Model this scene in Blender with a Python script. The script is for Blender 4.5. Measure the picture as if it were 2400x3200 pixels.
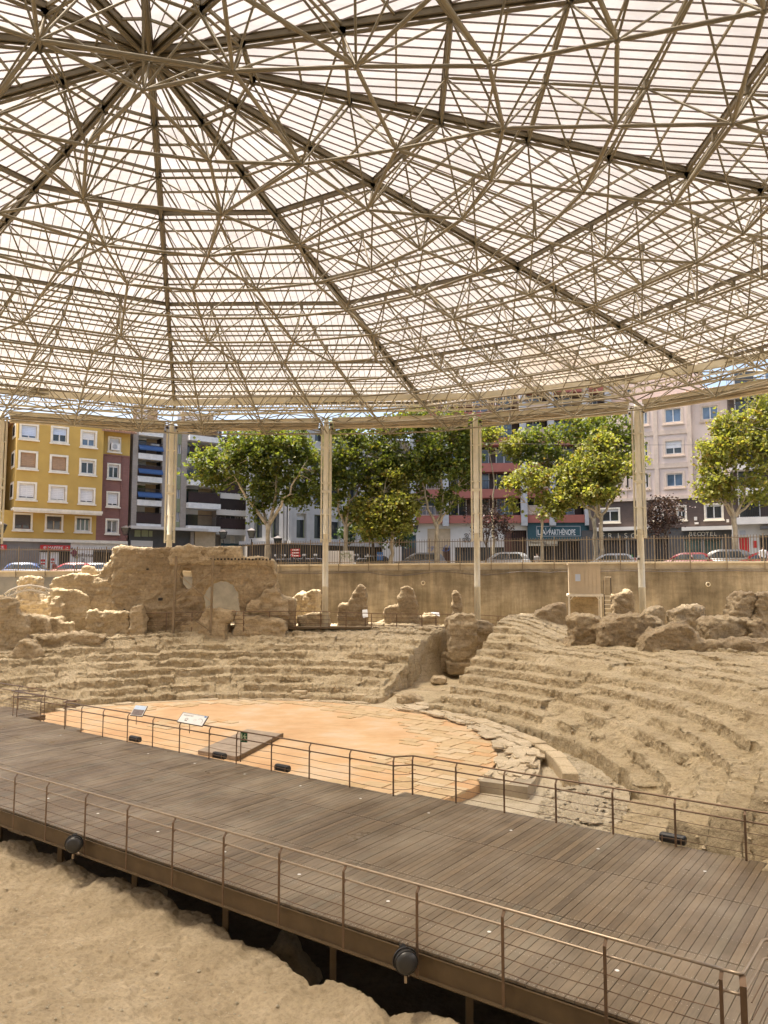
import bpy, bmesh, math, random
import numpy as np
from mathutils import Vector, Matrix
random.seed(7); RNG = np.random.default_rng(7)
SC = bpy.context.scene
for o in list(bpy.data.objects): bpy.data.objects.remove(o)
COL = SC.collection
R = math.radians
PI = math.pi

# ---------------------------------------------------------------- camera
ZC = 5.7; PITCH = R(5.0); FPX = 2400.0
cam = bpy.data.cameras.new('camera'); camo = bpy.data.objects.new('camera', cam); COL.objects.link(camo)
cam.sensor_fit = 'HORIZONTAL'; cam.sensor_width = 36; cam.lens = 36
cam.clip_start = .1; cam.clip_end = 2000
camo.location = (0, 0, ZC); camo.rotation_euler = (R(90) + PITCH, 0, 0)
SC.camera = camo

# ---------------------------------------------------------------- sky, sun, exposure
SUN_AZ = (-.95, .312); SUN_EL = R(73)
W = bpy.data.worlds.new('World'); SC.world = W; W.use_nodes = True
wn = W.node_tree.nodes; wl = W.node_tree.links
sky = wn.new('ShaderNodeTexSky'); sky.sky_type = 'NISHITA'; sky.sun_disc = False
sky.sun_elevation = SUN_EL; sky.sun_rotation = math.atan2(SUN_AZ[0], SUN_AZ[1])
sky.air_density = 1.0; sky.dust_density = 6.0; sky.ozone_density = 1.0
bg = wn['Background']; bg.inputs['Strength'].default_value = .15
wl.new(sky.outputs[0], bg.inputs[0])
sun = bpy.data.lights.new('sun', 'SUN'); sun.energy = 5.0; sun.angle = R(9); sun.color = (1, .94, .84)
suno = bpy.data.objects.new('sun', sun); COL.objects.link(suno)
sd = Vector((SUN_AZ[0] * math.cos(SUN_EL), SUN_AZ[1] * math.cos(SUN_EL), math.sin(SUN_EL)))
suno.rotation_euler = sd.to_track_quat('Z', 'Y').to_euler(); suno.location = (0, 0, 60)
vs = SC.view_settings
vs.view_transform = 'Standard'; vs.look = 'None'; vs.gamma = 1; vs.use_curve_mapping = False
vs.exposure = 1.36
cy = SC.cycles
cy.max_bounces = 8; cy.diffuse_bounces = 5; cy.transmission_bounces = 6; cy.glossy_bounces = 3; cy.transparent_max_bounces = 12
cy.sample_clamp_indirect = 6

# ---------------------------------------------------------------- pixel rays (native photo pixels, 2400 x 3200) used only to survey real positions
_c, _s = math.cos(PITCH), math.sin(PITCH)
def ray(u, v):
    y = (1600 - v) / FPX
    return (u - 1200) / FPX, _c - y * _s, y * _c + _s
def atz(u, v, z):
    x, f, t = ray(u, v); k = (z - ZC) / t
    return x * k, f * k, z
def aty(u, v, Y):
    x, f, t = ray(u, v); k = Y / f
    return x * k, Y, ZC + t * k

# ---------------------------------------------------------------- noise (numpy)
def _h(ix, iy, iz, seed):
    n = (ix * 374761393 + iy * 668265263 + iz * 2147483647 + seed * 974634777) & 0xffffffff
    n = ((n ^ (n >> 13)) * 1274126177) & 0xffffffff
    n = n ^ (n >> 16)
    return (n & 0xffff) / 65535.0
def vnoise(p, seed=0):
    p = np.asarray(p, dtype=np.float64)
    i = np.floor(p).astype(np.int64); f = p - i; u = f * f * (3 - 2 * f)
    r = 0
    for dx in (0, 1):
        for dy in (0, 1):
            for dz in (0, 1):
                w = (u[:, 0] if dx else 1 - u[:, 0]) * (u[:, 1] if dy else 1 - u[:, 1]) * (u[:, 2] if dz else 1 - u[:, 2])
                r = r + w * _h(i[:, 0] + dx, i[:, 1] + dy, i[:, 2] + dz, seed)
    return r * 2 - 1
def fbm(p, freq, octv=4, seed=0, gain=.5, lac=2.03):
    p = np.asarray(p, dtype=np.float64) * freq; a = 1; t = 0; n = 0
    for o in range(octv):
        t = t + a * vnoise(p, seed + o * 17); n += a; a *= gain; p = p * lac + 3.7
    return t / n
def xyz(x, y, z=None):
    x = np.ravel(x); y = np.ravel(y)
    return np.stack([x, y, np.zeros_like(x) if z is None else np.ravel(z)], 1)
def sstep(a, b, x):
    t = np.clip((x - a) / (b - a), 0, 1); return t * t * (3 - 2 * t)

# ---------------------------------------------------------------- mesh builder
class MB:
    def __init__(s): s.v = []; s.f = []
    def add(s, vs, fs):
        n = len(s.v); s.v.extend([tuple(map(float, q)) for q in vs]); s.f.extend([tuple(i + n for i in f) for f in fs]); return s
    def box(s, a, b):
        x0, y0, z0 = a; x1, y1, z1 = b
        return s.add([(x0, y0, z0), (x1, y0, z0), (x1, y1, z0), (x0, y1, z0), (x0, y0, z1), (x1, y0, z1), (x1, y1, z1), (x0, y1, z1)],
                     [(0, 3, 2, 1), (4, 5, 6, 7), (0, 1, 5, 4), (1, 2, 6, 5), (2, 3, 7, 6), (3, 0, 4, 7)])
    def obox(s, c, ax, hx, ay, hy, az, hz):
        c = np.array(c, float); ax = np.array(ax, float) * hx; ay = np.array(ay, float) * hy; az = np.array(az, float) * hz
        P = [c + i * ax + j * ay + k * az for k in (-1, 1) for j, i in ((-1, -1), (-1, 1), (1, 1), (1, -1))]
        return s.add(P, [(0, 3, 2, 1), (4, 5, 6, 7), (0, 1, 5, 4), (1, 2, 6, 5), (2, 3, 7, 6), (3, 0, 4, 7)])
    def bar(s, p, q, w, h, up=(0, 0, 1)):           # rectangular bar from p to q, w wide, h high
        p = np.array(p, float); q = np.array(q, float); d = q - p; L = np.linalg.norm(d)
        if L < 1e-6: return s
        d /= L; u = np.array(up, float)
        x = np.cross(d, u); nx = np.linalg.norm(x)
        if nx < 1e-4: x = np.cross(d, (1, 0, 0)); nx = np.linalg.norm(x)
        x /= nx; z = np.cross(x, d)
        return s.obox((p + q) / 2, d, L / 2, x, w / 2, z, h / 2)
    def tube(s, p, q, r, n=6, r2=None, caps=True):
        p = np.array(p, float); q = np.array(q, float); d = q - p; L = np.linalg.norm(d)
        if L < 1e-6: return s
        d /= L; a = np.array((0, 0, 1.)) if abs(d[2]) < .9 else np.array((1., 0, 0))
        x = np.cross(d, a); x /= np.linalg.norm(x); y = np.cross(d, x)
        r2 = r if r2 is None else r2
        V = []
        for e, rr in ((p, r), (q, r2)):
            for k in range(n):
                t = 2 * PI * k / n; V.append(e + (x * math.cos(t) + y * math.sin(t)) * rr)
        F = [(k, (k + 1) % n, n + (k + 1) % n, n + k) for k in range(n)]
        if caps: F += [tuple(range(n - 1, -1, -1)), tuple(range(n, 2 * n))]
        return s.add(V, F)
    def path(s, pts, r, n=6):
        P = [np.array(p, float) for p in pts]; m = len(P)
        rr = r if hasattr(r, '__len__') else [r] * m
        V = []; x = None
        for i in range(m):
            d = P[min(i + 1, m - 1)] - P[max(i - 1, 0)]; d /= (np.linalg.norm(d) + 1e-9)
            if x is None:
                a = np.array((0, 0, 1.)) if abs(d[2]) < .9 else np.array((1., 0, 0)); x = np.cross(d, a)
            x = x - d * np.dot(x, d); x /= (np.linalg.norm(x) + 1e-9); y = np.cross(d, x)
            for k in range(n):
                t = 2 * PI * k / n; V.append(P[i] + (x * math.cos(t) + y * math.sin(t)) * rr[i])
        F = [(i * n + k, i * n + (k + 1) % n, (i + 1) * n + (k + 1) % n, (i + 1) * n + k) for i in range(m - 1) for k in range(n)]
        F += [tuple(range(n - 1, -1, -1)), tuple(range((m - 1) * n, m * n))]
        return s.add(V, F)
    def prism(s, poly, z0, z1):                      # poly: xy points; z0,z1 numbers
        n = len(poly)
        V = [(x, y, z0) for x, y in poly] + [(x, y, z1) for x, y in poly]
        return s.add(V, [tuple(range(n - 1, -1, -1)), tuple(range(n, 2 * n))] + [(k, (k + 1) % n, n + (k + 1) % n, n + k) for k in range(n)])
    def lathe(s, c, prof, n=16):                     # prof: (r, z) list, about vertical axis through c
        V = []; m = len(prof)
        for r, z in prof:
            for k in range(n):
                t = 2 * PI * k / n; V.append((c[0] + r * math.cos(t), c[1] + r * math.sin(t), c[2] + z))
        F = [(i * n + k, i * n + (k + 1) % n, (i + 1) * n + (k + 1) % n, (i + 1) * n + k) for i in range(m - 1) for k in range(n)]
        F += [tuple(range(n - 1, -1, -1)), tuple(range((m - 1) * n, m * n))]
        return s.add(V, F)
    def ball(s, c, r, n=6, m=4):
        return s.lathe(c, [(r * math.sin(PI * (i + .15) / (m + .3)), -r * math.cos(PI * (i + .15) / (m + .3))) for i in range(m + 1)], n)

def mesh_np(name, V, F, smooth=False):
    me = bpy.data.meshes.new(name)
    V = np.asarray(V, dtype=np.float32)
    if isinstance(F, np.ndarray):
        k = F.shape[1]
        me.vertices.add(len(V)); me.vertices.foreach_set('co', V.ravel())
        me.loops.add(F.size); me.loops.foreach_set('vertex_index', F.ravel().astype(np.int32))
        me.polygons.add(len(F)); me.polygons.foreach_set('loop_start', np.arange(0, F.size, k, dtype=np.int32))
        me.update(calc_edges=True)
    else:
        me.from_pydata([tuple(map(float, q)) for q in V], [], F); me.update()
    if smooth: me.polygons.foreach_set('use_smooth', np.ones(len(me.polygons), dtype=bool))
    return me

def props(o, label=None, cat=None, group=None, kind=None):
    if label: o['label'] = label
    if cat: o['category'] = cat
    if group: o['group'] = group
    if kind: o['kind'] = kind
    return o
def empty(name, loc, rz=0, label=None, cat=None, group=None, kind=None):
    o = bpy.data.objects.new(name, None); COL.objects.link(o); o.empty_display_size = .3
    o.location = loc; o.rotation_euler = (0, 0, rz)
    return props(o, label, cat, group, kind)
def world_of(o):
    m = o.matrix_basis.copy()
    if o.parent: m = world_of(o.parent) @ o.matrix_parent_inverse @ m
    return m
def link(name, me, mat, parent=None, local=False):
    o = bpy.data.objects.new(name, me); COL.objects.link(o)
    if mat is not None and len(me.materials) == 0: me.materials.append(mat)
    if parent is not None:
        o.parent = parent
        if not local: o.matrix_parent_inverse = world_of(parent).inverted()
    return o
def build(name, mb, mat, parent=None, local=False, smooth=False, label=None, cat=None, group=None, kind=None):
    V = np.array(mb.v, dtype=np.float64); F = mb.f
    loc = None
    if parent is None:                               # origin at the base of the thing
        lo = V.min(0); hi = V.max(0); loc = np.array([(lo[0] + hi[0]) / 2, (lo[1] + hi[1]) / 2, lo[2]]); V = V - loc
    me = mesh_np(name, V, F, smooth)
    o = link(name, me, mat, parent, local)
    if loc is not None: o.location = loc
    return props(o, label, cat, group, kind)
def copy_tree(o, parent=None):
    c = o.copy(); COL.objects.link(c)
    if parent is not None: c.parent = parent; c.matrix_parent_inverse = o.matrix_parent_inverse.copy()
    for ch in list(o.children): copy_tree(ch, c)
    return c

# ---------------------------------------------------------------- materials
def new_mat(name):
    m = bpy.data.materials.new(name); m.use_nodes = True
    nt = m.node_tree; b = nt.nodes['Principled BSDF']
    return m, nt, b
def N(nt, t, **kw):
    n = nt.nodes.new(t)
    for k, v in kw.items(): setattr(n, k, v)
    return n
def pos(nt, obj=False):
    if obj:
        return N(nt, 'ShaderNodeTexCoord').outputs['Object']
    return N(nt, 'ShaderNodeNewGeometry').outputs['Position']
def noise(nt, vec, scale, detail=4, rough=.6, stretch=None):
    if stretch is not None:
        mp = N(nt, 'ShaderNodeMapping'); mp.inputs['Scale'].default_value = stretch; nt.links.new(vec, mp.inputs['Vector']); vec = mp.outputs[0]
    n = N(nt, 'ShaderNodeTexNoise'); n.inputs['Scale'].default_value = scale; n.inputs['Detail'].default_value = detail; n.inputs['Roughness'].default_value = rough
    nt.links.new(vec, n.inputs['Vector']); return n.outputs['Fac']
def ramp(nt, fac, stops):
    r = N(nt, 'ShaderNodeValToRGB'); nt.links.new(fac, r.inputs['Fac'])
    el = r.color_ramp.elements
    while len(el) < len(stops): el.new(.5)
    for e, (p, c) in zip(el, stops): e.position = p; e.color = (*c, 1) if len(c) == 3 else c
    return r.outputs['Color']
def mix(nt, fac, a, b, mode='MIX'):
    m = N(nt, 'ShaderNodeMixRGB', blend_type=mode)
    for i, x in ((0, fac), (1, a), (2, b)):
        if isinstance(x, (int, float)): m.inputs[i].default_value = x if i == 0 else (x, x, x, 1)
        elif isinstance(x, tuple): m.inputs[i].default_value = (*x, 1)
        else: nt.links.new(x, m.inputs[i])
    return m.outputs[0]
def bump(nt, b, h, strength=.5, dist=.05):
    bp = N(nt, 'ShaderNodeBump'); bp.inputs['Strength'].default_value = strength; bp.inputs['Distance'].default_value = dist
    nt.links.new(h, bp.inputs['Height']); nt.links.new(bp.outputs[0], b.inputs['Normal'])
def M_plain(name, col, rough=.6, metal=0, var=.12, scale=3., grain=None, obj=False):
    m, nt, b = new_mat(name)
    v = pos(nt, obj)
    n = noise(nt, v, scale, 5, .65)
    lo = tuple(c * (1 - var) for c in col); hi = tuple(min(1, c * (1 + var)) for c in col)
    c = ramp(nt, n, [(.3, lo), (.7, hi)])
    nt.links.new(c, b.inputs['Base Color'])
    b.inputs['Roughness'].default_value = rough; b.inputs['Metallic'].default_value = metal
    if grain: bump(nt, b, noise(nt, v, grain[0], 4, .7), grain[1], grain[2])
    return m
def M_stone(name, dark, mid, light, scale=.8, strata=True, bstr=.7, bdist=.06, fine=9., pebbles=True):
    m, nt, b = new_mat(name)
    v = pos(nt)
    n1 = noise(nt, v, scale, 6, .65)
    c = ramp(nt, n1, [(.25, dark), (.5, mid), (.75, light)])
    n2 = noise(nt, v, fine, 6, .75)
    c = mix(nt, .6, c, ramp(nt, n2, [(.28, (.42, .39, .35)), (.50, (1, 1, 1)), (.75, (1.3, 1.27, 1.2))]), 'MULTIPLY')
    if strata:
        n3 = noise(nt, v, 1.6, 5, .7, (.5, .5, 5.))
        c = mix(nt, .5, c, ramp(nt, n3, [(.3, (.55, .52, .47)), (.52, (1, 1, 1)), (.8, (1.2, 1.17, 1.1))]), 'MULTIPLY')
    nt.links.new(c, b.inputs['Base Color']); b.inputs['Roughness'].default_value = .95
    b.inputs['Specular IOR Level'].default_value = .15
    h = mix(nt, .5, n2, noise(nt, v, fine * 3.3, 4, .7))
    if pebbles:
        vo = N(nt, 'ShaderNodeTexVoronoi'); vo.inputs['Scale'].default_value = 7.5; nt.links.new(v, vo.inputs['Vector'])
        h = mix(nt, .3, h, vo.outputs['Distance'])
    bump(nt, b, h, bstr, bdist)
    return m

MAT = {}
MAT['earth'] = M_stone('earth', (.41, .325, .205), (.53, .435, .285), (.62, .52, .36), .5, True, 1., .12)
MAT['mound'] = M_stone('mound', (.34, .27, .175), (.44, .355, .235), (.54, .445, .31), .9, False, 1., .05, 14.)
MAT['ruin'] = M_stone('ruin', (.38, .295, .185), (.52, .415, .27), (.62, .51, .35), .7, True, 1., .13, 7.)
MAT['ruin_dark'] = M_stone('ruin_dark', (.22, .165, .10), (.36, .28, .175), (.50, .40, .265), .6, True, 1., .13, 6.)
MAT['gravelbed'] = M_stone('gravelbed', (.40, .34, .24), (.52, .45, .33), (.62, .55, .43), 2., False, .9, .05, 22.)
MAT['slab'] = M_stone('slab', (.43, .355, .245), (.56, .47, .335), (.66, .57, .42), 1.5, True, .6, .03, 12., False)
MAT['kerb'] = M_stone('kerb', (.44, .35, .23), (.54, .44, .295), (.60, .50, .35), 1.5, False, .4, .02, 15., False)
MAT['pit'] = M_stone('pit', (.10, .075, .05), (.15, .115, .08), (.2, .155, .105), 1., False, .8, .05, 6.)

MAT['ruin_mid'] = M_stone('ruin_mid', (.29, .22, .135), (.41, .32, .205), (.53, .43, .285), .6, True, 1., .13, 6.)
def m_orange():
    m, nt, b = new_mat('orchestra_mortar'); v = pos(nt)
    c = ramp(nt, noise(nt, v, .5, 6, .6), [(.30, (.57, .34, .17)), (.5, (.64, .425, .23)), (.70, (.66, .52, .36))])
    c = mix(nt, .35, c, ramp(nt, noise(nt, v, 2.2, 6, .7, (.5, 2., 1)), [(.32, (.70, .70, .70)), (.66, (1.15, 1.15, 1.15))]), 'MULTIPLY')
    nt.links.new(c, b.inputs['Base Color']); b.inputs['Roughness'].default_value = .85
    bump(nt, b, noise(nt, v, 12, 4, .7), .25, .02); return m
MAT['orange'] = m_orange()
def m_tile():
    m, nt, b = new_mat('paving_stone'); v = pos(nt)
    oi = N(nt, 'ShaderNodeObjectInfo')
    c = ramp(nt, oi.outputs['Random'], [(0, (.54, .38, .20)), (.3, (.61, .46, .27)), (.55, (.57, .42, .24)), (.75, (.65, .52, .34)), (1, (.60, .38, .19))])
    c = mix(nt, .7, c, ramp(nt, noise(nt, v, 4, 6, .7), [(.3, (.78, .76, .72)), (.7, (1.1, 1.1, 1.1))]), 'MULTIPLY')
    nt.links.new(c, b.inputs['Base Color']); b.inputs['Roughness'].default_value = .8
    bump(nt, b, noise(nt, v, 18, 4, .7), .3, .02); return m
MAT['tile'] = m_tile()
def m_wood():
    m, nt, b = new_mat('deck_timber'); v = pos(nt)
    oi = N(nt, 'ShaderNodeObjectInfo')
    mp = N(nt, 'ShaderNodeMapping'); mp.inputs['Rotation'].default_value = (0, 0, R(36)); nt.links.new(v, mp.inputs['Vector'])
    # plank id from position across the boards so that joined planks differ too
    sx = N(nt, 'ShaderNodeSeparateXYZ'); nt.links.new(mp.outputs[0], sx.inputs[0])
    dv = N(nt, 'ShaderNodeMath', operation='DIVIDE'); nt.links.new(sx.outputs[0], dv.inputs[0]); dv.inputs[1].default_value = .145
    fl = N(nt, 'ShaderNodeMath', operation='FLOOR'); nt.links.new(dv.outputs[0], fl.inputs[0])
    d2 = N(nt, 'ShaderNodeMath', operation='SUBTRACT'); nt.links.new(sx.outputs[1], d2.inputs[0]); d2.inputs[1].default_value = 10.36
    d3 = N(nt, 'ShaderNodeMath', operation='DIVIDE'); nt.links.new(d2.outputs[0], d3.inputs[0]); d3.inputs[1].default_value = 2.38
    f2 = N(nt, 'ShaderNodeMath', operation='FLOOR'); nt.links.new(d3.outputs[0], f2.inputs[0])
    cb = N(nt, 'ShaderNodeCombineXYZ'); nt.links.new(fl.outputs[0], cb.inputs[0]); nt.links.new(f2.outputs[0], cb.inputs[1])
    wn_ = N(nt, 'ShaderNodeTexWhiteNoise', noise_dimensions='3D'); nt.links.new(cb.outputs[0], wn_.inputs['Vector'])
    c = ramp(nt, wn_.outputs['Value'], [(0, (.115, .084, .052)), (.25, (.165, .12, .073)), (.5, (.14, .106, .068)), (.75, (.20, .145, .088)), (1, (.15, .126, .086))])
    g = noise(nt, mp.outputs[0], 6, 6, .7, (6., .35, 1))
    c = mix(nt, .8, c, ramp(nt, g, [(.3, (.66, .66, .66)), (.5, (1, 1, 1)), (.75, (1.3, 1.3, 1.3))]), 'MULTIPLY')
    w = noise(nt, v, .45, 5, .6)
    c = mix(nt, ramp(nt, w, [(.42, (0, 0, 0)), (.72, (.6, .6, .6))]), c, (.36, .30, .22))
    nt.links.new(c, b.inputs['Base Color'])
    nt.links.new(ramp(nt, noise(nt, v, 1.1, 4, .6), [(.3, (.26, .26, .26)), (.7, (.52, .52, .52))]), b.inputs['Roughness'])
    b.inputs['Specular IOR Level'].default_value = .45
    bump(nt, b, g, .25, .01); return m
MAT['wood'] = m_wood()
MAT['wood_pale'] = M_plain('weathered_plank', (.36, .29, .22), .75, 0, .2, 2.5, (25, .3, .01))
MAT['screw'] = M_plain('screw_head', (.62, .58, .5), .45, .3)
MAT['decklight'] = M_plain('deck_light_lens', (.85, .85, .83), .3)
MAT['rail'] = M_plain('rail_steel', (.19, .125, .08), .38, .55, .15, 6)
MAT['rail_light'] = M_plain('rail_tube', (.42, .335, .245), .34, .65, .1, 6)
MAT['fascia'] = M_plain('fascia_steel', (.14, .095, .048), .6, .15, .2, 2, (20, .2, .01))
MAT['blackplastic'] = M_plain('black_plastic', (.018, .018, .018), .42, 0, .2, 5)
MAT['darkgrey'] = M_plain('dark_grey_plastic', (.045, .043, .04), .38)
MAT['steel'] = M_plain('roof_steel', (.25, .212, .14), .5, .12, .12, 1.5)
MAT['steel_dark'] = M_plain('ridge_steel', (.205, .17, .11), .55, .1, .12, 1.5)
MAT['cream'] = M_plain('cream_paint', (.69, .635, .49), .45, 0, .1, 1.3, (30, .08, .005))
MAT['fabric'] = M_plain('blind_fabric', (.47, .39, .27), .9, 0, .14, 2.5, (40, .15, .005))
def m_sheet():
    m = bpy.data.materials.new('roof_sheet'); m.use_nodes = True; nt = m.node_tree
    for n in list(nt.nodes): nt.nodes.remove(n)
    out = N(nt, 'ShaderNodeOutputMaterial'); v = pos(nt)
    c = ramp(nt, noise(nt, v, .55, 5, .65, (1, 1, 1)), [(.3, (.71, .64, .545)), (.6, (.86, .80, .72))])
    st = noise(nt, v, 1.2, 4, .6, (.35, 1.4, 1))
    c = mix(nt, .6, c, ramp(nt, st, [(.35, (.80, .77, .72)), (.62, (1.03, 1.03, 1.03))]), 'MULTIPLY')
    tr = N(nt, 'ShaderNodeBsdfTranslucent'); df = N(nt, 'ShaderNodeBsdfDiffuse'); mx = N(nt, 'ShaderNodeMixShader')
    nt.links.new(c, tr.inputs['Color']); nt.links.new(c, df.inputs['Color']); mx.inputs[0].default_value = .175
    nt.links.new(df.outputs[0], mx.inputs[1]); nt.links.new(tr.outputs[0], mx.inputs[2])
    tp = N(nt, 'ShaderNodeBsdfTransparent'); tp.inputs['Color'].default_value = (1, .95, .87, 1); m2 = N(nt, 'ShaderNodeMixShader'); m2.inputs[0].default_value = .22
    nt.links.new(mx.outputs[0], m2.inputs[1]); nt.links.new(tp.outputs[0], m2.inputs[2]); nt.links.new(m2.outputs[0], out.inputs['Surface'])
    return m
MAT['sheet'] = m_sheet()
MAT['joint'] = M_plain('joint_bar', (.22, .17, .15), .6)
def m_glass(name, col, rough=.06):
    m, nt, b = new_mat(name); v = pos(nt)
    nt.links.new(ramp(nt, noise(nt, v, .8, 3, .6), [(.35, tuple(c * .5 for c in col)), (.65, col)]), b.inputs['Base Color'])
    b.inputs['Roughness'].default_value = rough; b.inputs['Specular IOR Level'].default_value = .8
    return m
MAT['glass'] = m_glass('window_glass', (.05, .06, .065)); MAT['glass_blue'] = m_glass('window_glass_blue', (.16, .24, .34), .1)
MAT['lantern'] = m_glass('lantern_glass', (.05, .055, .045), .2); MAT['glass_green'] = m_glass('window_glass_green', (.10, .17, .15), .1)
def m_concrete():
    m, nt, b = new_mat('retaining_concrete'); v = pos(nt)
    c = ramp(nt, noise(nt, v, .35, 6, .65), [(.34, (.135, .105, .062)), (.5, (.235, .187, .118)), (.68, (.38, .315, .215))])
    s = noise(nt, v, 2.2, 5, .7, (1.2, 1.2, .12))
    c = mix(nt, .55, c, ramp(nt, s, [(.38, (.66, .63, .57)), (.52, (1, 1, 1)), (.68, (1.5, 1.47, 1.4))]), 'MULTIPLY')
    s2 = noise(nt, v, 1.1, 5, .7, (.5, .5, 3.))
    c = mix(nt, .5, c, ramp(nt, s2, [(.35, (.72, .7, .65)), (.6, (1.05, 1.05, 1.05))]), 'MULTIPLY')
    nt.links.new(c, b.inputs['Base Color']); b.inputs['Roughness'].default_value = .9
    bump(nt, b, noise(nt, v, 9, 5, .7), .5, .03); return m
MAT['concrete'] = m_concrete()
MAT['concrete_pale'] = M_plain('pale_concrete', (.19, .175, .145), .9, 0, .3, 1.1, (9, .4, .02))
MAT['coping'] = M_plain('coping_stone', (.55, .47, .33), .85, 0, .12, 2, (20, .3, .01))
MAT['plinth'] = M_plain('parapet_concrete', (.38, .32, .23), .9, 0, .25, 1.2, (15, .3, .02))
MAT['fence'] = M_plain('fence_steel', (.18, .135, .085), .6, .2)
MAT['ochre'] = M_plain('ochre_render', (.50, .325, .085), .9, 0, .08, .7, (25, .15, .01))
def m_brick(name, a, b_, mortar, scale=1., w=.26, h=.08):
    m, nt, b = new_mat(name); tc = pos(nt, True)
    mp = N(nt, 'ShaderNodeMapping'); mp.inputs['Rotation'].default_value = (R(90), 0, 0); nt.links.new(tc, mp.inputs['Vector'])
    br = N(nt, 'ShaderNodeTexBrick'); nt.links.new(mp.outputs[0], br.inputs['Vector'])
    br.inputs['Color1'].default_value = (*a, 1); br.inputs['Color2'].default_value = (*b_, 1); br.inputs['Mortar'].default_value = (*mortar, 1)
    br.inputs['Scale'].default_value = scale; br.inputs['Brick Width'].default_value = w; br.inputs['Row Height'].default_value = h; br.inputs['Mortar Size'].default_value = .012
    c = mix(nt, .5, br.outputs['Color'], ramp(nt, noise(nt, tc, 1.1, 4, .6), [(.3, (.8, .8, .8)), (.7, (1.1, 1.1, 1.1))]), 'MULTIPLY')
    nt.links.new(c, b.inputs['Base Color']); b.inputs['Roughness'].default_value = .9; return m
MAT['brick_red'] = m_brick('red_brick', (.22, .095, .075), (.26, .12, .095), (.21, .12, .1))
MAT['brick_grey'] = m_brick('grey_brick', (.33, .28, .235), (.40, .34, .285), (.30, .27, .24))
MAT['brick_dark'] = m_brick('dark_brick', (.085, .055, .042), (.11, .07, .055), (.1, .085, .075))
MAT['white'] = M_plain('white_paint', (.72, .70, .66), .6); MAT['trim'] = M_plain('cream_trim', (.74, .67, .54), .7)
MAT['offwhite'] = M_plain('off_white_render', (.60, .56, .50), .85, 0, .1, .8)
MAT['blind_white'] = M_plain('white_blind', (.72, .71, .70), .6, 0, .05, 4); MAT['blind_blue'] = M_plain('blue_white_blind', (.55, .63, .78), .6, 0, .05, 4)
MAT['blind_tan'] = M_plain('tan_blind', (.38, .24, .14), .7); MAT['blind_dark'] = M_plain('dark_blind', (.075, .06, .05), .6)
MAT['blue_awning'] = M_plain('blue_awning', (.035, .085, .20), .8); MAT['iron'] = M_plain('dark_iron', (.045, .032, .028), .55, .3)
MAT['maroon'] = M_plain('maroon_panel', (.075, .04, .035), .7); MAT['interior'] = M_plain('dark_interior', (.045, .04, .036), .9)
MAT['slate'] = M_plain('dark_shopfront', (.07, .066, .062), .6, 0, .2, 1.5); MAT['grey_stone'] = M_plain('grey_stone_cladding', (.20, .185, .17), .7, 0, .2, 1.2)
MAT['pale_stone'] = M_plain('pale_stone', (.45, .43, .40), .8, 0, .12, .6, (10, .2, .02)); MAT['green_panel'] = M_plain('olive_panel', (.27, .29, .17), .8)
MAT['redband'] = M_plain('red_band', (.34, .115, .085), .8, 0, .1, 1.); MAT['pink'] = M_plain('pink_render', (.63, .52, .45), .9, 0, .06, .5)
MAT['pinktrim'] = M_plain('pink_beige_trim', (.56, .45, .36), .9); MAT['teal'] = M_plain('teal_fascia', (.025, .075, .09), .6)
MAT['signred'] = M_plain('sign_red', (.55, .02, .025), .4); MAT['signwhite'] = M_plain('sign_white', (.82, .8, .76), .5)
MAT['signblue'] = M_plain('sign_blue', (.02, .14, .42), .5); MAT['exitgreen'] = M_plain('exit_green', (.015, .10, .04), .5); MAT['exitglow'] = M_plain('exit_pale', (.62, .72, .45), .5)
MAT['tilered'] = M_plain('roof_tile', (.30, .17, .11), .85, 0, .25, 4)
MAT['bark'] = M_plain('plane_bark', (.40, .33, .22), .9, 0, .3, 2.5, (8, .6, .03)); MAT['bark_dark'] = M_plain('dark_bark', (.10, .075, .055), .9, 0, .3, 4)
MAT['asphalt'] = M_plain('asphalt', (.055, .053, .05), .9, 0, .2, 1); MAT['paving'] = M_plain('pavement', (.33, .30, .26), .9, 0, .15, 1.5)
MAT['booth'] = M_plain('booth_paint', (.52, .42, .29), .7, 0, .1, 1.2); MAT['brown_door'] = M_plain('brown_door', (.11, .045, .03), .5)
MAT['tyre'] = M_plain('tyre', (.02, .02, .02), .8); MAT['rim'] = M_plain('rim', (.45, .45, .45), .3, .8)
MAT['panelboard'] = M_plain('board_face', (.74, .74, .72), .4, 0, .04, 6); MAT['ink'] = M_plain('ink', (.10, .09, .085), .7); MAT['inkgrey'] = M_plain('grey_ink', (.42, .42, .42), .7)
MAT['photo_sky'] = M_plain('printed_sky', (.5, .62, .78), .4); MAT['photo_dark'] = M_plain('printed_brown', (.16, .12, .10), .4, 0, .4, 9)
MAT['oak'] = M_plain('oak_board', (.42, .31, .19), .7); MAT['ply'] = M_plain('ply_panel', (.50, .38, .24), .8)
MAT['purple_sign'] = M_plain('logo_purple', (.19, .03, .06), .6)
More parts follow.
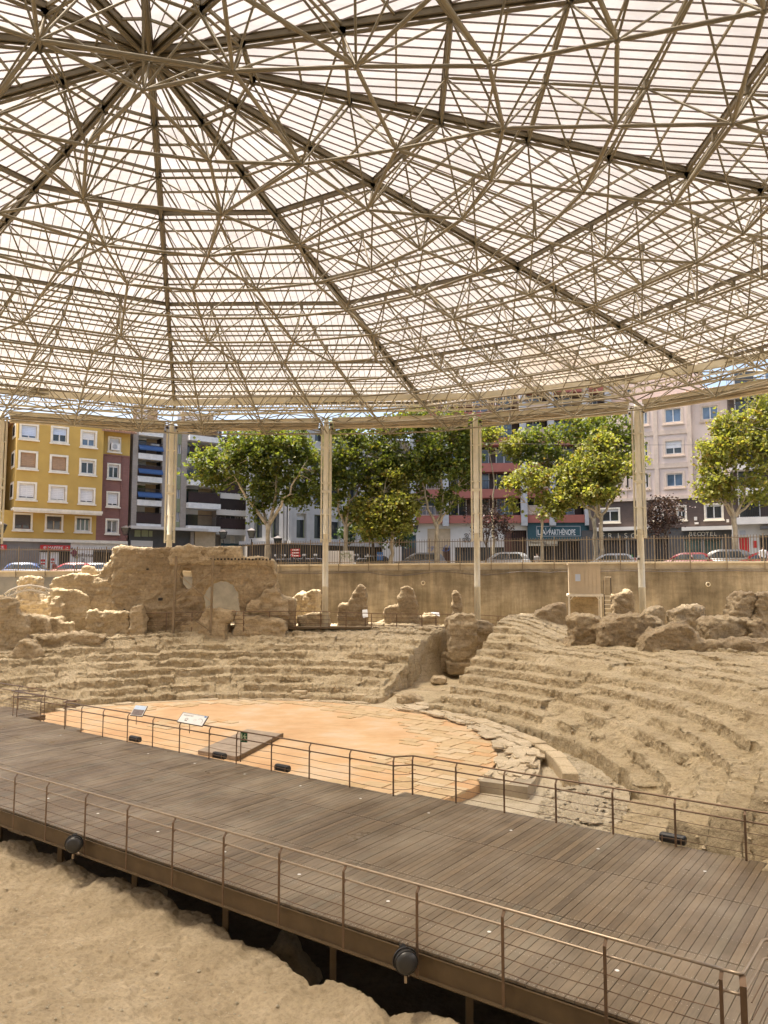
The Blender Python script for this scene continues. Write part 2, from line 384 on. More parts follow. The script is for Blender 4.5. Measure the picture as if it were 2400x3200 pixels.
def m_leaf(name, cols, tr=.45):
    m = bpy.data.materials.new(name); m.use_nodes = True; nt = m.node_tree
    for n in list(nt.nodes): nt.nodes.remove(n)
    out = N(nt, 'ShaderNodeOutputMaterial'); v = pos(nt)
    wv = N(nt, 'ShaderNodeTexVoronoi'); wv.inputs['Scale'].default_value = 3.5; nt.links.new(v, wv.inputs['Vector'])
    sp = N(nt, 'ShaderNodeSeparateColor'); nt.links.new(wv.outputs['Color'], sp.inputs[0])
    c = ramp(nt, sp.outputs[0], [(i / (len(cols) - 1), k) for i, k in enumerate(cols)])
    c = mix(nt, .5, c, ramp(nt, noise(nt, v, .5, 4, .6), [(.35, (.75, .8, .7)), (.65, (1.15, 1.1, 1.1))]), 'MULTIPLY')
    t = N(nt, 'ShaderNodeBsdfTranslucent'); d = N(nt, 'ShaderNodeBsdfPrincipled'); mx = N(nt, 'ShaderNodeMixShader')
    nt.links.new(c, d.inputs['Base Color']); d.inputs['Roughness'].default_value = .5
    nt.links.new(mix(nt, 1., c, (1.2, 1.22, .6), 'MULTIPLY'), t.inputs['Color']); mx.inputs[0].default_value = tr
    nt.links.new(d.outputs[0], mx.inputs[1]); nt.links.new(t.outputs[0], mx.inputs[2]); nt.links.new(mx.outputs[0], out.inputs['Surface'])
    return m
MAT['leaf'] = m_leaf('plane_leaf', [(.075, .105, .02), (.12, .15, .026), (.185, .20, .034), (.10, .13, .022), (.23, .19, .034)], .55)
MAT['leaf_sun'] = m_leaf('sunlit_plane_leaf', [(.16, .18, .035), (.24, .25, .048), (.33, .31, .07), (.19, .21, .04), (.31, .21, .05)], .55)  # brighter copy of the plane leaf, sunlight put into the colour
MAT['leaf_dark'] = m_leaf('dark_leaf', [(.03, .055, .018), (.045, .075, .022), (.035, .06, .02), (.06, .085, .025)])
MAT['leaf_purple'] = m_leaf('plum_leaf', [(.045, .024, .02), (.065, .032, .025), (.09, .05, .04), (.055, .03, .02)], .25)
def paint(name, col): return M_plain(name, col, .42, .0, .03, 2)

# ================================================================ SETTING
C1 = np.array((-7.4, 30.5)); C2 = np.array((-7.4, 28.0))          # orchestra centre, seating centre
E_ = np.array((math.cos(R(-36)), math.sin(R(-36)))); N_ = np.array((-E_[1], E_[0]))   # along the stage deck, across it
def en(e, n, z=0.): p = E_ * e + N_ * n; return (p[0], p[1], z)
def en_of(x, y): return x * E_[0] + y * E_[1], x * N_[0] + y * N_[1]

def grid_mesh(name, X, Y, Z, mat, smooth=True, kind=None, **kw):
    n, m = X.shape
    V = np.stack([X.ravel(), Y.ravel(), Z.ravel()], 1)
    idx = np.arange(n * m).reshape(n, m)
    F = np.stack([idx[:-1, :-1].ravel(), idx[1:, :-1].ravel(), idx[1:, 1:].ravel(), idx[:-1, 1:].ravel()], 1)
    o = link(name, mesh_np(name, V, F, smooth), mat); return props(o, kind=kind, **kw)

g = MB(); g.box((-700, -700, -3.4), (700, 700, -3.2)); build('ground', g, MAT['asphalt'], kind='structure')

def ground_z(x, y):
    rho = np.hypot(x - C2[0], y - C2[1]); th = np.degrees(np.arctan2(y - C2[1], x - C2[0])); e, n = en_of(x, y)
    z = -1.5 + 3.45 * sstep(15.6, 23.5, rho) + .25 * sstep(23.5, 28, rho)
    pas = sstep(49.5, 51, th) * (1 - sstep(60.5, 62, th))
    zp = -1.15 + .4 * sstep(13.4, 13.9, rho) + .35 * sstep(14, 17, rho) + .2 * sstep(18.5, 19, rho) + .5 * sstep(23, 24, rho) + 1.9 * sstep(25.5, 28.5, rho)
    z = z * (1 - pas) + zp * pas
    right = 1 - sstep(-40, -10, th)
    z = z - 1.5 * right * sstep(20, 23, rho) * (1 - sstep(28, 32, rho)) * .6
    left = sstep(118, 128, th) * (1 - sstep(17.5, 22, rho))
    z = z + left * .2
    p = xyz(x, y)
    nz = fbm(p, .35, 4, 3).reshape(x.shape) * .12 + fbm(p, 1.7, 3, 8).reshape(x.shape) * .05
    z = z + nz
    pit = 1 - sstep(16.75, 16.95, n)
    return z * (1 - pit) + (-2.75 + nz) * pit
xs = np.linspace(-48, 40, 420); ys = np.linspace(4, 62, 300)
X, Y = np.meshgrid(xs, ys, indexing='ij')
grid_mesh('excavation_ground', X, Y, ground_z(X, Y), MAT['earth'], kind='structure')

# ---- street level behind the retaining wall
WALL = [(-46, 57.6, 6.33), (-12.5, 57.2, 6.36), (-9.2, 56.9, 6.77), (8.8, 54.5, 6.88), (16, 52, 6.88), (24.5, 49, 6.86), (44, 43, 6.84)]
def wall_at(x):
    for (a, b) in zip(WALL, WALL[1:]):
        if x <= b[0]:
            t = (x - a[0]) / (b[0] - a[0]); return a[1] + t * (b[1] - a[1]), a[2] + t * (b[2] - a[2])
    return WALL[-1][1:]
ZS = 6.1
def zst(x): return 5.5 + .6 * sstep(-22, -6, np.asarray(x, float))
def band(name, o0, o1, dz, mat, far=None, nb=2):
    xs_ = np.arange(-130, 131, 3.); t = np.linspace(0, 1, nb)
    y0 = np.array([wall_at(x)[0] for x in xs_])
    Xb = np.repeat(xs_[:, None], nb, 1); Yb = (y0 + o0)[:, None] * (1 - t) + ((y0 + o1) if far is None else np.full_like(y0, far))[:, None] * t
    return grid_mesh(name, Xb, Yb, zst(Xb) + dz, mat, kind='structure')
band('pavement', .45, 2.6, .13, MAT['paving']); band('street', 2.6, 0, 0, MAT['asphalt'], far=320)
g = MB()
for x in np.arange(-60, 60, 3.):
    g.bar((x, wall_at(x)[0] + 2.65, float(zst(x)) + .06), (x + 3, wall_at(x + 3)[0] + 2.65, float(zst(x + 3)) + .06), .14, .14)
build('kerb', g, MAT['plinth'], kind='structure')

# ---- retaining wall: body, parapet band, coping stones
rw = empty('retaining_wall', (0, 57, 1.5), label='long stained concrete retaining wall with pale coping below the street fence', cat='wall')
g = MB(); g2 = MB(); gL = MB()
for i, (a, b) in enumerate(zip(WALL, WALL[1:])):
    a0, b0 = np.array(a), np.array(b); d = b0[:2] - a0[:2]; d /= np.linalg.norm(d); nn = np.array((-d[1], d[0]))
    nsub = max(2, int(np.linalg.norm(b0[:2] - a0[:2]) / 1.2))
    ts = np.linspace(0, 1, nsub + 1)
    for t0, t1 in zip(ts, ts[1:]):
        p = a0 + (b0 - a0) * t0; q = a0 + (b0 - a0) * t1
        for G, zb0, zt0, zb1, zt1, fr in ((gL if p[0] < -9 else g, 1.2, p[2] - .5, 1.2, q[2] - .5, 0.), (g2, p[2] - .5, p[2] - .12, q[2] - .5, q[2] - .12, .05)):
            P = [(*(p[:2] + nn * fr), zb0), (*(q[:2] + nn * fr), zb1), (*(q[:2] + nn * .5), zb1), (*(p[:2] + nn * .5), zb0),
                 (*(p[:2] + nn * fr), zt0), (*(q[:2] + nn * fr), zt1), (*(q[:2] + nn * .5), zt1), (*(p[:2] + nn * .5), zt0)]
            G.add(P, [(0, 3, 2, 1), (4, 5, 6, 7), (0, 1, 5, 4), (1, 2, 6, 5), (2, 3, 7, 6), (3, 0, 4, 7)])
        cs = MB(); L = np.linalg.norm(q - p); dd = (q - p) / L
        cs.obox((*((p[:2] + q[:2]) / 2 + nn * .24), (p[2] + q[2]) / 2 - .058), dd, L / 2 - .006, (*nn, 0), .31, np.cross(dd, (*nn, 0)), .06)
        build('coping_stone', cs, MAT['coping'], rw)
build('wall_body', g, MAT['concrete'], rw); build('wall_body', gL, MAT['concrete_pale'], rw); build('parapet', g2, MAT['plinth'], rw)
cb = MB(); pts = []
for k in range(80):
    x = -8 + k * .5; y, z = wall_at(x)
    pts.append((x, y - .06, z - .62 - .25 * abs(math.sin(k * .26)) ** 2 * (1 if 14 < k < 40 else .2)))
cb.path(pts, .02, 4); build('cable', cb, MAT['iron'], rw)
for u, v in ((1322, 1822), (2212, 1826)):
    x, f, t = ray(u, v); k0 = 55; 
    for _ in range(8):
        Yw = wall_at(x / f * k0)[0]; k0 = Yw
    c = np.array((x / f * Yw, Yw - .05, ZC + t / f * Yw)); rg = MB()
    rg.path([c + np.array((math.cos(a) * .13, 0, math.sin(a) * .13)) for a in np.linspace(0, 2 * PI, 13)], .035, 5)
    build('pipe_ring', rg, MAT['coping'], rw)

# ---- fence on the wall
fence = empty('street_fence', (0, 57, 6.5), label='brown metal bar fence standing along the coping of the retaining wall', cat='fence')
L_all = []; 
for a, b in zip(WALL, WALL[1:]):
    a0, b0 = np.array(a), np.array(b); L_all.append(np.linalg.norm(b0 - a0))
cum = np.concatenate([[0], np.cumsum(L_all)])
def on_wall(s):
    i = min(np.searchsorted(cum, s, 'right') - 1, len(L_all) - 1); t = (s - cum[i]) / L_all[i]
    a0, b0 = np.array(WALL[i]), np.array(WALL[i + 1]); p = a0 + (b0 - a0) * t; d = (b0 - a0)[:2]; d /= np.linalg.norm(d)
    return p + np.array((-d[1], d[0], 0)) * .3, np.array((-d[1], d[0], 0))
s = 12.; k = 0; bars_far = MB(); rails = MB(); nbar = 0
proto_bar = MB(); proto_bar.box((-.016, -.016, 0), (.016, .016, 1.72)); bar_me = mesh_np('bar', proto_bar.v, proto_bar.f); bar_me.materials.append(MAT['fence'])
while s < cum[-1] - 14:
    p, nn = on_wall(s); q, _ = on_wall(s + 2.2)
    pm = MB(); pm.box((p[0] - .035, p[1] - .035, p[2] - .55), (p[0] + .035, p[1] + .035, p[2] + 1.78))
    pm.bar(p + (0, 0, -.3) - nn * .38, p + (0, 0, -.3), .04, .04); pm.bar(p + (0, 0, -.55) - nn * .36, p + (0, 0, .05) - nn * .36, .05, .05)
    build('post', pm, MAT['fence'], fence)
    rails.bar(p + (0, 0, .12), q + (0, 0, .12), .03, .05); rails.bar(p + (0, 0, 1.55), q + (0, 0, 1.55), .03, .05)
    for j in range(1, 12):
        t = p + (q - p) * j / 12
        if nbar < 300:
            o = bpy.data.objects.new('bar', bar_me); COL.objects.link(o); o.parent = fence; o.matrix_parent_inverse = world_of(fence).inverted(); o.location = t; nbar += 1
        else: bars_far.box((t[0] - .022, t[1] - .022, t[2]), (t[0] + .022, t[1] + .022, t[2] + 1.72))
    s += 2.2
if bars_far.v: build('bars', bars_far, MAT['fence'], fence, kind='stuff')
build('rail', rails, MAT['fence'], fence)

ICO = [(0, 0, 1), (.9, 0, .1), (.28, .85, .1), (-.72, .53, .1), (-.72, -.53, .1), (.28, -.85, .1)]
ICF = [(0, 1, 2), (0, 2, 3), (0, 3, 4), (0, 4, 5), (0, 5, 1)]
# ---- seating banks: eroded concentric steps as real relief
def bank_mesh(name, th0, th1, nth, prof, label, mat, ends=(True, True), amp=1.):
    """eroded concentric steps: a profile of foot / riser / lip / tread swept round C2, then broken up by relief noise"""
    t = np.linspace(0, 1, nth)
    A0 = th0 + (th1 - th0) * t
    Rr, z, A = prof(A0)                                           # arrays (nth, m)
    x = C2[0] + Rr * np.cos(np.radians(A)); y = C2[1] + Rr * np.sin(np.radians(A))
    P3 = np.stack([x, y, z], 2)
    def normals(P):
        du = np.gradient(P, axis=0); dv = np.gradient(P, axis=1); n = np.cross(dv, du); n /= (np.linalg.norm(n, axis=2, keepdims=True) + 1e-9)
        n = np.where(n[:, :, 2:3] < 0, -n, n); return n
    n = normals(P3); p = P3.reshape(-1, 3)
    pw = p + np.stack([fbm(p, 1.2, 2, 35), fbm(p, 1.2, 2, 36), fbm(p, 1.2, 2, 37)], 1) * .15
    d = fbm(p, .9, 3, 32) * .10 + fbm(p, 3.0, 5, 31, .66) * .10 + fbm(p * np.array((1, 1, 4.5)), 1.4, 3, 38) * .05
    d = d + cell3(pw, (2.4, 2.4, 4.2), 77) * .06 + cell3(pw, (5.5, 5.5, 8.), 78) * .028
    P3 = P3 + amp * n * d.reshape(x.shape)[:, :, None]
    x, y, z = P3[:, :, 0], P3[:, :, 1], P3[:, :, 2]
    nn = x * N_[0] + y * N_[1]                                    # keep clear of the timber deck
    lim = -.55 + 1.5 * sstep(17.75, 18.6, nn) + .75 * np.maximum(0, nn - 18.4) + fbm(np.stack([x.ravel(), y.ravel(), z.ravel() * .4], 1), 1.1, 5, 39, .62).reshape(x.shape) * .45 + cell3(np.stack([x.ravel(), y.ravel(), z.ravel() * .3], 1), (2.6, 2.6, 3.), 40).reshape(x.shape) * .10
    z = np.minimum(z, lim); z = np.where(nn < 17.7, np.minimum(z, -1.5), z)
    def skirt(col, sign):
        out = []
        for k in range(1, 15):
            f = k / 14.; zz = z[col] * (1 - f) + (-1.35) * f
            q = xyz(x[col], y[col], zz)
            off = fbm(q, 1.1, 4, 51) * .28 * min(1, f * 5) + fbm(q, 4, 3, 52) * .08 + cell3(q, (2.2, 2.2, 2.8), 79) * .08 * min(1, f * 5)
            tn = np.stack([-np.sin(np.radians(A[col])), np.cos(np.radians(A[col]))]) * sign
            out.append((x[col] + tn[0] * off, y[col] + tn[1] * off, zz))
        return out
    Xs, Ys, Zs = [x], [y], [z]
    if ends[0]:
        sk = skirt(0, -1)[::-1]; Xs.insert(0, np.array([q[0] for q in sk])); Ys.insert(0, np.array([q[1] for q in sk])); Zs.insert(0, np.array([q[2] for q in sk]))
    if ends[1]:
        sk = skirt(-1, 1); Xs.append(np.array([q[0] for q in sk])); Ys.append(np.array([q[1] for q in sk])); Zs.append(np.array([q[2] for q in sk]))
    X, Y, Z = np.concatenate(Xs), np.concatenate(Ys), np.concatenate(Zs)
    o = grid_mesh(name, X, Y, Z, mat)
    c = np.array((X.mean(), Y.mean(), -1.2)); me = o.data
    co = np.empty(len(me.vertices) * 3, dtype=np.float32); me.vertices.foreach_get('co', co); co = co.reshape(-1, 3) - c; me.vertices.foreach_set('co', co.ravel().astype(np.float32)); me.update()
    o.location = c
    props(o, label, 'seating steps')
    rs = MB(); rg_ = np.random.default_rng(len(label)); n_, m_ = x.shape
    for k in range(6500):
        i, j = rg_.integers(2, n_ - 2), rg_.integers(2, m_ - 2)
        if z[i, j] < -.9: continue
        s_ = .018 + .075 * rg_.random() ** 3; e = rg_.uniform(.6, 1.3, 3); a = rg_.random() * 6.28; ca, sa_ = math.cos(a), math.sin(a)
        rs.add([(x[i, j] + (px * e[0] * ca - py * e[1] * sa_) * s_, y[i, j] + (px * e[0] * sa_ + py * e[1] * ca) * s_, z[i, j] + pz * s_ * .8 * e[2]) for px, py, pz in ICO], ICF)
    build('loose_stones', rs, MAT['kerb'], o, kind='stuff')
    return o

def hash2(i, j, s=0): return _h(i.astype(np.int64), j.astype(np.int64), np.full(i.shape, 7, np.int64), s)
def cell3(p, freq, seed):
    q = p * np.asarray(freq); i = np.floor(q).astype(np.int64); best = np.full(len(q), 9.); val = np.zeros(len(q))
    for dx in (-1, 0, 1):
        for dy in (-1, 0, 1):
            for dz in (-1, 0, 1):
                a, b, c = i[:, 0] + dx, i[:, 1] + dy, i[:, 2] + dz
                d = (a + .15 + .7 * _h(a, b, c, seed) - q[:, 0]) ** 2 + (b + .15 + .7 * _h(a, b, c, seed + 1) - q[:, 1]) ** 2 + (c + .15 + .7 * _h(a, b, c, seed + 2) - q[:, 2]) ** 2
                m = d < best; best = np.where(m, d, best); val = np.where(m, _h(a, b, c, seed + 3), val)
    return val * 2 - 1
def profile(A0, r0f, tread, rise, z0, nmaxf, nt, erof, first=None, rend=26.5, backf=None, NRI=9, NTR=9, shear=None):
    n = len(A0); q0 = np.stack([C2[0] + 19 * np.cos(np.radians(A0)), C2[1] + 19 * np.sin(np.radians(A0)), 0 * A0], 1)
    r0 = r0f(A0); nm = nmaxf(A0); Rs, Zs = [], []
    lip, Z = [], []
    for i in range(-1, nt + 1):
        off = np.array((0, 0, i * 3.1))
        wob = fbm(q0 + off, .40, 3, 21) * .20 + fbm(q0 + off, 1.5, 3, 22) * .13
        ii = np.full(n, i + 5.); blk = np.floor(A0 / (3.0 + 2.4 * hash2(ii, ii * 0 + 3)) + hash2(ii, ii * 0 + 5) * 7 + fbm(q0 + off, 2.2, 2, 23) * .12)
        hb = hash2(ii, blk, 11); miss = (hash2(ii, blk, 12) < .10) * 1.
        L = r0 + tread * i + wob + (hb - .5) * .16 + miss * .20
        zi = z0 + rise * np.minimum(i, nm) + .10 * np.maximum(i - nm, 0) + (hash2(ii, blk, 13) - .5) * .07 - miss * .10
        e = np.clip(erof(A0, i, q0 + off) + miss * .35, 0, 1) * (i < nm + .5)
        lip.append((L, e)); Z.append(zi)
    if first is not None: lip[0] = (first(A0) + (lip[0][0] - r0 + tread), lip[0][1])
    zprev = np.full(n, -1.4)
    for i, ((L, e), zi) in enumerate(zip(lip, Z)):
        Ln = lip[i + 1][0] if i + 1 < len(lip) else np.full(n, rend); en_ = lip[i + 1][1] if i + 1 < len(lip) else 0 * L
        foot = L - .03 - e * tread * .42; top = L + .02 + e * tread * .34
        for k in range(NRI):
            f = k / (NRI - 1); c = f ** (1 + .6 * e); Rs.append(foot + (top - foot) * f); Zs.append(zprev + (zi - zprev) * (c * (1 - e * .1)))
        nxt = Ln - .03 - en_ * tread * .42; nxt = np.maximum(nxt, top + .05)
        for k in range(1, NTR + 1):
            f = k / (NTR + 1); Rs.append(top + (nxt - top) * f); Zs.append(zi * (1 - e * .1 * (1 - f)) + zprev * e * .1 * (1 - f) + .03 * f)
        zprev = zi + .03
    Rs.append(np.maximum(Rs[-1] + .2, rend)); Zs.append(zprev)
    Rr = np.stack(Rs, 1); z = np.stack(Zs, 1); Rr = np.maximum.accumulate(Rr, 1)
    A = np.repeat(A0[:, None], Rr.shape[1], 1)
    if shear is not None: A = shear(A, Rr)
    if backf is not None: z = backf(A, Rr, z)
    return Rr, z, A
def left_ero(A, i, q): return .03 + .25 * sstep(108, 130, A) + .75 * sstep(.10, .42, fbm(q, .33, 3, 61)) + .2 * (i > 5)
def left_back(A, r, z):
    p = np.stack([C2[0] + r * np.cos(np.radians(A)), C2[1] + r * np.sin(np.radians(A)), z], 2).reshape(-1, 3)
    return z + sstep(21, 22.5, r) * fbm(p, .5, 4, 62).reshape(z.shape) * .3
bank_mesh('seating_bank', 61.5, 154., 1150, lambda A: profile(A, lambda a: 15.35 + 0 * a, .76, .375, -.13, lambda a: 6.6 - .8 * sstep(100, 120, a) - 1.5 * sstep(117, 128, a), 10, left_ero, None, 25.5, left_back),
          'wide bank of eroded earth seating steps below the arched ruin wall', MAT['earth'], (True, False), .85)
def right_ero(A, i, q): return .02 + .09 * np.clip(i - 3, 0, 3) * (1 - sstep(30, 48, A)) + .75 * sstep(.24, .5, fbm(q, .33, 3, 66))
def right_back(A, r, z):
    far = sstep(30, 48, A); p = np.stack([C2[0] + r * np.cos(np.radians(A)), C2[1] + r * np.sin(np.radians(A)), z], 2).reshape(-1, 3)
    z = z + fbm(p, .6, 4, 71).reshape(z.shape) * .22 * sstep(18.5, 22, r) * (1 - .6 * far)
    z = z - (1 - sstep(-46, -33, A)) * .35 * sstep(16, 19, r)
    return z - sstep(24.2, 26, r) * (1 - far) * 1.1
def right_shear(A, r): t = (A + 52) / (47.5 + 52); return -52 + (47.5 + np.clip((r - 16) * .62, 0, 5.5) + 52) * t
bank_mesh('seating_bank', -52., 47.5, 1250, lambda A: profile(A, lambda a: 15.2 + 1.2 * (1 - sstep(-25, 20, a)), .82, .385, -.10, lambda a: 5.2 + 3.1 * sstep(36, 46, a) - .4 * (1 - sstep(-30, 10, a)), 12, right_ero, lambda a: 14.25 + 1.25 * (1 - sstep(-16, 26, a)), 27.0, right_back, 9, 9, right_shear),
          'ruined bank of crumbling seating steps sweeping round from the passage to the timber deck', MAT['earth'], (True, True), .62)

# ---- orchestra floor
OZ = -.8
of = empty('orchestra_floor', (C1[0], C1[1], OZ - .4), kind='structure')
nn_ = 160
def orad(a): return 11.75 + .12 * math.sin(3 * a) + .07 * math.sin(11 * a + 1) + .05 * math.sin(23 * a)
poly = [(C1[0] + orad(a) * math.cos(a), C1[1] + orad(a) * math.sin(a)) for a in np.linspace(-1.15, PI + 1.2, nn_)]
poly = [(x, y) if en_of(x, y)[1] > 16.97 else en(en_of(x, y)[0], 16.97)[:2] for x, y in poly]
g = MB(); g.prism(poly, OZ - .5, OZ); build('mortar_bed', g, MAT['orange'], of)
# pale paving stones left in the mortar (row pattern along the stage)
cand = []
rr_ = random.Random(5)
for row in range(-22, 24):
    yy = row * .52; xx = -12 + rr_.random() * .5
    while xx < 12.2:
        w = rr_.uniform(.55, 1.15); cx, cy_ = xx + w / 2, yy + .26
        p = C1 + E_ * cx + N_ * cy_
        rho = math.hypot(cx, cy_); ang = math.degrees(math.atan2(p[1] - C1[1], p[0] - C1[0]))
        if rho < 11.25 + .2 * rr_.random():
            nz = float(fbm([[p[0], p[1], 0]], .42, 3, 81)[0])
            edge = (rho - 8.6) / 2.6
            sc = nz * 1.1
            if -50 < ang < 62: sc += edge * .9 - .03
            elif 62 <= ang < 125: sc += max(0, (rho - 9.6)) * .8 - .3
            else: sc += edge * .25 - .7
            q = en_of(*p)
            if q[1] < 22.5 and -16.5 < q[0] < -9.5: sc += .38
            cand.append((sc, p, w))
        xx += w + .02
cand.sort(key=lambda t: -t[0])
for sc, p, w in cand[:300]:
    if sc < .06: break
    g = MB(); ww, hh = w / 2 - .012, .245; j = lambda: rr_.uniform(-.03, .03)
    pl = [(-ww + j(), -hh + j()), (ww + j(), -hh + j()), (ww + j(), hh + j()), (-ww + j(), hh + j())]
    g.prism([tuple(p + E_ * a + N_ * b) for a, b in pl], OZ - .05, OZ + .018 + rr_.uniform(0, .015))
    build('paving_stone', g, MAT['tile'], of)
# thin timber ramp lying on the orchestra floor
rp = empty('timber_ramp', (-4.9, 25.5, OZ), label='low weathered plank ramp lying on the orange orchestra floor by the deck', cat='ramp')
P0 = np.array(atz(757, 2352, OZ + .2)[:2]); P1 = np.array(atz(882, 2293, OZ + .12)[:2]); P2 = np.array(atz(772, 2278, OZ + .12)[:2])
dv = P1 - P0; du = P2 - P1
P0 = P0 - dv * .12
dv = P1 - P0
npk = 16
for k in range(npk):
    g = MB(); a0 = P0 + du * k / npk; a1 = a0 + du * (1 / npk) * .95; b1 = a1 + dv; b0 = a0 + dv
    g.add([(*a0, OZ + .02), (*a1, OZ + .02), (*b1, OZ + .02), (*b0, OZ + .02), (*a0, OZ + .16), (*a1, OZ + .16), (*b1, OZ + .12), (*b0, OZ + .12)],
          [(0, 3, 2, 1), (4, 5, 6, 7), (0, 1, 5, 4), (1, 2, 6, 5), (2, 3, 7, 6), (3, 0, 4, 7)])
    build('plank', g, MAT['wood_pale'], rp)
g = MB(); o_ = -du / np.linalg.norm(du) * .03; g.bar((*(P0 + o_), OZ + .09), (*(P1 + o_), OZ + .07), .05, .16); build('edge_board', g, MAT['fascia'], rp)

# ---- broken flagstone step round the orchestra, kerb stones
def flag(rng, a, r, w, d, h, z, mb=None, n=5):
    poly = []
    for k in range(n):
        t = 2 * PI * k / n + rng.uniform(-.25, .25); s_ = rng.uniform(.7, 1.2)
        sq = 1 / max(abs(math.cos(t)), abs(math.sin(t))) ** .6
        tx, ty = math.cos(t) * w / 2 * s_ * sq, math.sin(t) * d / 2 * s_ * sq
        poly.append((C1[0] + math.cos(a) * (r + ty) - math.sin(a) * tx, C1[1] + math.sin(a) * (r + ty) + math.cos(a) * tx))
    g = MB(); dz = [rng.uniform(-.03, .03) for _ in poly]
    n_ = len(poly)
    V = [(x, y, z - h) for x, y in poly] + [(x, y, z + q) for (x, y), q in zip(poly, dz)]
    g.add(V, [tuple(range(n_ - 1, -1, -1)), tuple(range(n_, 2 * n_))] + [(k, (k + 1) % n_, n_ + (k + 1) % n_, n_ + k) for k in range(n_)])
    return g
rg = random.Random(11)
st = empty('flagstone_step', (C1[0] + 11, C1[1] + 3, OZ - .2), label='curved step of broken grey flagstones edging the orchestra beside the gravel', cat='stone step')
for lay in range(3):
    for k in range(88):
        a = R(rg.uniform(-24, 47)); r = rg.uniform(11.75, 13.25)
        if a < R(-12) and r > 12.95: continue
        z = OZ + .04 + lay * .055 + rg.uniform(-.02, .03)
        build('flagstone', flag(rg, a, r, rg.uniform(.6, 1.6), rg.uniform(.28, .62), .055, z), MAT['slab'], st)
g = MB()   # concrete block that closes the step end
for a0, a1, r0, r1, z0, z1 in ((-27, -22.5, 11.7, 13.3, -1.5, -.72),):
    ps = [(C1[0] + r * math.cos(R(a)), C1[1] + r * math.sin(R(a))) for a, r in ((a0, r0), (a1, r0), (a1, r1), (a0, r1))]
    g.prism(ps, z0, z1)
build('end_block', g, MAT['plinth'], st)
g = MB()
def ringq(g, a0, a1, r0, r1, z0, z1):
    for a in range(a0, a1, 2): g.prism([(C1[0] + r * math.cos(R(b)), C1[1] + r * math.sin(R(b))) for b, r in ((a, r0), (a, r1), (a + 2, r1), (a + 2, r0))], z0, z1)
ringq(g, -23, 47, 11.7, 13.2, -1.4, OZ - .02); build('step_core', g, MAT['slab'], st)
st2 = empty('flagstone_step', (C1[0], C1[1] + 12, OZ - .2), label='row of broken slabs along the far orchestra edge below the seating steps', cat='stone step')
for k in range(120):
    a = R(rg.uniform(58, 122)); r = rg.uniform(11.9, 13.6)
    if abs(math.degrees(a) - 112) < 6 and rg.random() < .8: continue
    build('flagstone', flag(rg, a, r, rg.uniform(.5, 1.3), rg.uniform(.3, .6), .1, OZ + .05 + rg.choice((0, .08, .16)) * (r > 12.3)), MAT['slab'], st2)
g = MB(); ringq(g, 48, 136, 11.7, 14., -1.4, OZ + .012); build('step_core', g, MAT['kerb'], st2)
def kerb_block(a0, a1, r0, r1, z0, z1, par, name='kerb_stone', C=C1, mat='kerb'):
    j = lambda: rg.uniform(-.02, .02)
    bm = bmesh.new()
    vs_ = []
    for z in (z0, z1):
        for a, r in ((a0, r0), (a1, r0), (a1, r1), (a0, r1)):
            vs_.append(bm.verts.new((C[0] + (r + j()) * math.cos(R(a)), C[1] + (r + j()) * math.sin(R(a)), z + j() * .5)))
    for f in [(0, 1, 2, 3), (7, 6, 5, 4), (0, 4, 5, 1), (1, 5, 6, 2), (2, 6, 7, 3), (3, 7, 4, 0)]: bm.faces.new([vs_[i] for i in f])
    bmesh.ops.recalc_face_normals(bm, faces=bm.faces)
    bmesh.ops.bevel(bm, geom=list(bm.edges), offset=.03, segments=1, affect='EDGES')
    me = bpy.data.meshes.new(name); bm.to_mesh(me); bm.free()
    return link(name, me, MAT[mat], par)
kb = empty('kerb_stone_row', (C2[0] + 13, C2[1] + 4, -1.1), label='curved row of dressed kerb stones standing in the gravel between step and seating', cat='kerb stones')
a = 45.5
while a > -6:
    w = rg.uniform(3.6, 5.0) if a > 20 else rg.uniform(4.2, 5.4)
    kerb_block(a - w + .42, a, 13.42, 13.95 + rg.uniform(-.03, .05), -1.2, -.62 + rg.uniform(-.04, .02), kb, C=C2); a -= w
kb2 = empty('stone_blocks', (C1[0] + 3, C1[1] + 13, OZ), label='group of squared seat blocks set along the orchestra edge near the passage', cat='stone blocks')
for a0, a1, r0, r1, z1 in ((60, 63.5, 12.6, 13.3, -.42), (64, 67.5, 12.9, 13.5, -.47), (68, 72.5, 13.3, 14.1, -.4), (75.5, 79, 12.3, 13.2, -.38), (56, 59, 12.7, 13.8, -.5)):
    kerb_block(a0, a1, r0, r1, -1.2, z1, kb2, 'stone_block')
pg = empty('passage_slab', (1.2, 41.5, -.9), label='pale slabs paving the mouth of the passage between the seating banks', cat='stone slabs')
for (a0, a1, r0, r1, z1) in ((48, 55.5, 13.9, 15.6, -.5), (55.5, 60.5, 14.2, 17.5, -.42), (49, 54, 15.7, 19, -.36), (49.5, 51.5, 12.9, 13.9, -.42)):
    kerb_block(a0, a1, r0, r1, -1.2, z1, pg, 'slab', mat='ruin')
# gravel between step and seating
gv = MB(); rngg = np.random.default_rng(3)
ico, icf = ICO, ICF

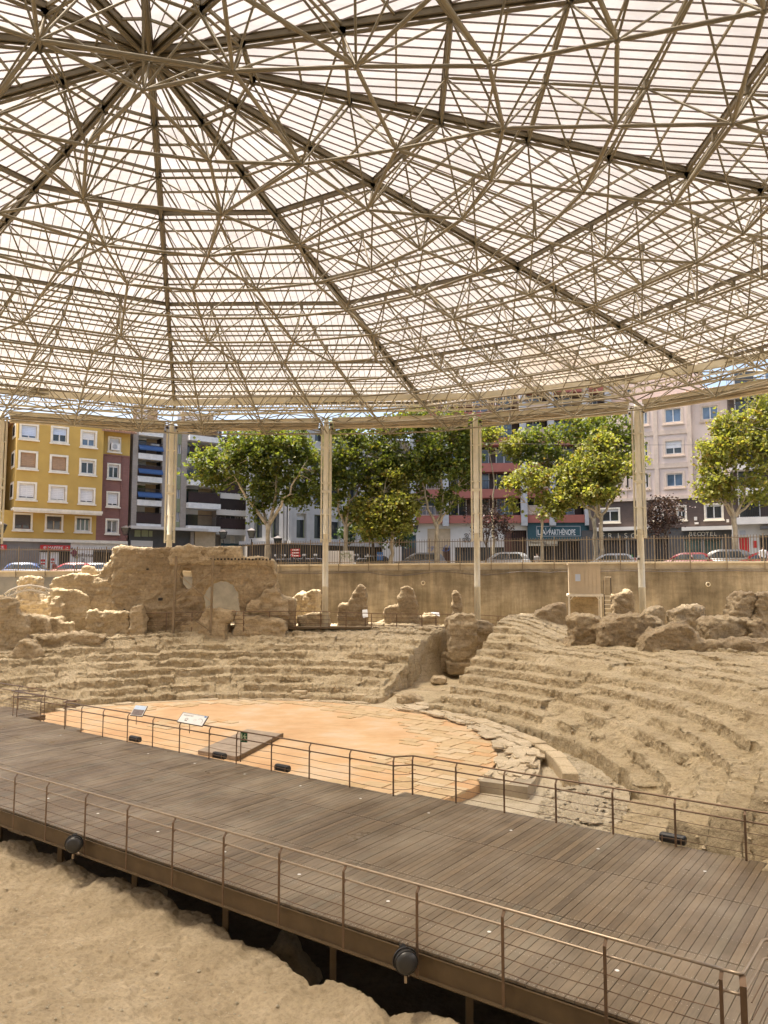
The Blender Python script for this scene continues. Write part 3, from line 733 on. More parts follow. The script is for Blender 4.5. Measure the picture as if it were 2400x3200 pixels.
for k in range(6500):
    a = R(rngg.uniform(-50, 20)); r = rngg.uniform(12.8, 16.9)
    x, y = C2[0] + r * math.cos(a), C2[1] + r * math.sin(a)
    if en_of(x, y)[1] < 17.3 or math.hypot(x - C1[0], y - C1[1]) < 13.2: continue
    s_ = rngg.uniform(.025, .06); z = -1.12 + .04 * math.sin(x * 3) + rngg.uniform(-.02, .06)
    gv.add([(x + px * s_, y + py * s_, z + pz * s_ * .7) for px, py, pz in ico], icf)
for k in range(500):                                             # band of cobbles across the gravel
    t = rngg.random(); x0, y0 = 7.0 - 1.6 * t, 26.6 - 4.6 * t
    x, y = x0 + rngg.normal(0, .35), y0 + rngg.normal(0, .25); s_ = rngg.uniform(.05, .12)
    if en_of(x, y)[1] < 17.3: continue
    gv.add([(x + px * s_ * 1.3, y + py * s_, -1.03 + pz * s_ * .7) for px, py, pz in ico], icf)
build('gravel', gv, MAT['gravelbed'], kind='stuff')
X, Y = np.meshgrid(np.linspace(1.5, 12, 110), np.linspace(15.5, 36, 200), indexing='ij')
Zg = -1.09 + fbm(xyz(X, Y), 1.2, 3, 91).reshape(X.shape) * .05 - 3 * (1 - sstep(16.9, 17.0, en_of(X, Y)[1]))
Zg = np.where(np.hypot(X - C2[0], Y - C2[1]) < 17.2, Zg, -1.6)
grid_mesh('gravel_bed', X, Y, Zg, MAT['gravelbed'], kind='structure')

# ================================================================ RUINS (rough solids: real depth, voxel-rounded, eroded)
def crop(x0, y0, f): return lambda pts: [(x0 + x / f, y0 + y / f) for x, y in pts]
cA = crop(0, 1700, 1.843); cB = crop(800, 1700, 1.843); cC = crop(1500, 1750, 1.843)
RUIN_I = [0]
def ruin(name, label, pts, Y, thick, mat='ruin', yaw=0, holes=(), vox=.07, amp=.09, cat='ruin wall', zmin=None, round_=.05, strata=.06, parent=None, lean=0):
    RUIN_I[0] += 1; sd_ = RUIN_I[0] * 13
    us = [u for u, v in pts]; u0 = (min(us) + max(us)) / 2
    O = np.array(aty(u0, 1800, Y)[:2]); d = np.array((math.cos(R(yaw)), math.sin(R(yaw)))); nrm = np.array((-d[1], d[0]))
    def loc(u, v):
        x, f, t = ray(u, v); k = (O @ nrm) / (x * nrm[0] + f * nrm[1]); P = np.array((x * k, f * k))
        return (P - O) @ d, ZC + t * k
    cu = bpy.data.curves.new('ruin', 'CURVE'); cu.dimensions = '2D'; cu.fill_mode = 'BOTH'; cu.extrude = thick / 2 - round_; cu.bevel_depth = round_; cu.bevel_resolution = 0
    cu.offset = -round_
    for poly in [pts] + list(holes):
        sp = cu.splines.new('POLY'); L = [loc(u, v) for u, v in poly]
        if poly is pts and zmin is not None:
            vm = max(v for u, v in poly); L = [(s, zmin if v > vm - 5 else z) for (s, z), (u, v) in zip(L, poly)]
        if poly is pts and zmin is not None: L = [(s, max(z, zmin)) if z > zmin + .01 else (s, zmin) for s, z in L]
        sp.points.add(len(L) - 1)
        for p, (s, z) in zip(sp.points, L): p.co = (s, z, 0, 1)
        sp.use_cyclic_u = True
    oc = bpy.data.objects.new('ruin_tmp', cu); COL.objects.link(oc)
    dg = bpy.context.evaluated_depsgraph_get(); me = bpy.data.meshes.new_from_object(oc.evaluated_get(dg)); bpy.data.objects.remove(oc)
    om = bpy.data.objects.new('ruin_tmp', me); COL.objects.link(om)
    md = om.modifiers.new('r', 'REMESH'); md.mode = 'VOXEL'; md.voxel_size = vox; md.use_smooth_shade = True
    dg = bpy.context.evaluated_depsgraph_get(); m2 = bpy.data.meshes.new_from_object(om.evaluated_get(dg)); bpy.data.objects.remove(om)
    n = len(m2.vertices)
    co = np.empty(n * 3); m2.vertices.foreach_get('co', co); co = co.reshape(-1, 3)
    no = np.empty(n * 3); m2.vertices.foreach_get('normal', no); no = no.reshape(-1, 3)
    p = co + sd_
    a = fbm(p, .9, 3, sd_, .5) * amp * 1.3 + fbm(p, 3.2, 5, sd_ + 5, .66) * amp * 1.7 - np.abs(fbm(p, 1.8, 4, sd_ + 7, .6)) ** .7 * amp * 1.2 + amp * .3
    pw = p + np.stack([fbm(p, 1.5, 2, sd_ + 31), fbm(p, 1.5, 2, sd_ + 32), fbm(p, 1.5, 2, sd_ + 33)], 1) * .12
    a = a + cell3(pw, (1.7, 2.8, 1.7), sd_ + 20) * .85 * amp + cell3(pw, (4.2, 6., 4.2), sd_ + 24) * .4 * amp
    ps = p * np.array((.6, 3.4, .6)); a = a + fbm(ps, 1.3, 3, sd_ + 9) * strata
    co = co + no * a[:, None]
    # curve axes (x, y, z) -> along, up, depth (front face on the surveyed plane)
    dep = -co[:, 2] + thick / 2 - thick / 2
    zz = co[:, 1]
    W = np.stack([O[0] + d[0] * co[:, 0] + nrm[0] * (dep + thick / 2 + lean * zz), O[1] + d[1] * co[:, 0] + nrm[1] * (dep + thick / 2 + lean * zz), zz], 1)
    base = np.array((W[:, 0].mean(), W[:, 1].mean(), W[:, 2].min()))
    if parent is None: W = W - base
    m2.vertices.foreach_set('co', W.astype(np.float32).ravel()); m2.update()
    m2.polygons.foreach_set('use_smooth', np.ones(len(m2.polygons), dtype=bool))
    m2.materials.clear()
    o = link(name, m2, MAT[mat], parent)
    if parent is None: o.location = base; props(o, label, cat)
    return o

# the tall arched wall, three leaves of masonry standing together as one thing
aw = empty('arched_ruin_wall', (-14.5, 51.5, 1.5), label='tall earthen ruin wall with a round arch and a small window opening', cat='ruin wall')
ARCH = cA([(1160, 470), (1166, 300), (1182, 255), (1222, 222), (1270, 208), (1322, 219), (1358, 250), (1377, 300), (1380, 470)])
WIN = cA([(1040, 160), (1048, 146), (1098, 144), (1106, 162), (1106, 264), (1075, 268), (1046, 240), (1038, 226)])
ruin('back_leaf', '', cA([(640, 560), (644, 60), (700, 22), (850, 27), (985, 24), (1052, 16), (1084, 2), (1122, 14), (1384, 17), (1394, 76), (1500, 82), (1570, 87), (1590, 118), (1596, 200), (1606, 262), (1622, 306), (1700, 318), (1700, 560)]),
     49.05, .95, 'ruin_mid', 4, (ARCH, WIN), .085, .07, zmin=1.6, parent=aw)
ruin('front_leaf', '', cA([(276, 560), (278, 232), (300, 198), (370, 182), (452, 174), (520, 176), (580, 170), (590, 124), (640, 88), (646, 24), (700, 20), (850, 26), (970, 24), (985, 60), (1000, 110), (1010, 150), (1000, 420), (1010, 560)]),
     48.8, .95, 'ruin', 4, (), .09, .08, zmin=1.6, parent=aw)
ruin('upper_band', '', cA([(968, 118), (966, 60), (985, 22), (1052, 15), (1084, 1), (1122, 13), (1384, 16), (1394, 75), (1500, 80), (1572, 86), (1590, 120), (1594, 196), (1560, 128), (1400, 118), (1200, 122), (1040, 118)]),
     49.0, .85, 'ruin', 4, (cA([(1160, 66), (1160, 40), (1186, 38), (1186, 66)]), cA([(1282, 62), (1282, 32), (1306, 30), (1306, 62)])), .09, .06, parent=aw)
ruin('right_jamb', '', cA([(1404, 560), (1410, 400), (1430, 345), (1500, 300), (1560, 250), (1596, 205), (1606, 262), (1622, 306), (1660, 330), (1660, 560)]), 49.0, .7, 'ruin', 4, (), .1, .09, zmin=1.6, parent=aw)
g = MB()
for x in range(1195, 1560, 20):
    u, v = cA([(x, 88 + random.uniform(-2, 3))])[0]; X0, Y0, Z0 = aty(u, v, 48.96); s_ = .055
    g.box((X0 - s_, Y0 - .03, Z0 - s_), (X0 + s_, Y0 + .03, Z0 + s_))
build('putlog_hole_shade', g, MAT['interior'], aw, kind='stuff')  # solid dark blocks painting the shade inside the putlog holes
for (x, y, w, h) in ((925, 318, 20, 14), (850, 145, 8, 8), (720, 378, 66, 10)):
    u, v = cA([(x, y)])[0]; X0, Y0, Z0 = aty(u, v, 48.8); g = MB(); sx_ = w / 1.843 / 2400 * 51 / 2; sz_ = h / 1.843 / 2400 * 51 / 2
    g.box((X0 - sx_, Y0 - .12, Z0 - sz_), (X0 + sx_, Y0 + .1, Z0 + sz_)); build('socket_hole_shade', g, MAT['interior'], aw)  # near-black block drawn for the shade in the wall socket

LR = [  # name, label, outline, distance, thickness, material, yaw
 ('ruin_tower', 'square stub of an earthen tower standing under the white arched truss', cA([(86, 470), (90, 230), (95, 200), (120, 186), (175, 184), (200, 200), (203, 240), (216, 300), (236, 322), (268, 320), (282, 296), (290, 470)]), 53.6, 1.6, 'ruin', 0),
 ('cap_block', 'small stepped masonry cap sitting on the low shoulder of the arched wall', cA([(462, 176), (468, 150), (478, 130), (525, 126), (538, 150), (540, 176)]), 49.2, .8, 'ruin', 0),
 ('curved_ruin_wall', 'thick rounded ruin wall with a smooth top before the arched wall', cA([(292, 600), (296, 264), (330, 259), (440, 262), (490, 284), (517, 312), (514, 350), (520, 400), (520, 600)]), 48.2, 1.3, 'ruin', 8),
 ('ruin_pillar', 'slim earthen pillar with a narrow neck before the rounded ruin wall', cA([(286, 560), (284, 440), (290, 330), (302, 302), (338, 301), (346, 340), (360, 392), (366, 450), (366, 560)]), 47.6, .8, 'ruin', 0),
 ('low_ruin_block', 'broad low ruin block with a sunlit flat top beside the square pillar', cA([(484, 600), (490, 440), (508, 392), (548, 382), (640, 392), (745, 396), (748, 600)]), 47.9, 1.7, 'ruin', 3),
 ('square_pillar', 'square upright pillar of coursed earth between low block and arched wall', cA([(738, 600), (744, 400), (751, 356), (818, 350), (824, 420), (832, 600)]), 47.7, .9, 'ruin', 0),
 ('corner_ruin_wall', 'tall corner wall with a ragged descending top at the edge of the ruins', cA([(-70, 700), (-60, 560), (-20, 300), (18, 312), (45, 305), (76, 311), (100, 372), (110, 404), (156, 410), (158, 560), (150, 700)]), 43.6, 1.5, 'ruin', 18),
 ('stepped_ruin_wall', 'short ruin wall with a notched slot beside the ragged corner wall', cA([(150, 640), (154, 410), (222, 416), (256, 450), (264, 520), (262, 640)]), 45.6, 1.0, 'ruin', -6),
 ('ruin_steps', 'small flight of worn masonry steps rising between ruin stubs', cA([(262, 640), (264, 462), (272, 426), (330, 422), (346, 450), (394, 455), (402, 520), (402, 640)]), 46.6, 1.2, 'ruin', 4),
 ('leaning_boulder', 'leaning pale boulder at the foot of the ragged corner wall', cA([(56, 660), (60, 624), (82, 590), (106, 556), (140, 555), (188, 590), (198, 626), (200, 660)]), 42.4, 1.2, 'ruin', 0),
 ('footing_wall', 'long low footing wall edging the top of the seating steps', cA([(144, 680), (150, 532), (205, 525), (400, 518), (560, 524), (600, 540), (566, 580), (500, 592), (380, 615), (360, 680)]), 45.0, 1.5, 'ruin', 6),
 ('stub_wall', 'low broken wall with a notch standing before the arch', cA([(1036, 620), (1042, 450), (1100, 441), (1130, 450), (1186, 372), (1240, 373), (1264, 382), (1328, 386), (1334, 440), (1302, 455), (1300, 620)]), 48.3, 1.1, 'ruin', -4),
 ('rubble_stub', 'pointed stub and tumbled rubble above the seating steps beside the arch', cA([(1338, 620), (1346, 440), (1364, 391), (1394, 392), (1410, 411), (1500, 409), (1510, 424), (1580, 424), (1640, 452), (1660, 620)]), 48.5, 1.3, 'ruin', 0),
 ('side_mound', 'sloping earth mound leaning against the end of the arched wall', cB([(40, 470), (60, 330), (130, 304), (165, 320), (205, 308), (260, 280), (338, 268), (346, 300), (345, 380), (340, 470)]), 52.6, 2.0, 'ruin', -6),
 ('buttress_stub', 'ragged buttress stub with a sloping shoulder before the concrete wall', cB([(462, 470), (470, 388), (482, 345), (530, 340), (556, 290), (572, 258), (600, 228), (630, 250), (642, 320), (640, 470)]), 50.6, 1.2, 'ruin_dark', 0),
 ('buttress_stub', 'taller buttress stub with a low ledge on one side before the concrete wall', cB([(728, 470), (735, 395), (742, 370), (818, 355), (826, 308), (840, 255), (870, 247), (908, 260), (916, 305), (932, 360), (940, 470)]), 50.4, 1.0, 'ruin_dark', 0),
 ('buttress_stub', 'narrow dark buttress stub close to a cream column', cB([(1132, 470), (1128, 285), (1150, 268), (1176, 280), (1190, 340), (1206, 470)]), 50.4, .8, 'ruin_dark', 0),
 ('rubble_mound', 'rounded rubble mound crowning the seating steps before the walkway railing', cB([(640, 540), (735, 520), (745, 466), (762, 430), (792, 390), (830, 380), (850, 400), (882, 404), (890, 428), (1000, 408), (1046, 405), (1052, 450), (1050, 560)]), 50.5, 1.8, 'ruin', 0),
 ('rubble_mound', 'small cracked block among rubble on the top seating step', cB([(230, 520), (240, 420), (330, 398), (415, 395), (425, 465), (425, 560)]), 50.2, 1.1, 'ruin', 0),
 ('passage_wall', 'long plastered wall running back along the passage behind the pier', cB([(1262, 760), (1268, 440), (1330, 445), (1422, 490), (1470, 540), (1470, 760)]), 48.6, 1.0, 'ruin', 22),
 ('rock_stub', 'crumbling rock stub beside the white booth stilts', cC([(312, 430), (320, 342), (332, 300), (390, 276), (450, 250), (490, 250), (498, 340), (500, 430)]), 46.8, 1.2, 'ruin', 0),
 ('rock_pinnacle', 'upright rough rock pinnacle standing by the booth ladder', cC([(772, 430), (778, 340), (782, 206), (830, 190), (866, 168), (884, 184), (890, 320), (892, 430)]), 46.2, 1.0, 'ruin', 0),
 ('sunlit_stub', 'low ruin stub with a sunlit top edge behind a cream column', cC([(940, 430), (955, 330), (972, 290), (1050, 268), (1070, 276), (1080, 350), (1090, 430)]), 43.2, 1.1, 'ruin', 0),
 ('back_hummock', 'pale earth hummock against the foot of the concrete wall', cC([(1090, 470), (1128, 380), (1130, 300), (1200, 270), (1290, 268), (1304, 380), (1320, 470)]), 43.0, 1.6, 'ruin', 0),
 ('undercut_rock', 'round-topped rock with a hollow undercut beside the ridge of the seating', cC([(470, 640), (508, 492), (545, 452), (538, 345), (580, 321), (650, 325), (700, 345), (706, 400), (690, 474), (720, 540), (700, 640)]), 41.2, 1.8, 'ruin', 0),
 ('humpback_rock', 'long humpbacked ruin mass of coursed concrete above the seating slope', cC([(680, 660), (690, 540), (696, 390), (732, 360), (800, 335), (880, 314), (1000, 330), (1055, 350), (1062, 382), (1010, 430), (950, 470), (930, 660)]), 39.6, 1.9, 'ruin', -4),
 ('stepped_ridge', 'long ruin wall with a stair cut in its sloping end above the slope', cC([(890, 700), (930, 520), (948, 468), (972, 432), (1060, 402), (1150, 374), (1230, 390), (1256, 432), (1282, 475), (1400, 472), (1480, 470), (1500, 461), (1700, 464), (1800, 480), (1800, 740), (1290, 740)]), 36.8, 1.6, 'ruin', -10),
 ('square_ruin_block', 'squarish ruin block with a flat top behind the long stepped ridge', cC([(1316, 560), (1320, 480), (1320, 372), (1350, 341), (1420, 337), (1550, 350), (1570, 402), (1577, 480), (1577, 560)]), 38.9, 1.9, 'ruin', 0),
 ('sloping_rock', 'sloping rubble rock against the flank of the squarish block', cC([(1556, 560), (1560, 362), (1600, 340), (1640, 380), (1690, 440), (1690, 560)]), 38.6, 1.5, 'ruin', 0),
 ('split_rock', 'large rounded rock split by a crack against the concrete wall', cC([(1466, 330), (1470, 306), (1490, 240), (1520, 192), (1560, 180), (1601, 192), (1604, 250), (1582, 290), (1552, 336), (1500, 326)]), 40.6, 1.5, 'ruin', 0),
 ('wall_rock', 'tall rock mass rising to the parapet beyond the crack', cC([(1540, 470), (1560, 345), (1592, 300), (1608, 200), (1659, 186), (1720, 190), (1760, 470)]), 40.4, 1.6, 'ruin', 0),
]
for nm, lb, ol, Yd, tk, mt, yw in LR:
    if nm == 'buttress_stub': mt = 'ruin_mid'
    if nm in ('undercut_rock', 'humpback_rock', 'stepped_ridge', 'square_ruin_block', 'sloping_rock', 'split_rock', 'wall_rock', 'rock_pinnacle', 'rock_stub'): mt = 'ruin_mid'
    ruin(nm, lb, ol, Yd, tk, mt, yw, (), .075, .06 if tk < 1.5 else .10, zmin=0. if Yd < 44.6 else .9)
pp = empty('passage_pier', (3.6, 47, -.6), label='massive undercut pier on a squared base block beside the passage', cat='ruin wall')
ruin('pier_shaft', '', cB([(1118, 690), (1121, 560), (1114, 430), (1180, 400), (1268, 410), (1276, 560), (1262, 690)]), 46.4, 1.7, 'ruin', 4, (), .08, .085, parent=pp)
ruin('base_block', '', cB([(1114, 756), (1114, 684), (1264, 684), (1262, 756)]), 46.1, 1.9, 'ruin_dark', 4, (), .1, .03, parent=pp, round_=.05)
for nm, lb, ol, Yd, tk in (('loose_block', 'loose broken stone block lying on the passage floor', cB([(1012, 806), (1020, 772), (1050, 764), (1102, 774), (1104, 800), (1060, 812)]), 43.8, .9),
                           ('loose_block', 'dark wedge of fallen masonry behind the loose block in the passage', cB([(1060, 735), (1062, 650), (1090, 620), (1116, 625), (1118, 735)]), 47.6, .8),
                           ('curb_block', 'tall squared block ending the seating row at the passage mouth', cB([(838, 920), (838, 868), (905, 862), (972, 900), (972, 948), (905, 940)]), 40.3, .8)):
    ruin(nm, lb, ol, Yd, tk, 'ruin', 0, (), .07, .04, cat='stone block', round_=.06)

# mound in front of the deck and the pit under it
nxy = (620, 380)
ee = np.linspace(-26, -1.0, nxy[0]); nn2 = np.linspace(2.5, 11.6, nxy[1])
EE, NN = np.meshgrid(ee, nn2, indexing='ij')
X = E_[0] * EE + N_[0] * NN; Y = E_[1] * EE + N_[1] * NN
p = xyz(X, Y)
edge = 10.3 + .45 * sstep(-8, -14, EE) + .15 * sstep(-14, -20, EE) + (fbm(p, .5, 3, 101) * .5 + fbm(p, 1.6, 3, 102) * .28).reshape(X.shape) - .9 * sstep(-6.2, -4, EE)
edge = edge - 6 * sstep(-5.6, -4.6, EE)
h = -1.0 + .30 * sstep(9, 6, NN) + (fbm(p, .5, 3, 103) * .09 + fbm(p, 2.2, 4, 104, .6) * .06 + fbm(p, 8, 4, 105, .65) * .04 + cell3(p, (3.2, 3.2, 3.2), 107) * .025 + cell3(p, (9., 9., 9.), 108) * .012).reshape(X.shape)
lump = np.maximum(0, fbm(p, 1.1, 2, 106).reshape(X.shape)) * .35 * sstep(-1.4, -.1, NN - edge)
drop = sstep(-.12, .28, NN - edge)
Z = (h + lump) * (1 - drop) + -2.9 * drop
grid_mesh('earth_mound', X, Y, Z, MAT['mound'], kind='structure')
pebs = [(430, 2758, .16, .1), (1060, 3150, .05, .04), (720, 2880, .05, .04), (640, 3170, .06, .04)]
for i, (lb, Yd, ol, tk) in enumerate((
    ('rounded stone half hidden in the dark pit under the deck', 19.3, [(430, 2870), (434, 2800), (455, 2778), (490, 2772), (504, 2800), (506, 2868), (480, 2880)], .5),
    ('lumpy stack of stones standing in the dark pit under the deck', 16.4, [(815, 3060), (838, 3000), (870, 2952), (895, 2945), (925, 2985), (955, 3030), (985, 3090), (940, 3110)], .6),
    ('low pale stone at the lip of the pit', 19.6, [(135, 2756), (140, 2732), (170, 2722), (208, 2724), (212, 2752), (180, 2762)], .5))):
    ruin('pit_stone', lb, ol, Yd, tk, 'mound', 0, (), .05, .05, cat='stone', round_=.06)
g = MB()
for k in range(2600):
    e0 = RNG.uniform(-20, -5); n0 = RNG.uniform(5, 9.4); x, y, _ = en(e0, n0); s_ = .007 + .035 * RNG.random() ** 3
    i0 = int((e0 + 26) / 25. * (nxy[0] - 1)); j0 = int((n0 - 2.5) / 9.1 * (nxy[1] - 1)); z = Z[i0, j0]
    g.add([(x + px * s_, y + py * s_, z + pz * s_ * .7) for px, py, pz in ico], icf)
build('pebbles', g, MAT['gravelbed'], kind='stuff')

# ================================================================ TIMBER DECK
dk = empty('timber_deck', en(-12, 13.9, -.6), label='long raised timber stage deck of dark brown boards crossing the site', cat='deck')
PW = .145
secs = [(10.38, 12.74), (12.75, 15.12), (15.13, None)]
planks = []; screws = MB()
k0 = int(-35 / PW)
def far_edge(e): return 17.52 if e > -12.1 else (17.12 if e > -26.9 else (17.45 if e > -31.9 else 18.45))
for k in range(k0, int(2.4 / PW)):
    e0 = k * PW
    if e0 < -34.6 : continue
    for si, (n0, n1) in enumerate(secs):
        if n1 is None: n1 = far_edge(e0)
        if e0 > -2.15 and si == 0: n0 = 11.5
        planks.append((e0, n0, n1 - .004))
rk = random.Random(4)
planks.sort(key=lambda t: np.hypot(*(E_ * t[0] + N_ * (t[1] + t[2]) / 2)))
rest = MB()
for i, (e0, n0, n1) in enumerate(planks):
    zt = rk.uniform(-.003, .003); ge = .0045
    g = MB() if i < 300 else rest
    c = en(e0 + PW / 2, (n0 + n1) / 2, zt - .02)
    t = rk.uniform(-.0012, .0012)
    ax = np.array((*(E_), t * 6)); 
    g.obox(c, ax, PW / 2 - ge, (*N_, 0), (n1 - n0) / 2, (0, 0, 1), .02)
    if i < 300: build('plank', g, MAT['wood'], dk)
    for nn in (n0 + .05, (n0 * 2 + n1) / 3, (n0 + 2 * n1) / 3, n1 - .05):
        for de in (.036, .109):
            if rk.random() < .06: continue
            x, y, _ = en(e0 + de, nn + rk.uniform(-.006, .006)); r_ = .0075
            if x * x + y * y > 22 ** 2 and nn not in (n0 + .05, n1 - .05): continue
            screws.add([(x + r_ * math.cos(a), y + r_ * math.sin(a), zt + .002) for a in (0, 1.05, 2.09, 3.14, 4.19, 5.24)], [(0, 1, 2, 3, 4, 5)])
build('planks', rest, MAT['wood'], dk, kind='stuff')
build('screws', screws, MAT['screw'], dk, kind='stuff')
g = MB()
for n0 in (10.9, 12.74, 15.12, 16.7):
    g.bar(en(-34, n0, -.14), en(2, n0, -.14), .12, .16)
build('joists', g, MAT['fascia'], dk)
g = MB(); g.bar(en(-34, 10.36, -.215), en(-2.1, 10.36, -.215), .012, .33); g.bar(en(-34, 10.33, -.385), en(-2.1, 10.33, -.385), .10, .014); g.bar(en(-34, 10.345, -.052), en(-2.1, 10.345, -.052), .03, .012)
g.bar(en(-2.1, 10.36, -.2), en(-2.1, 11.45, -.2), .012, .33); g.bar(en(-2.1, 11.46, -.2), en(2.2, 11.46, -.2), .012, .33)
build('fascia_beam', g, MAT['fascia'], dk)
for e0 in (-22.6, -20.1, -17.3, -14.45, -11.6, -8.9, -6.2, -3.6):
    g = MB(); g.box((-.055, -.055, -2.6), (.055, .055, -.3)); V = [tuple(np.array(en(e0, 10.75)) + np.array(v)) for v in g.v]
    g.v = V; build('support_post', g, MAT['fascia'], dk)
g = MB()
for e0 in np.arange(-22, -2, 2.85): g.bar(en(e0, 14.2, -1.4), en(e0, 14.25, -1.4), .1, 2.4)
for e0 in (-10.49, -8.27, -6.23, -4.08, -12.6, -14.7, -16.9, -19.1, -21.4, -24, -26.5):
    g2_ = MB(); x, y, _ = en(e0, 16.3); g2_.lathe((x, y, 0), [(.001, .002), (.03, .004), (.036, .006), (.02, .011), (.001, .012)], 10); build('deck_light', g2_, MAT['decklight'], dk)
for e0 in (-4.16, -6.26, -8.28, -10.4, -12.5, -14.7, -17, -19.2, -2.05):
    g2_ = MB(); x, y, _ = en(e0, 11.52); g2_.lathe((x, y, 0), [(.001, .002), (.03, .004), (.036, .006), (.02, .011), (.001, .012)], 10); build('deck_light', g2_, MAT['decklight'], dk)
# pit back wall so that the space below the deck closes
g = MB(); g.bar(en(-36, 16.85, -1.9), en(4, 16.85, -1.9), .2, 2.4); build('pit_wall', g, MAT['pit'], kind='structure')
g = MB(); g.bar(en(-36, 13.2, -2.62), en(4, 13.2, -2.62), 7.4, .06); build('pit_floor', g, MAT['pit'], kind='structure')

def railing(root, segs, out, tubemat, zt=1.0, lightpost=False, ends=()):
    """segs: list of post (e,n) runs; out: -1/+1 side on which the posts stand"""
    for run in segs:
        P = [np.array(en(e, n, 0)) for e, n in run]
        for i, p in enumerate(P):
            q = P[min(i + 1, len(P) - 1)] - P[max(i - 1, 0)]; d = q / np.linalg.norm(q); nr = np.array((-d[1], d[0], 0)) * out
            g = MB(); b = p + nr * .06
            zb = -.32
            g.bar(b + (0, 0, zb), b + (0, 0, .905), .045, .012, up=nr); g.bar(b + (0, 0, .9), p + (0, 0, .975), .045, .012, up=(0, 0, 1))
            g.bar(b + (0, 0, .715), p + (0, 0, .755), .03, .012, up=(0, 0, 1))
            build('post', g, MAT['rail'], root)
        top = MB(); top.path([p + (0, 0, zt) for p in P], .022, 8); build('handrail', top, MAT[tubemat], root, smooth=True)
        mid = MB(); mid.path([p + (0, 0, .765) for p in P], .019, 8); build('mid_rail', mid, MAT[tubemat], root, smooth=True)
        for zz in (.56, .36, .16):
            w = MB(); pts = []
            for a, b in zip(P, P[1:]):
                d = (b - a)[:2] / np.linalg.norm(b - a); nr = np.array((-d[1], d[0], 0)) * out * .06
                for t in (0, .25, .5, .75): pts.append(a + (b - a) * t + nr + (0, 0, zz - .05 * t * (1 - t) * (1 + .6 * math.sin(a[0] * 3 + zz * 9))))
            pts.append(P[-1] + nr + (0, 0, zz)); w.path(pts, .0075, 5); build('wire', w, MAT['rail'], root)
nr_ = empty('deck_railing', en(-11, 10.2), label='near steel railing with round handrail along the pit side of the deck', cat='railing')
near_e = [-26, -24.5, -23, -21.5, -20, -18.5, -17.1, -15.55, -14.05, -12.58, -11.12, -9.7, -8.25, -6.8, -5.34, -3.85, -2.42]
railing(nr_, [[(e, 10.28) for e in near_e]], -1, 'rail_light')
g = MB()
for z, r_ in ((1.0, .022), (.765, .019)):
    g.path([en(-2.42, 10.28, z), en(-2.24, 10.28, z), en(-2.19, 10.32, z), en(-2.18, 10.5, z), en(-2.16, 11.38, z), en(-2.12, 11.44, z), en(-2.0, 11.46, z), en(2.2, 11.46, z)], r_, 8)
build('corner_rail', g, MAT['rail_light'], nr_, smooth=True)
g = MB()
for z in (.56, .36, .16): g.path([en(-2.16, 10.6, z), en(-2.14, 11.4, z), en(-2.05, 11.44, z), en(2.2, 11.44, z)], .0075, 5)
build('wire', g, MAT['rail'], nr_)
g = MB(); b = np.array(en(-2.17, 10.22)); g.bar(b + (0, 0, -.35), b + (0, 0, .9), .075, .02, up=(*N_, 0)); g.bar(b + (0, 0, .89), np.array(en(-2.2, 10.32, .975)), .075, .02); g.bar(b + (0, 0, .70), np.array(en(-2.2, 10.32, .75)), .04, .02)
b = np.array(en(-.7, 11.42)); g.bar(b + (0, 0, -.35), b + (0, 0, .97), .05, .014, up=(*N_, 0)); build('post', g, MAT['rail'], nr_)
fr_ = empty('deck_railing', en(-15, 17.2), label='far steel railing with sagging wires between the deck and the orchestra', cat='railing')
railing(fr_, [[(3.0, 17.46), (1.6, 17.46), (.2, 17.46), (-.8, 17.46), (-2.2, 17.46), (-3.54, 17.46), (-4.93, 17.46), (-6.29, 17.46), (-7.65, 17.46), (-9.0, 17.46), (-10.37, 17.46), (-11.72, 17.46), (-12.06, 17.06),
                (-13.52, 17.06), (-15.0, 17.06), (-16.5, 17.06), (-18., 17.06), (-19.25, 17.06), (-20.7, 17.06), (-22.1, 17.06), (-23.5, 17.06), (-24.95, 17.06), (-26.3, 17.06), (-27.4, 17.06)]], 1, 'rail')
g = MB()
for z, r_ in ((1.0, .022), (.765, .019)): g.path([en(-27.4, 17.06, z), en(-27.6, 17.06, z), en(-27.68, 17.2, z), en(-27.6, 17.36, z), en(-27.3, 17.4, z)], r_, 8)
build('return_rail', g, MAT['rail'], fr_, smooth=True)
fr2 = empty('deck_railing', en(-30, 17.4), label='short steel railing between two steps beyond the far railing end', cat='railing')
railing(fr2, [[(-27.9, 17.42), (-29.7, 17.42), (-31.5, 17.42), (-31.8, 17.42)]], 1, 'rail')
g = MB()
for z, r_ in ((1.0, .022), (.765, .019)):
    g.path([en(-27.9, 17.42, z), en(-27.66, 17.42, z), en(-27.6, 17.52, z), en(-27.6, 17.75, z)], r_, 8); g.path([en(-31.8, 17.42, z), en(-32.05, 17.42, z), en(-32.05, 17.6, z), en(-31.2, 18.0, z), en(-31.1, 18.3, z)], r_, 8)
build('return_rail', g, MAT['rail'], fr2, smooth=True)
fr3 = empty('deck_railing', en(-33, 18.4), label='short railing end turning the stair corner at the far end of the deck', cat='railing')
railing(fr3, [[(-31.1, 18.4), (-33.2, 18.4), (-35., 18.4), (-37., 18.4)]], 1, 'rail')
g = MB(); g.bar(en(-32.0, 17.9, -.12), en(-31., 17.9, -.12), .9, .2); g.bar(en(-27.75, 17.3, -.12), en(-27.1, 17.3, -.12), .4, .2); build('step_edge', g, MAT['fascia'], fr3)

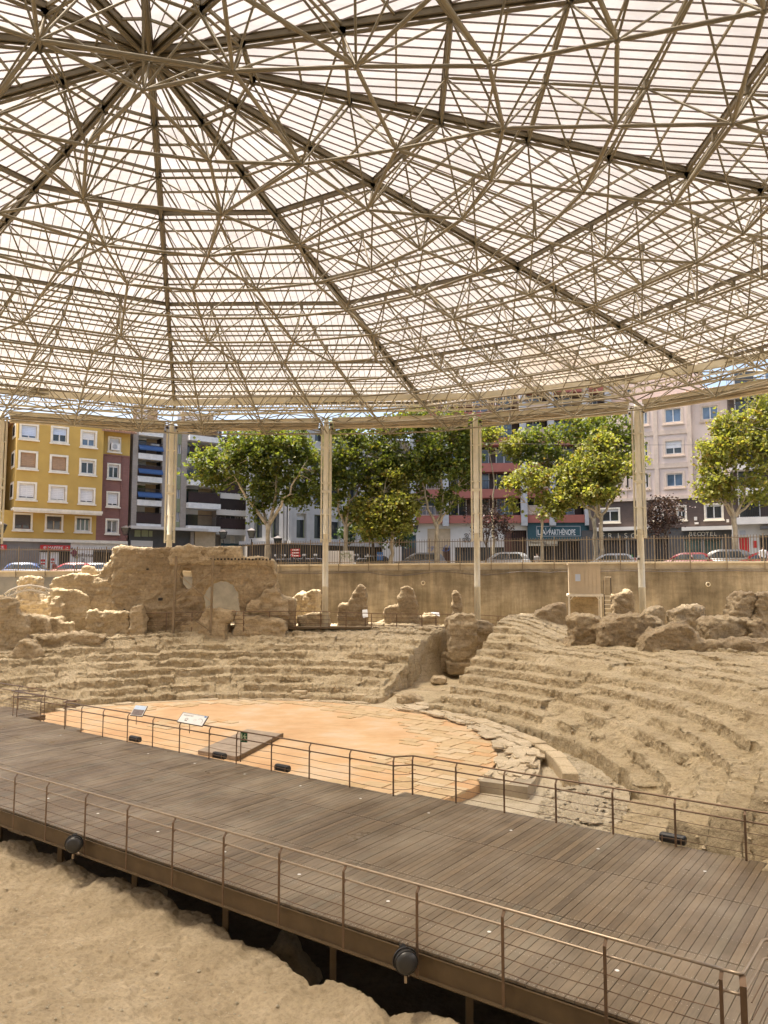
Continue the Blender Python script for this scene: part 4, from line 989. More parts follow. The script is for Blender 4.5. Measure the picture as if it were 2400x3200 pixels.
# info boards, exit sign, lamps on the deck edge
def board(name, label, uvs, z, photo):
    c = [np.array(aty(u, v, y)) for (u, v), y in uvs]
    bl, br, tr, tl = c
    nrm = np.cross(br - bl, tl - bl); nrm /= np.linalg.norm(nrm)
    root = empty(name, tuple((bl + br) / 2 - np.array((0, 0, .3))), label=label, cat='information board')
    def P(s, t, o): return bl + (br - bl) * s + (tl - bl) * t + nrm * o
    def rect(s0, t0, s1, t1, o0, o1, nm, mat):
        g = MB(); V = [P(s0, t0, o0), P(s1, t0, o0), P(s1, t1, o0), P(s0, t1, o0), P(s0, t0, o1), P(s1, t0, o1), P(s1, t1, o1), P(s0, t1, o1)]
        g.add(V, [(0, 3, 2, 1), (4, 5, 6, 7), (0, 1, 5, 4), (1, 2, 6, 5), (2, 3, 7, 6), (3, 0, 4, 7)]); return build(nm, g, mat, root)
    rect(0, 0, 1, 1, -.025, 0, 'frame', MAT['iron']); rect(.02, .03, .98, .97, 0, .006, 'face', MAT['panelboard'])
    if photo:
        rect(.06, .45, .94, .93, .006, .009, 'printed_photo', MAT['photo_sky']); rect(.06, .06, .94, .58, .009, .011, 'printed_photo', MAT['photo_dark'])
    else:
        rect(.03, .9, .97, .95, .006, .009, 'title_band', MAT['inkgrey']); rect(.88, .8, .96, .93, .009, .012, 'emblem', MAT['signblue'])
        for k in range(7): rect(.10, .80 - k * .022, .48 - .04 * (k == 6), .808 - k * .022, .006, .008, 'text_line', MAT['inkgrey'])
        g = MB()
        def arc(cx, cy_, rx, ry, a0, a1, w):
            for a in np.linspace(a0, a1, 15)[:-1]:
                b = a + (a1 - a0) / 14
                g.add([P(cx + rx * math.cos(a), cy_ + ry * math.sin(a), .008), P(cx + rx * math.cos(b), cy_ + ry * math.sin(b), .008), P(cx + rx * (1 - w) * math.cos(b), cy_ + ry * (1 - w) * math.sin(b), .008), P(cx + rx * (1 - w) * math.cos(a), cy_ + ry * (1 - w) * math.sin(a), .008)], [(0, 1, 2, 3)])
        arc(.3, .35, .07, .16, -.3, 3.5, .35); arc(.3, .33, .045, .1, 0, 6.28, .5); arc(.8, .35, .12, .3, -.6, 2.4, .2); arc(.62, .42, .05, .1, 0, 6.28, .25)
        build('plan_drawing', g, MAT['inkgrey'], root)
        g = MB(); g.add([P(.25, .2, .009), P(.35, .2, .009), P(.34, .27, .009), P(.26, .27, .009)], [(0, 1, 2, 3)]); build('plan_drawing', g, MAT['ink'], root)
    g = MB(); m = (bl + br) / 2; g.tube(m + nrm * -.03, m + np.array((0, .05, -.3)), .012, 6); build('bracket', g, MAT['rail'], root)
c9 = lambda x, y: (x / 2.37, 2080 + y / 2.37)
board('info_board', 'white information board with plan drawings fixed to the far railing', [(c9(1308, 415), 25.6), (c9(1498, 450), 24.9), (c9(1547, 370), 25.35), (c9(1357, 343), 26.05)], 1, False)
board('info_board', 'narrow tilted board with a dark landscape picture fixed to the far railing', [(c9(962, 368), 27.3), (c9(1052, 378), 26.95), (c9(1096, 300), 27.4), (c9(1005, 291), 27.75)], 1, True)
ex = empty('exit_sign', en(-18.0, 17.06, .8), label='small green emergency exit sign with a running figure on the far railing', cat='exit sign')
ec = np.array(aty(762, 2304, 24.4)); ax_ = np.array((.95, -.3, 0)); ax_ /= np.linalg.norm(ax_); an = np.array((ax_[1], -ax_[0], 0))
def erect(x0, z0, x1, z1, o, nm, mat, pts=None):
    pts = pts or [(x0, z0), (x1, z0), (x1, z1), (x0, z1)]
    g = MB(); n_ = len(pts)
    V = [ec + ax_ * x + (0, 0, z) + an * o for x, z in pts] + [ec + ax_ * x + (0, 0, z) + an * (o - .008) for x, z in pts]
    g.add(V, [tuple(range(n_)), tuple(range(2 * n_ - 1, n_ - 1, -1))] + [(n_ + k, n_ + (k + 1) % n_, (k + 1) % n_, k) for k in range(n_)]); build(nm, g, mat, ex)
erect(-.12, -.15, .12, .15, 0, 'plate', MAT['exitgreen']); erect(-.1, -.1, -.055, .11, .004, 'door_symbol', MAT['exitglow'])
for pts in ([(.035, .06), (.06, .085), (.04, .11), (.015, .09)], [(-.005, .06), (.05, .05), (.06, -.01), (.02, -.02)], [(.02, -.01), (.055, -.005), (.09, -.06), (.075, -.07)], [(.02, -.02), (.04, -.015), (.02, -.11), (.0, -.11)],
            [(.05, .05), (.1, .02), (.095, .005), (.045, .03)], [(-.005, .06), (.015, .05), (-.02, .0), (-.035, .01)], [(-.05, .0), (-.02, .02), (-.02, .0), (-.05, -.02)]):
    erect(0, 0, 0, 0, .004, 'figure_symbol', MAT['exitglow'], pts)
g = MB(); g.tube(ec + (0, 0, -.15) - ax_ * .1, ec + (0, 0, -.75) - ax_ * .1, .02, 6); build('stalk', g, MAT['rail'], ex)

def edge_lamp(e, n, label):
    root = empty('edge_floodlight', en(e, n, 0), label=label, cat='floodlight', group='black floodlights along the far deck edge')
    g = MB(); prof = [(-.05, 0), (.05, 0), (.085, .03), (.1, .09), (.085, .16), (.04, .19), (-.04, .19), (-.085, .16), (-.1, .09), (-.085, .03)]
    nP = len(prof); V = []
    for s_, sc in ((-.27, .8), (-.24, 1), (.24, 1), (.27, .8)):
        for a, b in prof: q = np.array(en(e + s_, n + a * sc)); V.append((q[0], q[1], .1 + (b - .1) * sc))
    F = [(i * nP + k, i * nP + (k + 1) % nP, (i + 1) * nP + (k + 1) % nP, (i + 1) * nP + k) for i in range(3) for k in range(nP)] + [tuple(range(nP - 1, -1, -1)), tuple(range(3 * nP, 4 * nP))]
    g.add(V, F); build('housing', g, MAT['blackplastic'], root)
    g = MB(); g.bar(en(e - .2, n - .12, .02), en(e - .2, n - .1, .15), .03, .02); g.bar(en(e + .2, n - .12, .02), en(e + .2, n - .1, .15), .03, .02); build('bracket', g, MAT['rail'], root)
edge_lamp(-5.05, 17.62, 'black floodlight on the far deck edge above the gravel'); edge_lamp(-16.25, 17.22, 'black floodlight on the far deck edge next after the exit sign')
edge_lamp(-19.0, 17.22, 'black floodlight beside the end of the thin timber ramp'); edge_lamp(-23.35, 17.22, 'black floodlight on the deck edge below the landscape board')
def drum_lamp(e, label):
    root = empty('drum_floodlight', en(e, 10.1, -.3), label=label, cat='floodlight', group='round floodlights hung on the near deck fascia')
    c = np.array(en(e, 10.08, -.08)); g = MB()
    axd = np.array((*(E_ * .75 - N_ * .66), .0)); axd /= np.linalg.norm(axd); up = np.array((0, 0, 1.)); side = np.cross(axd, up)
    V = []; pr = [(.02, -.14), (.10, -.135), (.15, -.09), (.172, 0), (.164, .08), (.12, .12), (.02, .13)]
    for r_, h_ in pr:
        for k in range(18): t = 2 * PI * k / 18; V.append(c + axd * h_ + (side * math.cos(t) + up * math.sin(t)) * r_)
    F = [(i * 18 + k, i * 18 + (k + 1) % 18, (i + 1) * 18 + (k + 1) % 18, (i + 1) * 18 + k) for i in range(6) for k in range(18)] + [tuple(range(17, -1, -1)), tuple(range(108, 126))]
    g.add(V, F); build('housing', g, MAT['darkgrey'], root, smooth=True)
    g = MB(); g.path([c - axd * .19 + side * .03 + up * t for t in (.16, .05, -.08, -.2)], .025, 5); g.tube(c - axd * .15 + up * .14, c - axd * .205 + up * .1, .05, 10); g.path([c - axd * .02 + (side * math.cos(a_) + up * math.sin(a_)) * .184 for a_ in np.linspace(-.5, PI + .5, 18)], .016, 5); build('yoke', g, MAT['blackplastic'], root); g = MB(); g.path([c + axd * .06 + (side * math.cos(a_) + up * math.sin(a_)) * .171 for a_ in np.linspace(0, 2 * PI, 25)], .012, 5); g.path([c - axd * .1 + (side * math.cos(a_) + up * math.sin(a_)) * .152 for a_ in np.linspace(0, 2 * PI, 25)], .012, 5); build('cooling_rib', g, MAT['blackplastic'], root)
    g = MB(); g.tube(c - axd * .2 + up * .11, c - axd * .215 + up * .105, .02, 8); build('bolt', g, MAT['rim'], root)
    g = MB(); g.path([c - axd * .16 + up * -.17, c - axd * .2 + up * -.24 - side * .05, c - axd * .14 + up * -.27 - side * .1, c - axd * .05 + up * -.25 - side * .06], .012, 5); g.bar(c + up * -.2, c + up * -.3, .1, .04); build('bracket', g, MAT['rail_light'], root)
drum_lamp(-6.92, 'round dark floodlight hung on the fascia close to the camera'); drum_lamp(-15.72, 'round dark floodlight hung on the fascia farther along the pit')

# unseen museum and side blocks round the viewpoint, added to cut frontal sky light
g = MB(); g.box((-30, -16, -3.2), (22, -5, 16)); g.box((-60, -16, -3.2), (-46, 44, 17)); g.box((40, -16, -3.2), (54, 36, 17)); build('sky_blocking_wall', g, MAT['offwhite'], kind='structure')

# ================================================================ ROOF: twelve-sided polycarbonate canopy on a double-layer space frame
AP = np.array((-6.3, 19.5)); AZ = 19.55; SL = .07; RW = 2.65; RIDGE0 = 14.0; NR = 12
roof = empty('roof_canopy', (AP[0], AP[1], 16.), label='vast twelve sided translucent roof canopy on a steel tube space frame', cat='roof canopy')
def ridge_dir(i): a = R(RIDGE0 + 30 * i); return np.array((math.cos(a), math.sin(a)))
def rp3(i, k, dz=0.):                                            # ridge i, row k (k may be fractional)
    p = AP + ridge_dir(i) * (RW * k / math.cos(R(15))); return np.array((p[0], p[1], AZ - SL * RW * k + dz))
def up_pt(f, k, t, dz=0.): return rp3(f, k, dz) * (1 - t) + rp3(f + 1, k, dz) * t
def nseg(k): return 0 if k == 0 else 1 if k < 3 else 2 if k < 6 else 4
def lo_pts(f, k):                                                # lower nodes of facet f between rows k and k+1
    kk = k + .5
    if k == 0: return []
    if k == 1: return [up_pt(f, kk, 0, -2.05)] if f % 2 == 0 else []
    if k == 2: ts = [.5]
    elif k < 6: ts = [.25, .75]
    else: ts = [.125, .375, .625, .875]
    return [up_pt(f, kk, t, -2.05 - .012 * k) for t in ts]
struts = []                                                      # (p, q, radius, kind)
nodes = []
UP = {}
for f in range(12):
    for k in range(0, NR + 1):
        n = nseg(k)
        for j in range(n + 1): UP[(f, k, j)] = up_pt(f, k, j / n if n else 0, 0)
for f in range(12):
    for k in range(0, NR):
        n0, n1 = nseg(k), nseg(k + 1)
        for j in range(n1):
            struts.append((UP[(f, k + 1, j)], UP[(f, k + 1, j + 1)], .042, 'ring'))
        for j in range(1, n1):                                   # interior radial chords (ridges are beams)
            t = j / n1
            if n0 and abs(t * n0 - round(t * n0)) < 1e-6: struts.append((UP[(f, k, int(round(t * n0)))], UP[(f, k + 1, j)], .04, 'radial'))
        for j in range(n1 + 1): nodes.append(UP[(f, k + 1, j)])
        for Lp in lo_pts(f, k):
            nodes.append(Lp)
            cands = [UP[(f, k, j)] for j in range(n0 + 1)] + [UP[(f, k + 1, j)] for j in range(n1 + 1)]
            if k == 1: cands = [UP[(f, 1, 0)], UP[(f, 2, 0)], UP[((f - 1) % 12, 2, 0)], UP[(f, 2, 1)], UP[((f - 1) % 12, 1, 0)], UP[(f, 1, 1)], UP[(f, 0, 0)]]
            dd = sorted(cands, key=lambda q: np.linalg.norm(q[:2] - Lp[:2]))
            take = 7 if k == 1 else 5 if n0 != n1 else 4
            for q in dd[:take]: struts.append((Lp, q, .031, 'web'))
# lower chords
rows = {k: [p for f in range(12) for p in lo_pts(f, k)] for k in range(1, NR)}
inner = [np.array((*(AP + ridge_dir(i) * 1.9 + 0), AZ - 2.05)) for i in (1, 5, 9)]
for k, P in rows.items():
    m = len(P)
    for j in range(m): struts.append((P[j], P[(j + 1) % m], .052, 'lower'))
    if k + 1 in rows:
        Q = rows[k + 1]
        for a in P:
            dd = sorted(Q, key=lambda q: np.linalg.norm(q - a))
            for q in dd[:(1 if len(Q) == m else 2)]: struts.append((a, q, .048, 'lower'))
apex = np.array((AP[0], AP[1], AZ))
for a in inner:
    nodes.append(a); struts.append((a, apex, .036, 'web'))
    for i in range(0, 12):
        q = UP[(i, 1, 0)]
        if np.linalg.norm(q - a) < 3.1: struts.append((a, q, .031, 'web'))
    for b in sorted(rows[1], key=lambda q: np.linalg.norm(q - a))[:2]: struts.append((a, b, .052, 'lower'))
for i in range(3): struts.append((inner[i], inner[(i + 1) % 3], .052, 'lower'))
# keep what the place around the camera can show, the 300 largest as parts
camp = np.array((0, 0, ZC))
def key(s): m = (s[0] + s[1]) / 2 - camp; return np.linalg.norm(m) / s[2] / np.linalg.norm(s[1] - s[0]) + (60 if m[1] < 3 else 0) + (40 if abs(m[0]) > .62 * m[1] + 3 else 0)
struts.sort(key=key)
rest = MB(); nb = MB()
NAME = {'ring': 'upper_chord', 'radial': 'upper_chord', 'web': 'brace', 'lower': 'lower_chord'}
for i, (p, q, r_, kd) in enumerate(struts):
    d = (q - p) / np.linalg.norm(q - p)
    G = MB() if i < 290 else rest
    nsd = 10 if i < 120 else 6
    G.tube(p + d * .2, q - d * .2, r_, nsd, caps=False)
    G.tube(p + d * .06, p + d * .2, r_ * .45, nsd, r_, False); G.tube(q - d * .2, q - d * .06, r_, nsd, r_ * .45, False)
    if i < 290: build(NAME[kd], G, MAT['steel'], roof, smooth=True)
build('far_struts', rest, MAT['steel'], roof, kind='stuff', smooth=True)
for p in nodes: nb.ball(p, .075, 8, 5); nb.tube(p + (0, 0, .05), p + (0, 0, .2), .03, 5)
build('node_balls', nb, MAT['steel'], roof, kind='stuff', smooth=True)
# ridge beams (twin channels), ring beams, purlins, sheet joints, sheets
KE = 12.32
for i in range(12):
    g = MB(); d = np.array((*ridge_dir(i), 0)); sd = np.array((-d[1], d[0], 0))
    for o in (-.06, .06): g.bar(rp3(i, .0, .24) + sd * o + d * .15, rp3(i, KE, .24) + sd * o, .045, .15)
    g.bar(rp3(i, 0, .325) + d * .15, rp3(i, KE, .325), .22, .02); g.tube(rp3(i, 0, .02) + d * .2, rp3(i, KE - .32, .02), .05, 8)
    build('ridge_beam', g, MAT['steel_dark'], roof)
for f in range(12):
    for k in range(1, NR + 1):
        g = MB(); big = k % 3 == 0
        a, b = rp3(f, k, .30), rp3(f, k, .30); a, b = up_pt(f, k, 0, .25), up_pt(f, k, 1, .25)
        g.bar(a, b, .10 if big else .06, .14 if big else .09)
        if big: g.bar(a + (0, 0, .08), b + (0, 0, .08), .18, .015)
        for j in range(nseg(k) + 1):
            p = UP[(f, k, j)]; g.box((p[0] - .07, p[1] - .07, p[2]), (p[0] + .07, p[1] + .07, p[2] + .22))
        build('ring_beam' if big else 'purlin', g, MAT['steel_dark'] if big else MAT['steel'], roof)
        h = MB(); h.bar(up_pt(f, k - .5, 0, .29), up_pt(f, k - .5, 1, .29), .055, .065); build('purlin', h, MAT['steel'], roof)
jt = MB(); 
def facet_frame(f):
    m = ridge_dir(f) + ridge_dir(f + 1); m /= np.linalg.norm(m); return m, np.array((-m[1], m[0]))
JW = .333
for f in range(12):
    m, tn = facet_frame(f); half = math.tan(R(15)); Amax = KE * RW
    nj = int(Amax * half / JW)
    offs = [j * JW for j in range(-nj, nj + 1)]
    def pt(ap_, t, dz): q = AP + m * ap_ + tn * t; return (q[0], q[1], AZ + .37 - SL * ap_ + dz)
    for t in offs:
        a0 = abs(t) / half + .15
        if a0 < Amax - .3: jt.bar(pt(a0, t, -.045), pt(Amax, t, -.045), .021, .04)
    edges = [-Amax * half] + offs[(nj % 3)::3] + [Amax * half]
    for t0, t1 in zip(edges, edges[1:]):
        if t1 - t0 < .02: continue
        t0i, t1i = t0, t1
        if t0 < 0 < t1: poly = [(abs(t0) / half, t0), (0, 0), (abs(t1) / half, t1), (Amax, t1), (Amax, t0)]
        else: poly = [(abs(t0) / half, t0), (abs(t1) / half, t1), (Amax, t1), (Amax, t0)]
        if abs(poly[0][0] - Amax) < 1e-6 : poly = poly[1:]
        g = MB(); V = [pt(a, t, 0) for a, t in poly]
        pp_ = []
        for q in V:
            if not pp_ or np.linalg.norm(np.array(q) - np.array(pp_[-1])) > 1e-4: pp_.append(q)
        if len(pp_) < 3: continue
        g.add(pp_, [tuple(range(len(pp_)))]); build('roof_sheet', g, MAT['sheet'], roof)
build('joint_bars', jt, MAT['joint'], roof, kind='stuff')

# ---- columns, edge truss, blinds
CP = [(-24.09, 47.72), (-14.26, 50.97), (-3.80, 49.94), (5.93, 49.05), (15.05, 45.02), (22.4, 38.2)]
def extra(a, r=34.4): return (AP[0] + r * math.cos(R(a)), AP[1] + r * math.sin(R(a)))
CPX = [extra(139)] + CP + [extra(17.5)]
CPX = [np.array(p) for p in CPX]; ZTOP = 16.2
def lay(i):                                                      # tangent at column i
    d = CPX[min(i + 1, len(CPX) - 1)] - CPX[max(i - 1, 0)]; return d / np.linalg.norm(d)
CLAB = ['cream steel column outside the ochre building corner', 'cream steel column rising behind the arched ruin wall', 'cream steel column before the two big plane trees, next after the arched wall',
        'cream steel column before the red banded apartment building', 'cream steel column between the white booth and the pink building, with a small camera', 'cream steel column beyond the last blind on the pink building side']
for i, p in enumerate(CPX):
    if i in (0, 7): continue
    root = empty('steel_column', (p[0], p[1], 1.6), label=CLAB[i - 1], cat='column', group='cream steel columns carrying the roof canopy')
    tn = lay(i); nv = np.array((-tn[1], tn[0])); T = np.array((*tn, 0)); Nn = np.array((*nv, 0)); c0 = np.array((p[0], p[1], 0.))
    g = MB(); g.lathe((p[0], p[1], 0), [(.19, 1.2), (.19, 5.2), (.2, 5.21), (.2, 5.25), (.19, 5.26), (.19, 8.6), (.2, 8.61), (.2, 8.64), (.19, 8.65), (.19, 15.4), (.175, 15.75), (.14, 16.2)], 20); build('shaft', g, MAT['cream'], root, smooth=True)
    for s_ in (-1, 1):
        for dn in (-.30,):
            g = MB(); a = c0 + T * .31 * s_ + Nn * .05; zb = 8.1 if i > 1 else 7.9
            g.bar(a + (0, 0, zb), a + (0, 0, 15.85), .10, .08, up=Nn); a2 = a - Nn * .10 - T * .05 * s_
            g.bar(a2 + (0, 0, zb), a2 + (0, 0, 15.7), .05, .10, up=Nn); build('guide_rail', g, MAT['cream'], root)
    for z in (8.25, 9.9, 11.95, 14.3):
        g = MB(); g.bar(c0 + T * -.31 + Nn * -.12 + (0, 0, z), c0 + T * .31 + Nn * -.12 + (0, 0, z), .10, .06, up=(0, 0, 1)); g.tube(c0 + T * -.14 + Nn * -.22 + (0, 0, z), c0 + T * -.14 + Nn * -.12 + (0, 0, z), .055, 8); g.tube(c0 + T * .14 + Nn * -.22 + (0, 0, z), c0 + T * .14 + Nn * -.12 + (0, 0, z), .055, 8); build('bracket', g, MAT['cream'], root)
    g = MB(); g.bar(c0 + T * -.28 + Nn * -.2 + (0, 0, 11.4), c0 + T * .28 + Nn * -.2 + (0, 0, 11.4), .04, .16); build('junction_plate', g, MAT['cream'], root)
    g = MB()
    for s_ in (-1, 1): g.tube(c0 + T * s_ * .3 + Nn * -.12 + (0, 0, 15.85), c0 + T * s_ * .3 + Nn * .12 + (0, 0, 15.85), .09, 10); g.tube(c0 + T * s_ * .36 + Nn * -.1 + (0, 0, 15.55), c0 + T * s_ * .46 + Nn * -.1 + (0, 0, 15.55), .07, 8)
    build('pulley', g, MAT['iron'], root)
    if i == 5:
        g = MB(); b = c0 - Nn * .22 + T * -.08 + (0, 0, 6.95); g.bar(b, b + (0, 0, .12), .12, .1); build('security_camera', g, MAT['white'], root); g = MB(); g.ball(b + (0, 0, -.07), .07, 8, 5); build('camera_dome', g, MAT['blackplastic'], root)
# fans from column heads, edge truss
et = empty('edge_truss', (AP[0], AP[1] + 33, 16), label='shallow zigzag steel truss and gutter running round the roof edge over the columns', cat='truss')
for i in range(len(CPX) - 1):
    a, b = CPX[i], CPX[i + 1]
    def E3(t, out, z):
        q = a + (b - a) * t; d = q - AP; d /= np.linalg.norm(d)
        bow = .0
        q = q + d * (out + bow); return np.array((q[0], q[1], z))
    g = MB(); g.bar(E3(0, -.9, 17.35), E3(1, -.9, 17.35), .32, .34); g.bar(E3(0, -.72, 17.55), E3(1, -.72, 17.55), .08, .10); build('gutter_beam', g, MAT['cream'], et)
    g = MB(); g.bar(E3(0, -.3, 16.62), E3(1, -.3, 16.62), .10, .12); g.bar(E3(0, -1.5, 16.7), E3(1, -1.5, 16.7), .07, .07); g.bar(E3(0, -1.5, 17.9), E3(1, -1.5, 17.9), .07, .07); build('chord', g, MAT['cream'], et)
    nb_ = 16
    for j in range(nb_):
        g = MB(); t0, tm, t1 = j / nb_, (j + .5) / nb_, (j + 1) / nb_
        g.tube(E3(t0, -.3, 16.65), E3(tm, -.8, 17.25), .032, 6); g.tube(E3(tm, -.8, 17.25), E3(t1, -.3, 16.65), .032, 6)
        if j % 2 == 0: g.tube(E3(t0, -1.5, 16.7), E3(t0, -1.5, 17.9), .03, 5)
        build('zigzag', g, MAT['cream'], et, kind='stuff')
    for j in range(4):                                           # struts from edge to frame
        g = MB(); t = j / 4
        q0 = E3(t, -.3, 16.6 if j else ZTOP)
        near = sorted(rows[NR - 1] + [UP[(f, NR, jj)] for f in range(12) for jj in range(5)], key=lambda q: np.linalg.norm(q - q0))[:6]
        for q in near: g.tube(q0, q, .034, 6)
        build('edge_strut', g, MAT['steel'], et)
BL = ['rolled beige blind of the bay outside the ochre building edge', 'rolled beige blind hanging over the ochre building bay', 'rolled beige blind hanging over the wide plane tree bay', 'rolled beige blind hanging over the bay of the twin plane trees',
      'rolled beige blind hanging over the bay with the dark blue shop sign', 'rolled beige blind sloping over the bay before the pink building', 'rolled beige blind of the bay past the pink building']
rb = random.Random(8)
for i in range(len(CPX) - 1):
    a, b = CPX[i], CPX[i + 1]; d = (b - a) / np.linalg.norm(b - a); L = np.linalg.norm(b - a); nv = np.array((d[1], -d[0]))
    nv = nv if nv @ (AP - a) > 0 else -nv
    root = empty('rolled_blind', (*((a + b) / 2), 15.3), label=BL[i], cat='blind', group='rolled blinds between the roof columns')
    def B3(s_, o, z): q = a + d * s_ + nv * o; return np.array((q[0], q[1], z))
    g = MB(); g.bar(B3(.42, .05, 16.12), B3(L - .42, .05, 16.12), .26, .24); g.bar(B3(.42, .05, 16.25), B3(L - .42, .05, 16.25), .42, .03); build('blind_box', g, MAT['cream'], root)
    # folded fabric sagging under the box
    ns, nc = 90, 26; V = []; ph = rb.uniform(0, 6)
    for si in range(ns):
        s_ = .5 + (L - 1.0) * si / (ns - 1); e_ = min(1, min(si, ns - 1 - si) / 18); t = si / (ns - 1)
        for ci in range(nc):
            u = ci / (nc - 1); z = 15.98 - .30 * u * (1 + .10 * math.sin(t * 6 + ph)) - .10 * e_ * u
            fold = math.sin(u * 16 + 1.2 * math.sin(t * 7 + ph) + t * (9 if i % 2 else -9)) * .07 * (.35 + u) 
            bell = .10 * math.sin(PI * u) + .13 * u
            V.append(B3(s_, .1 + bell + fold, z))
    idx = np.arange(ns * nc).reshape(ns, nc); F = [tuple(int(q) for q in (idx[x, y], idx[x + 1, y], idx[x + 1, y + 1], idx[x, y + 1])) for x in range(ns - 1) for y in range(nc - 1)]
    # back sheet gives it thickness
    g = MB(); g.add(V, F)
    Vb = [np.array(v) - np.array((*nv, 0)) * .18 for v in V]; g.add(Vb, [f[::-1] for f in F]); build('fabric', g, MAT['fabric'], root, smooth=True)
    g = MB(); g.tube(B3(.5, .16, 15.60), B3(L - .5, .16, 15.60), .09, 10); build('bottom_roll', g, MAT['fabric'], root, smooth=True)

# ================================================================ BUILDINGS BEYOND THE STREET
class Fac:
    """one facade: a vertical plane through O with direction phi; local x along it, y into the building, z up"""
    def __init__(s, name, label, u0, Y0, phi, zb=None):
        s.O = np.array(aty(u0, 1800, Y0)[:2]); s.phi = R(phi); s.d = np.array((math.cos(s.phi), math.sin(s.phi))); s.n = np.array((-s.d[1], s.d[0]))
        s.zb = float(zst(s.O[0])) if zb is None else zb
        s.root = empty(name, (s.O[0], s.O[1], s.zb), s.phi, label, 'building')
    def at(s, u, v, yo=0.):
        x, f, t = ray(u, v); O = s.O + s.n * yo
        k = (O @ s.n) / (x * s.n[0] + f * s.n[1]); P = np.array((x * k, f * k)); return float((P - s.O) @ s.d), ZC + t * k - s.zb
    def rect(s, u0, v0, u1, v1, yo=0.):
        a = s.at(u0, (v0 + v1) / 2, yo)[0]; b = s.at(u1, (v0 + v1) / 2, yo)[0]; um = (u0 + u1) / 2
        return a, b, s.at(um, v1, yo)[1], s.at(um, v0, yo)[1]     # s0 s1 z0 z1
    def part(s, name, g, mat, parent=None, **kw): return build(name, g, mat if not isinstance(mat, str) else MAT[mat], parent or s.root, True, **kw)
    def box(s, name, mat, s0, s1, y0, y1, z0, z1, parent=None):
        g = MB(); g.box((s0, y0, z0), (s1, y1, z1)); return s.part(name, g, mat, parent)
    def wall(s, mat, s0, s1, z0, z1, ops=(), y=0., th=.32, name='wall'):
        xs_ = sorted({s0, s1, *[min(max(o[i], s0), s1) for o in ops for i in (0, 1)]}); zs_ = sorted({z0, z1, *[min(max(o[i], z0), z1) for o in ops for i in (2, 3)]})
        g = MB()
        def hole(a, b, c, d): m, n_ = (a + b) / 2, (c + d) / 2; return any(o[0] < m < o[1] and o[2] < n_ < o[3] for o in ops)
        for a, b in zip(xs_, xs_[1:]):
            for c, d in zip(zs_, zs_[1:]):
                if b - a < 1e-4 or d - c < 1e-4: continue
                if not hole(a, b, c, d): g.add([(a, y, c), (b, y, c), (b, y, d), (a, y, d)], [(0, 1, 2, 3)])
        for o in ops:
            a, b, c, d = o
            g.add([(a, y, c), (b, y, c), (b, y, d), (a, y, d), (a, y + th, c), (b, y + th, c), (b, y + th, d), (a, y + th, d)], [(0, 4, 5, 1), (1, 5, 6, 2), (2, 6, 7, 3), (3, 7, 4, 0)])
        return s.part(name, g, mat)
    def shell(s, mat, s0, s1, y0, y1, z0, z1, roofmat='tilered'):   # sides, back, top
        g = MB(); V = [(s0, y0, z0), (s1, y0, z0), (s1, y1, z0), (s0, y1, z0), (s0, y0, z1), (s1, y0, z1), (s1, y1, z1), (s0, y1, z1)]
        g.add(V, [(1, 2, 6, 5), (2, 3, 7, 6), (3, 0, 4, 7)]); s.part('side_wall', g, mat)
        g = MB(); g.add([(s0, y0, z1), (s1, y0, z1), (s1, y1, z1), (s0, y1, z1)], [(0, 1, 2, 3)]); s.part('roof', g, roofmat)
    def window(s, r, y=0., cas='trim', cw=.16, blind=None, bf=0., frame='white', glass='glass', leaves=2, sill=True, ins=.16, grid=False):
        a, b, c, d = r; fw = .07
        g = MB()
        if cw > 0:
            for q in ((a - cw, b + cw, d, d + cw), (a - cw, b + cw, c - cw, c), (a - cw, a, c, d), (b, b + cw, c, d)): g.box((q[0], y - .05, q[2]), (q[1], y + .03, q[3]))
        w = s.part('window', g, cas) if cw > 0 else None
        f = MB()
        for q in ((a, b, d - fw, d), (a, b, c, c + fw), (a, a + fw, c + fw, d - fw), (b - fw, b, c + fw, d - fw)): f.box((q[0], y + ins - .03, q[2]), (q[1], y + ins + .05, q[3]))
        for k in range(1, leaves): m = a + (b - a) * k / leaves; f.box((m - .045, y + ins - .03, c + fw), (m + .045, y + ins + .05, d - fw))
        if w is None: w = s.part('window', f, frame)
        else: s.part('frame', f, frame, w)
        s.box('pane', glass, a + .02, b - .02, y + ins + .055, y + ins + .08, c + .02, d - .02, w)
        if blind and bf > 0:
            zb_ = d - (d - c) * bf; g = MB(); nsl = max(3, int((d - zb_) / .14))
            for k in range(nsl): z1 = d - (d - zb_) * k / nsl; z0 = d - (d - zb_) * (k + 1) / nsl; g.box((a + .03, y + ins - .055, z0 + .008), (b - .03, y + ins - .035, z1))
            s.part('blind', g, blind, w)
        if sill: s.box('sill', cas, a - cw - .08, b + cw + .08, y - .16, y - .052, c - cw - .09, c - cw + .02, w)
        return w
    def railing(s, parent, s0, s1, y, z0, z1, mat='iron', pitch=.13, fill=None):
        g = MB(); g.box((s0, y - .03, z1 - .06), (s1, y + .03, z1)); g.box((s0, y - .02, z0 + .05), (s1, y + .02, z0 + .09))
        x = s0
        while x <= s1: g.box((x - .014, y - .014, z0), (x + .014, y + .014, z1 - .06)); x += pitch
        s.part('railing', g, mat, parent)
        if fill: s.box('screen', fill, s0 + .02, s1 - .02, y + .04, y + .06, z0 + .08, z1 - .08, parent)
k1 = lambda x0, y0, x1, y1: (x0 * .3617, 1250 + y0 * .3617, x1 * .3617, 1250 + y1 * .3617)
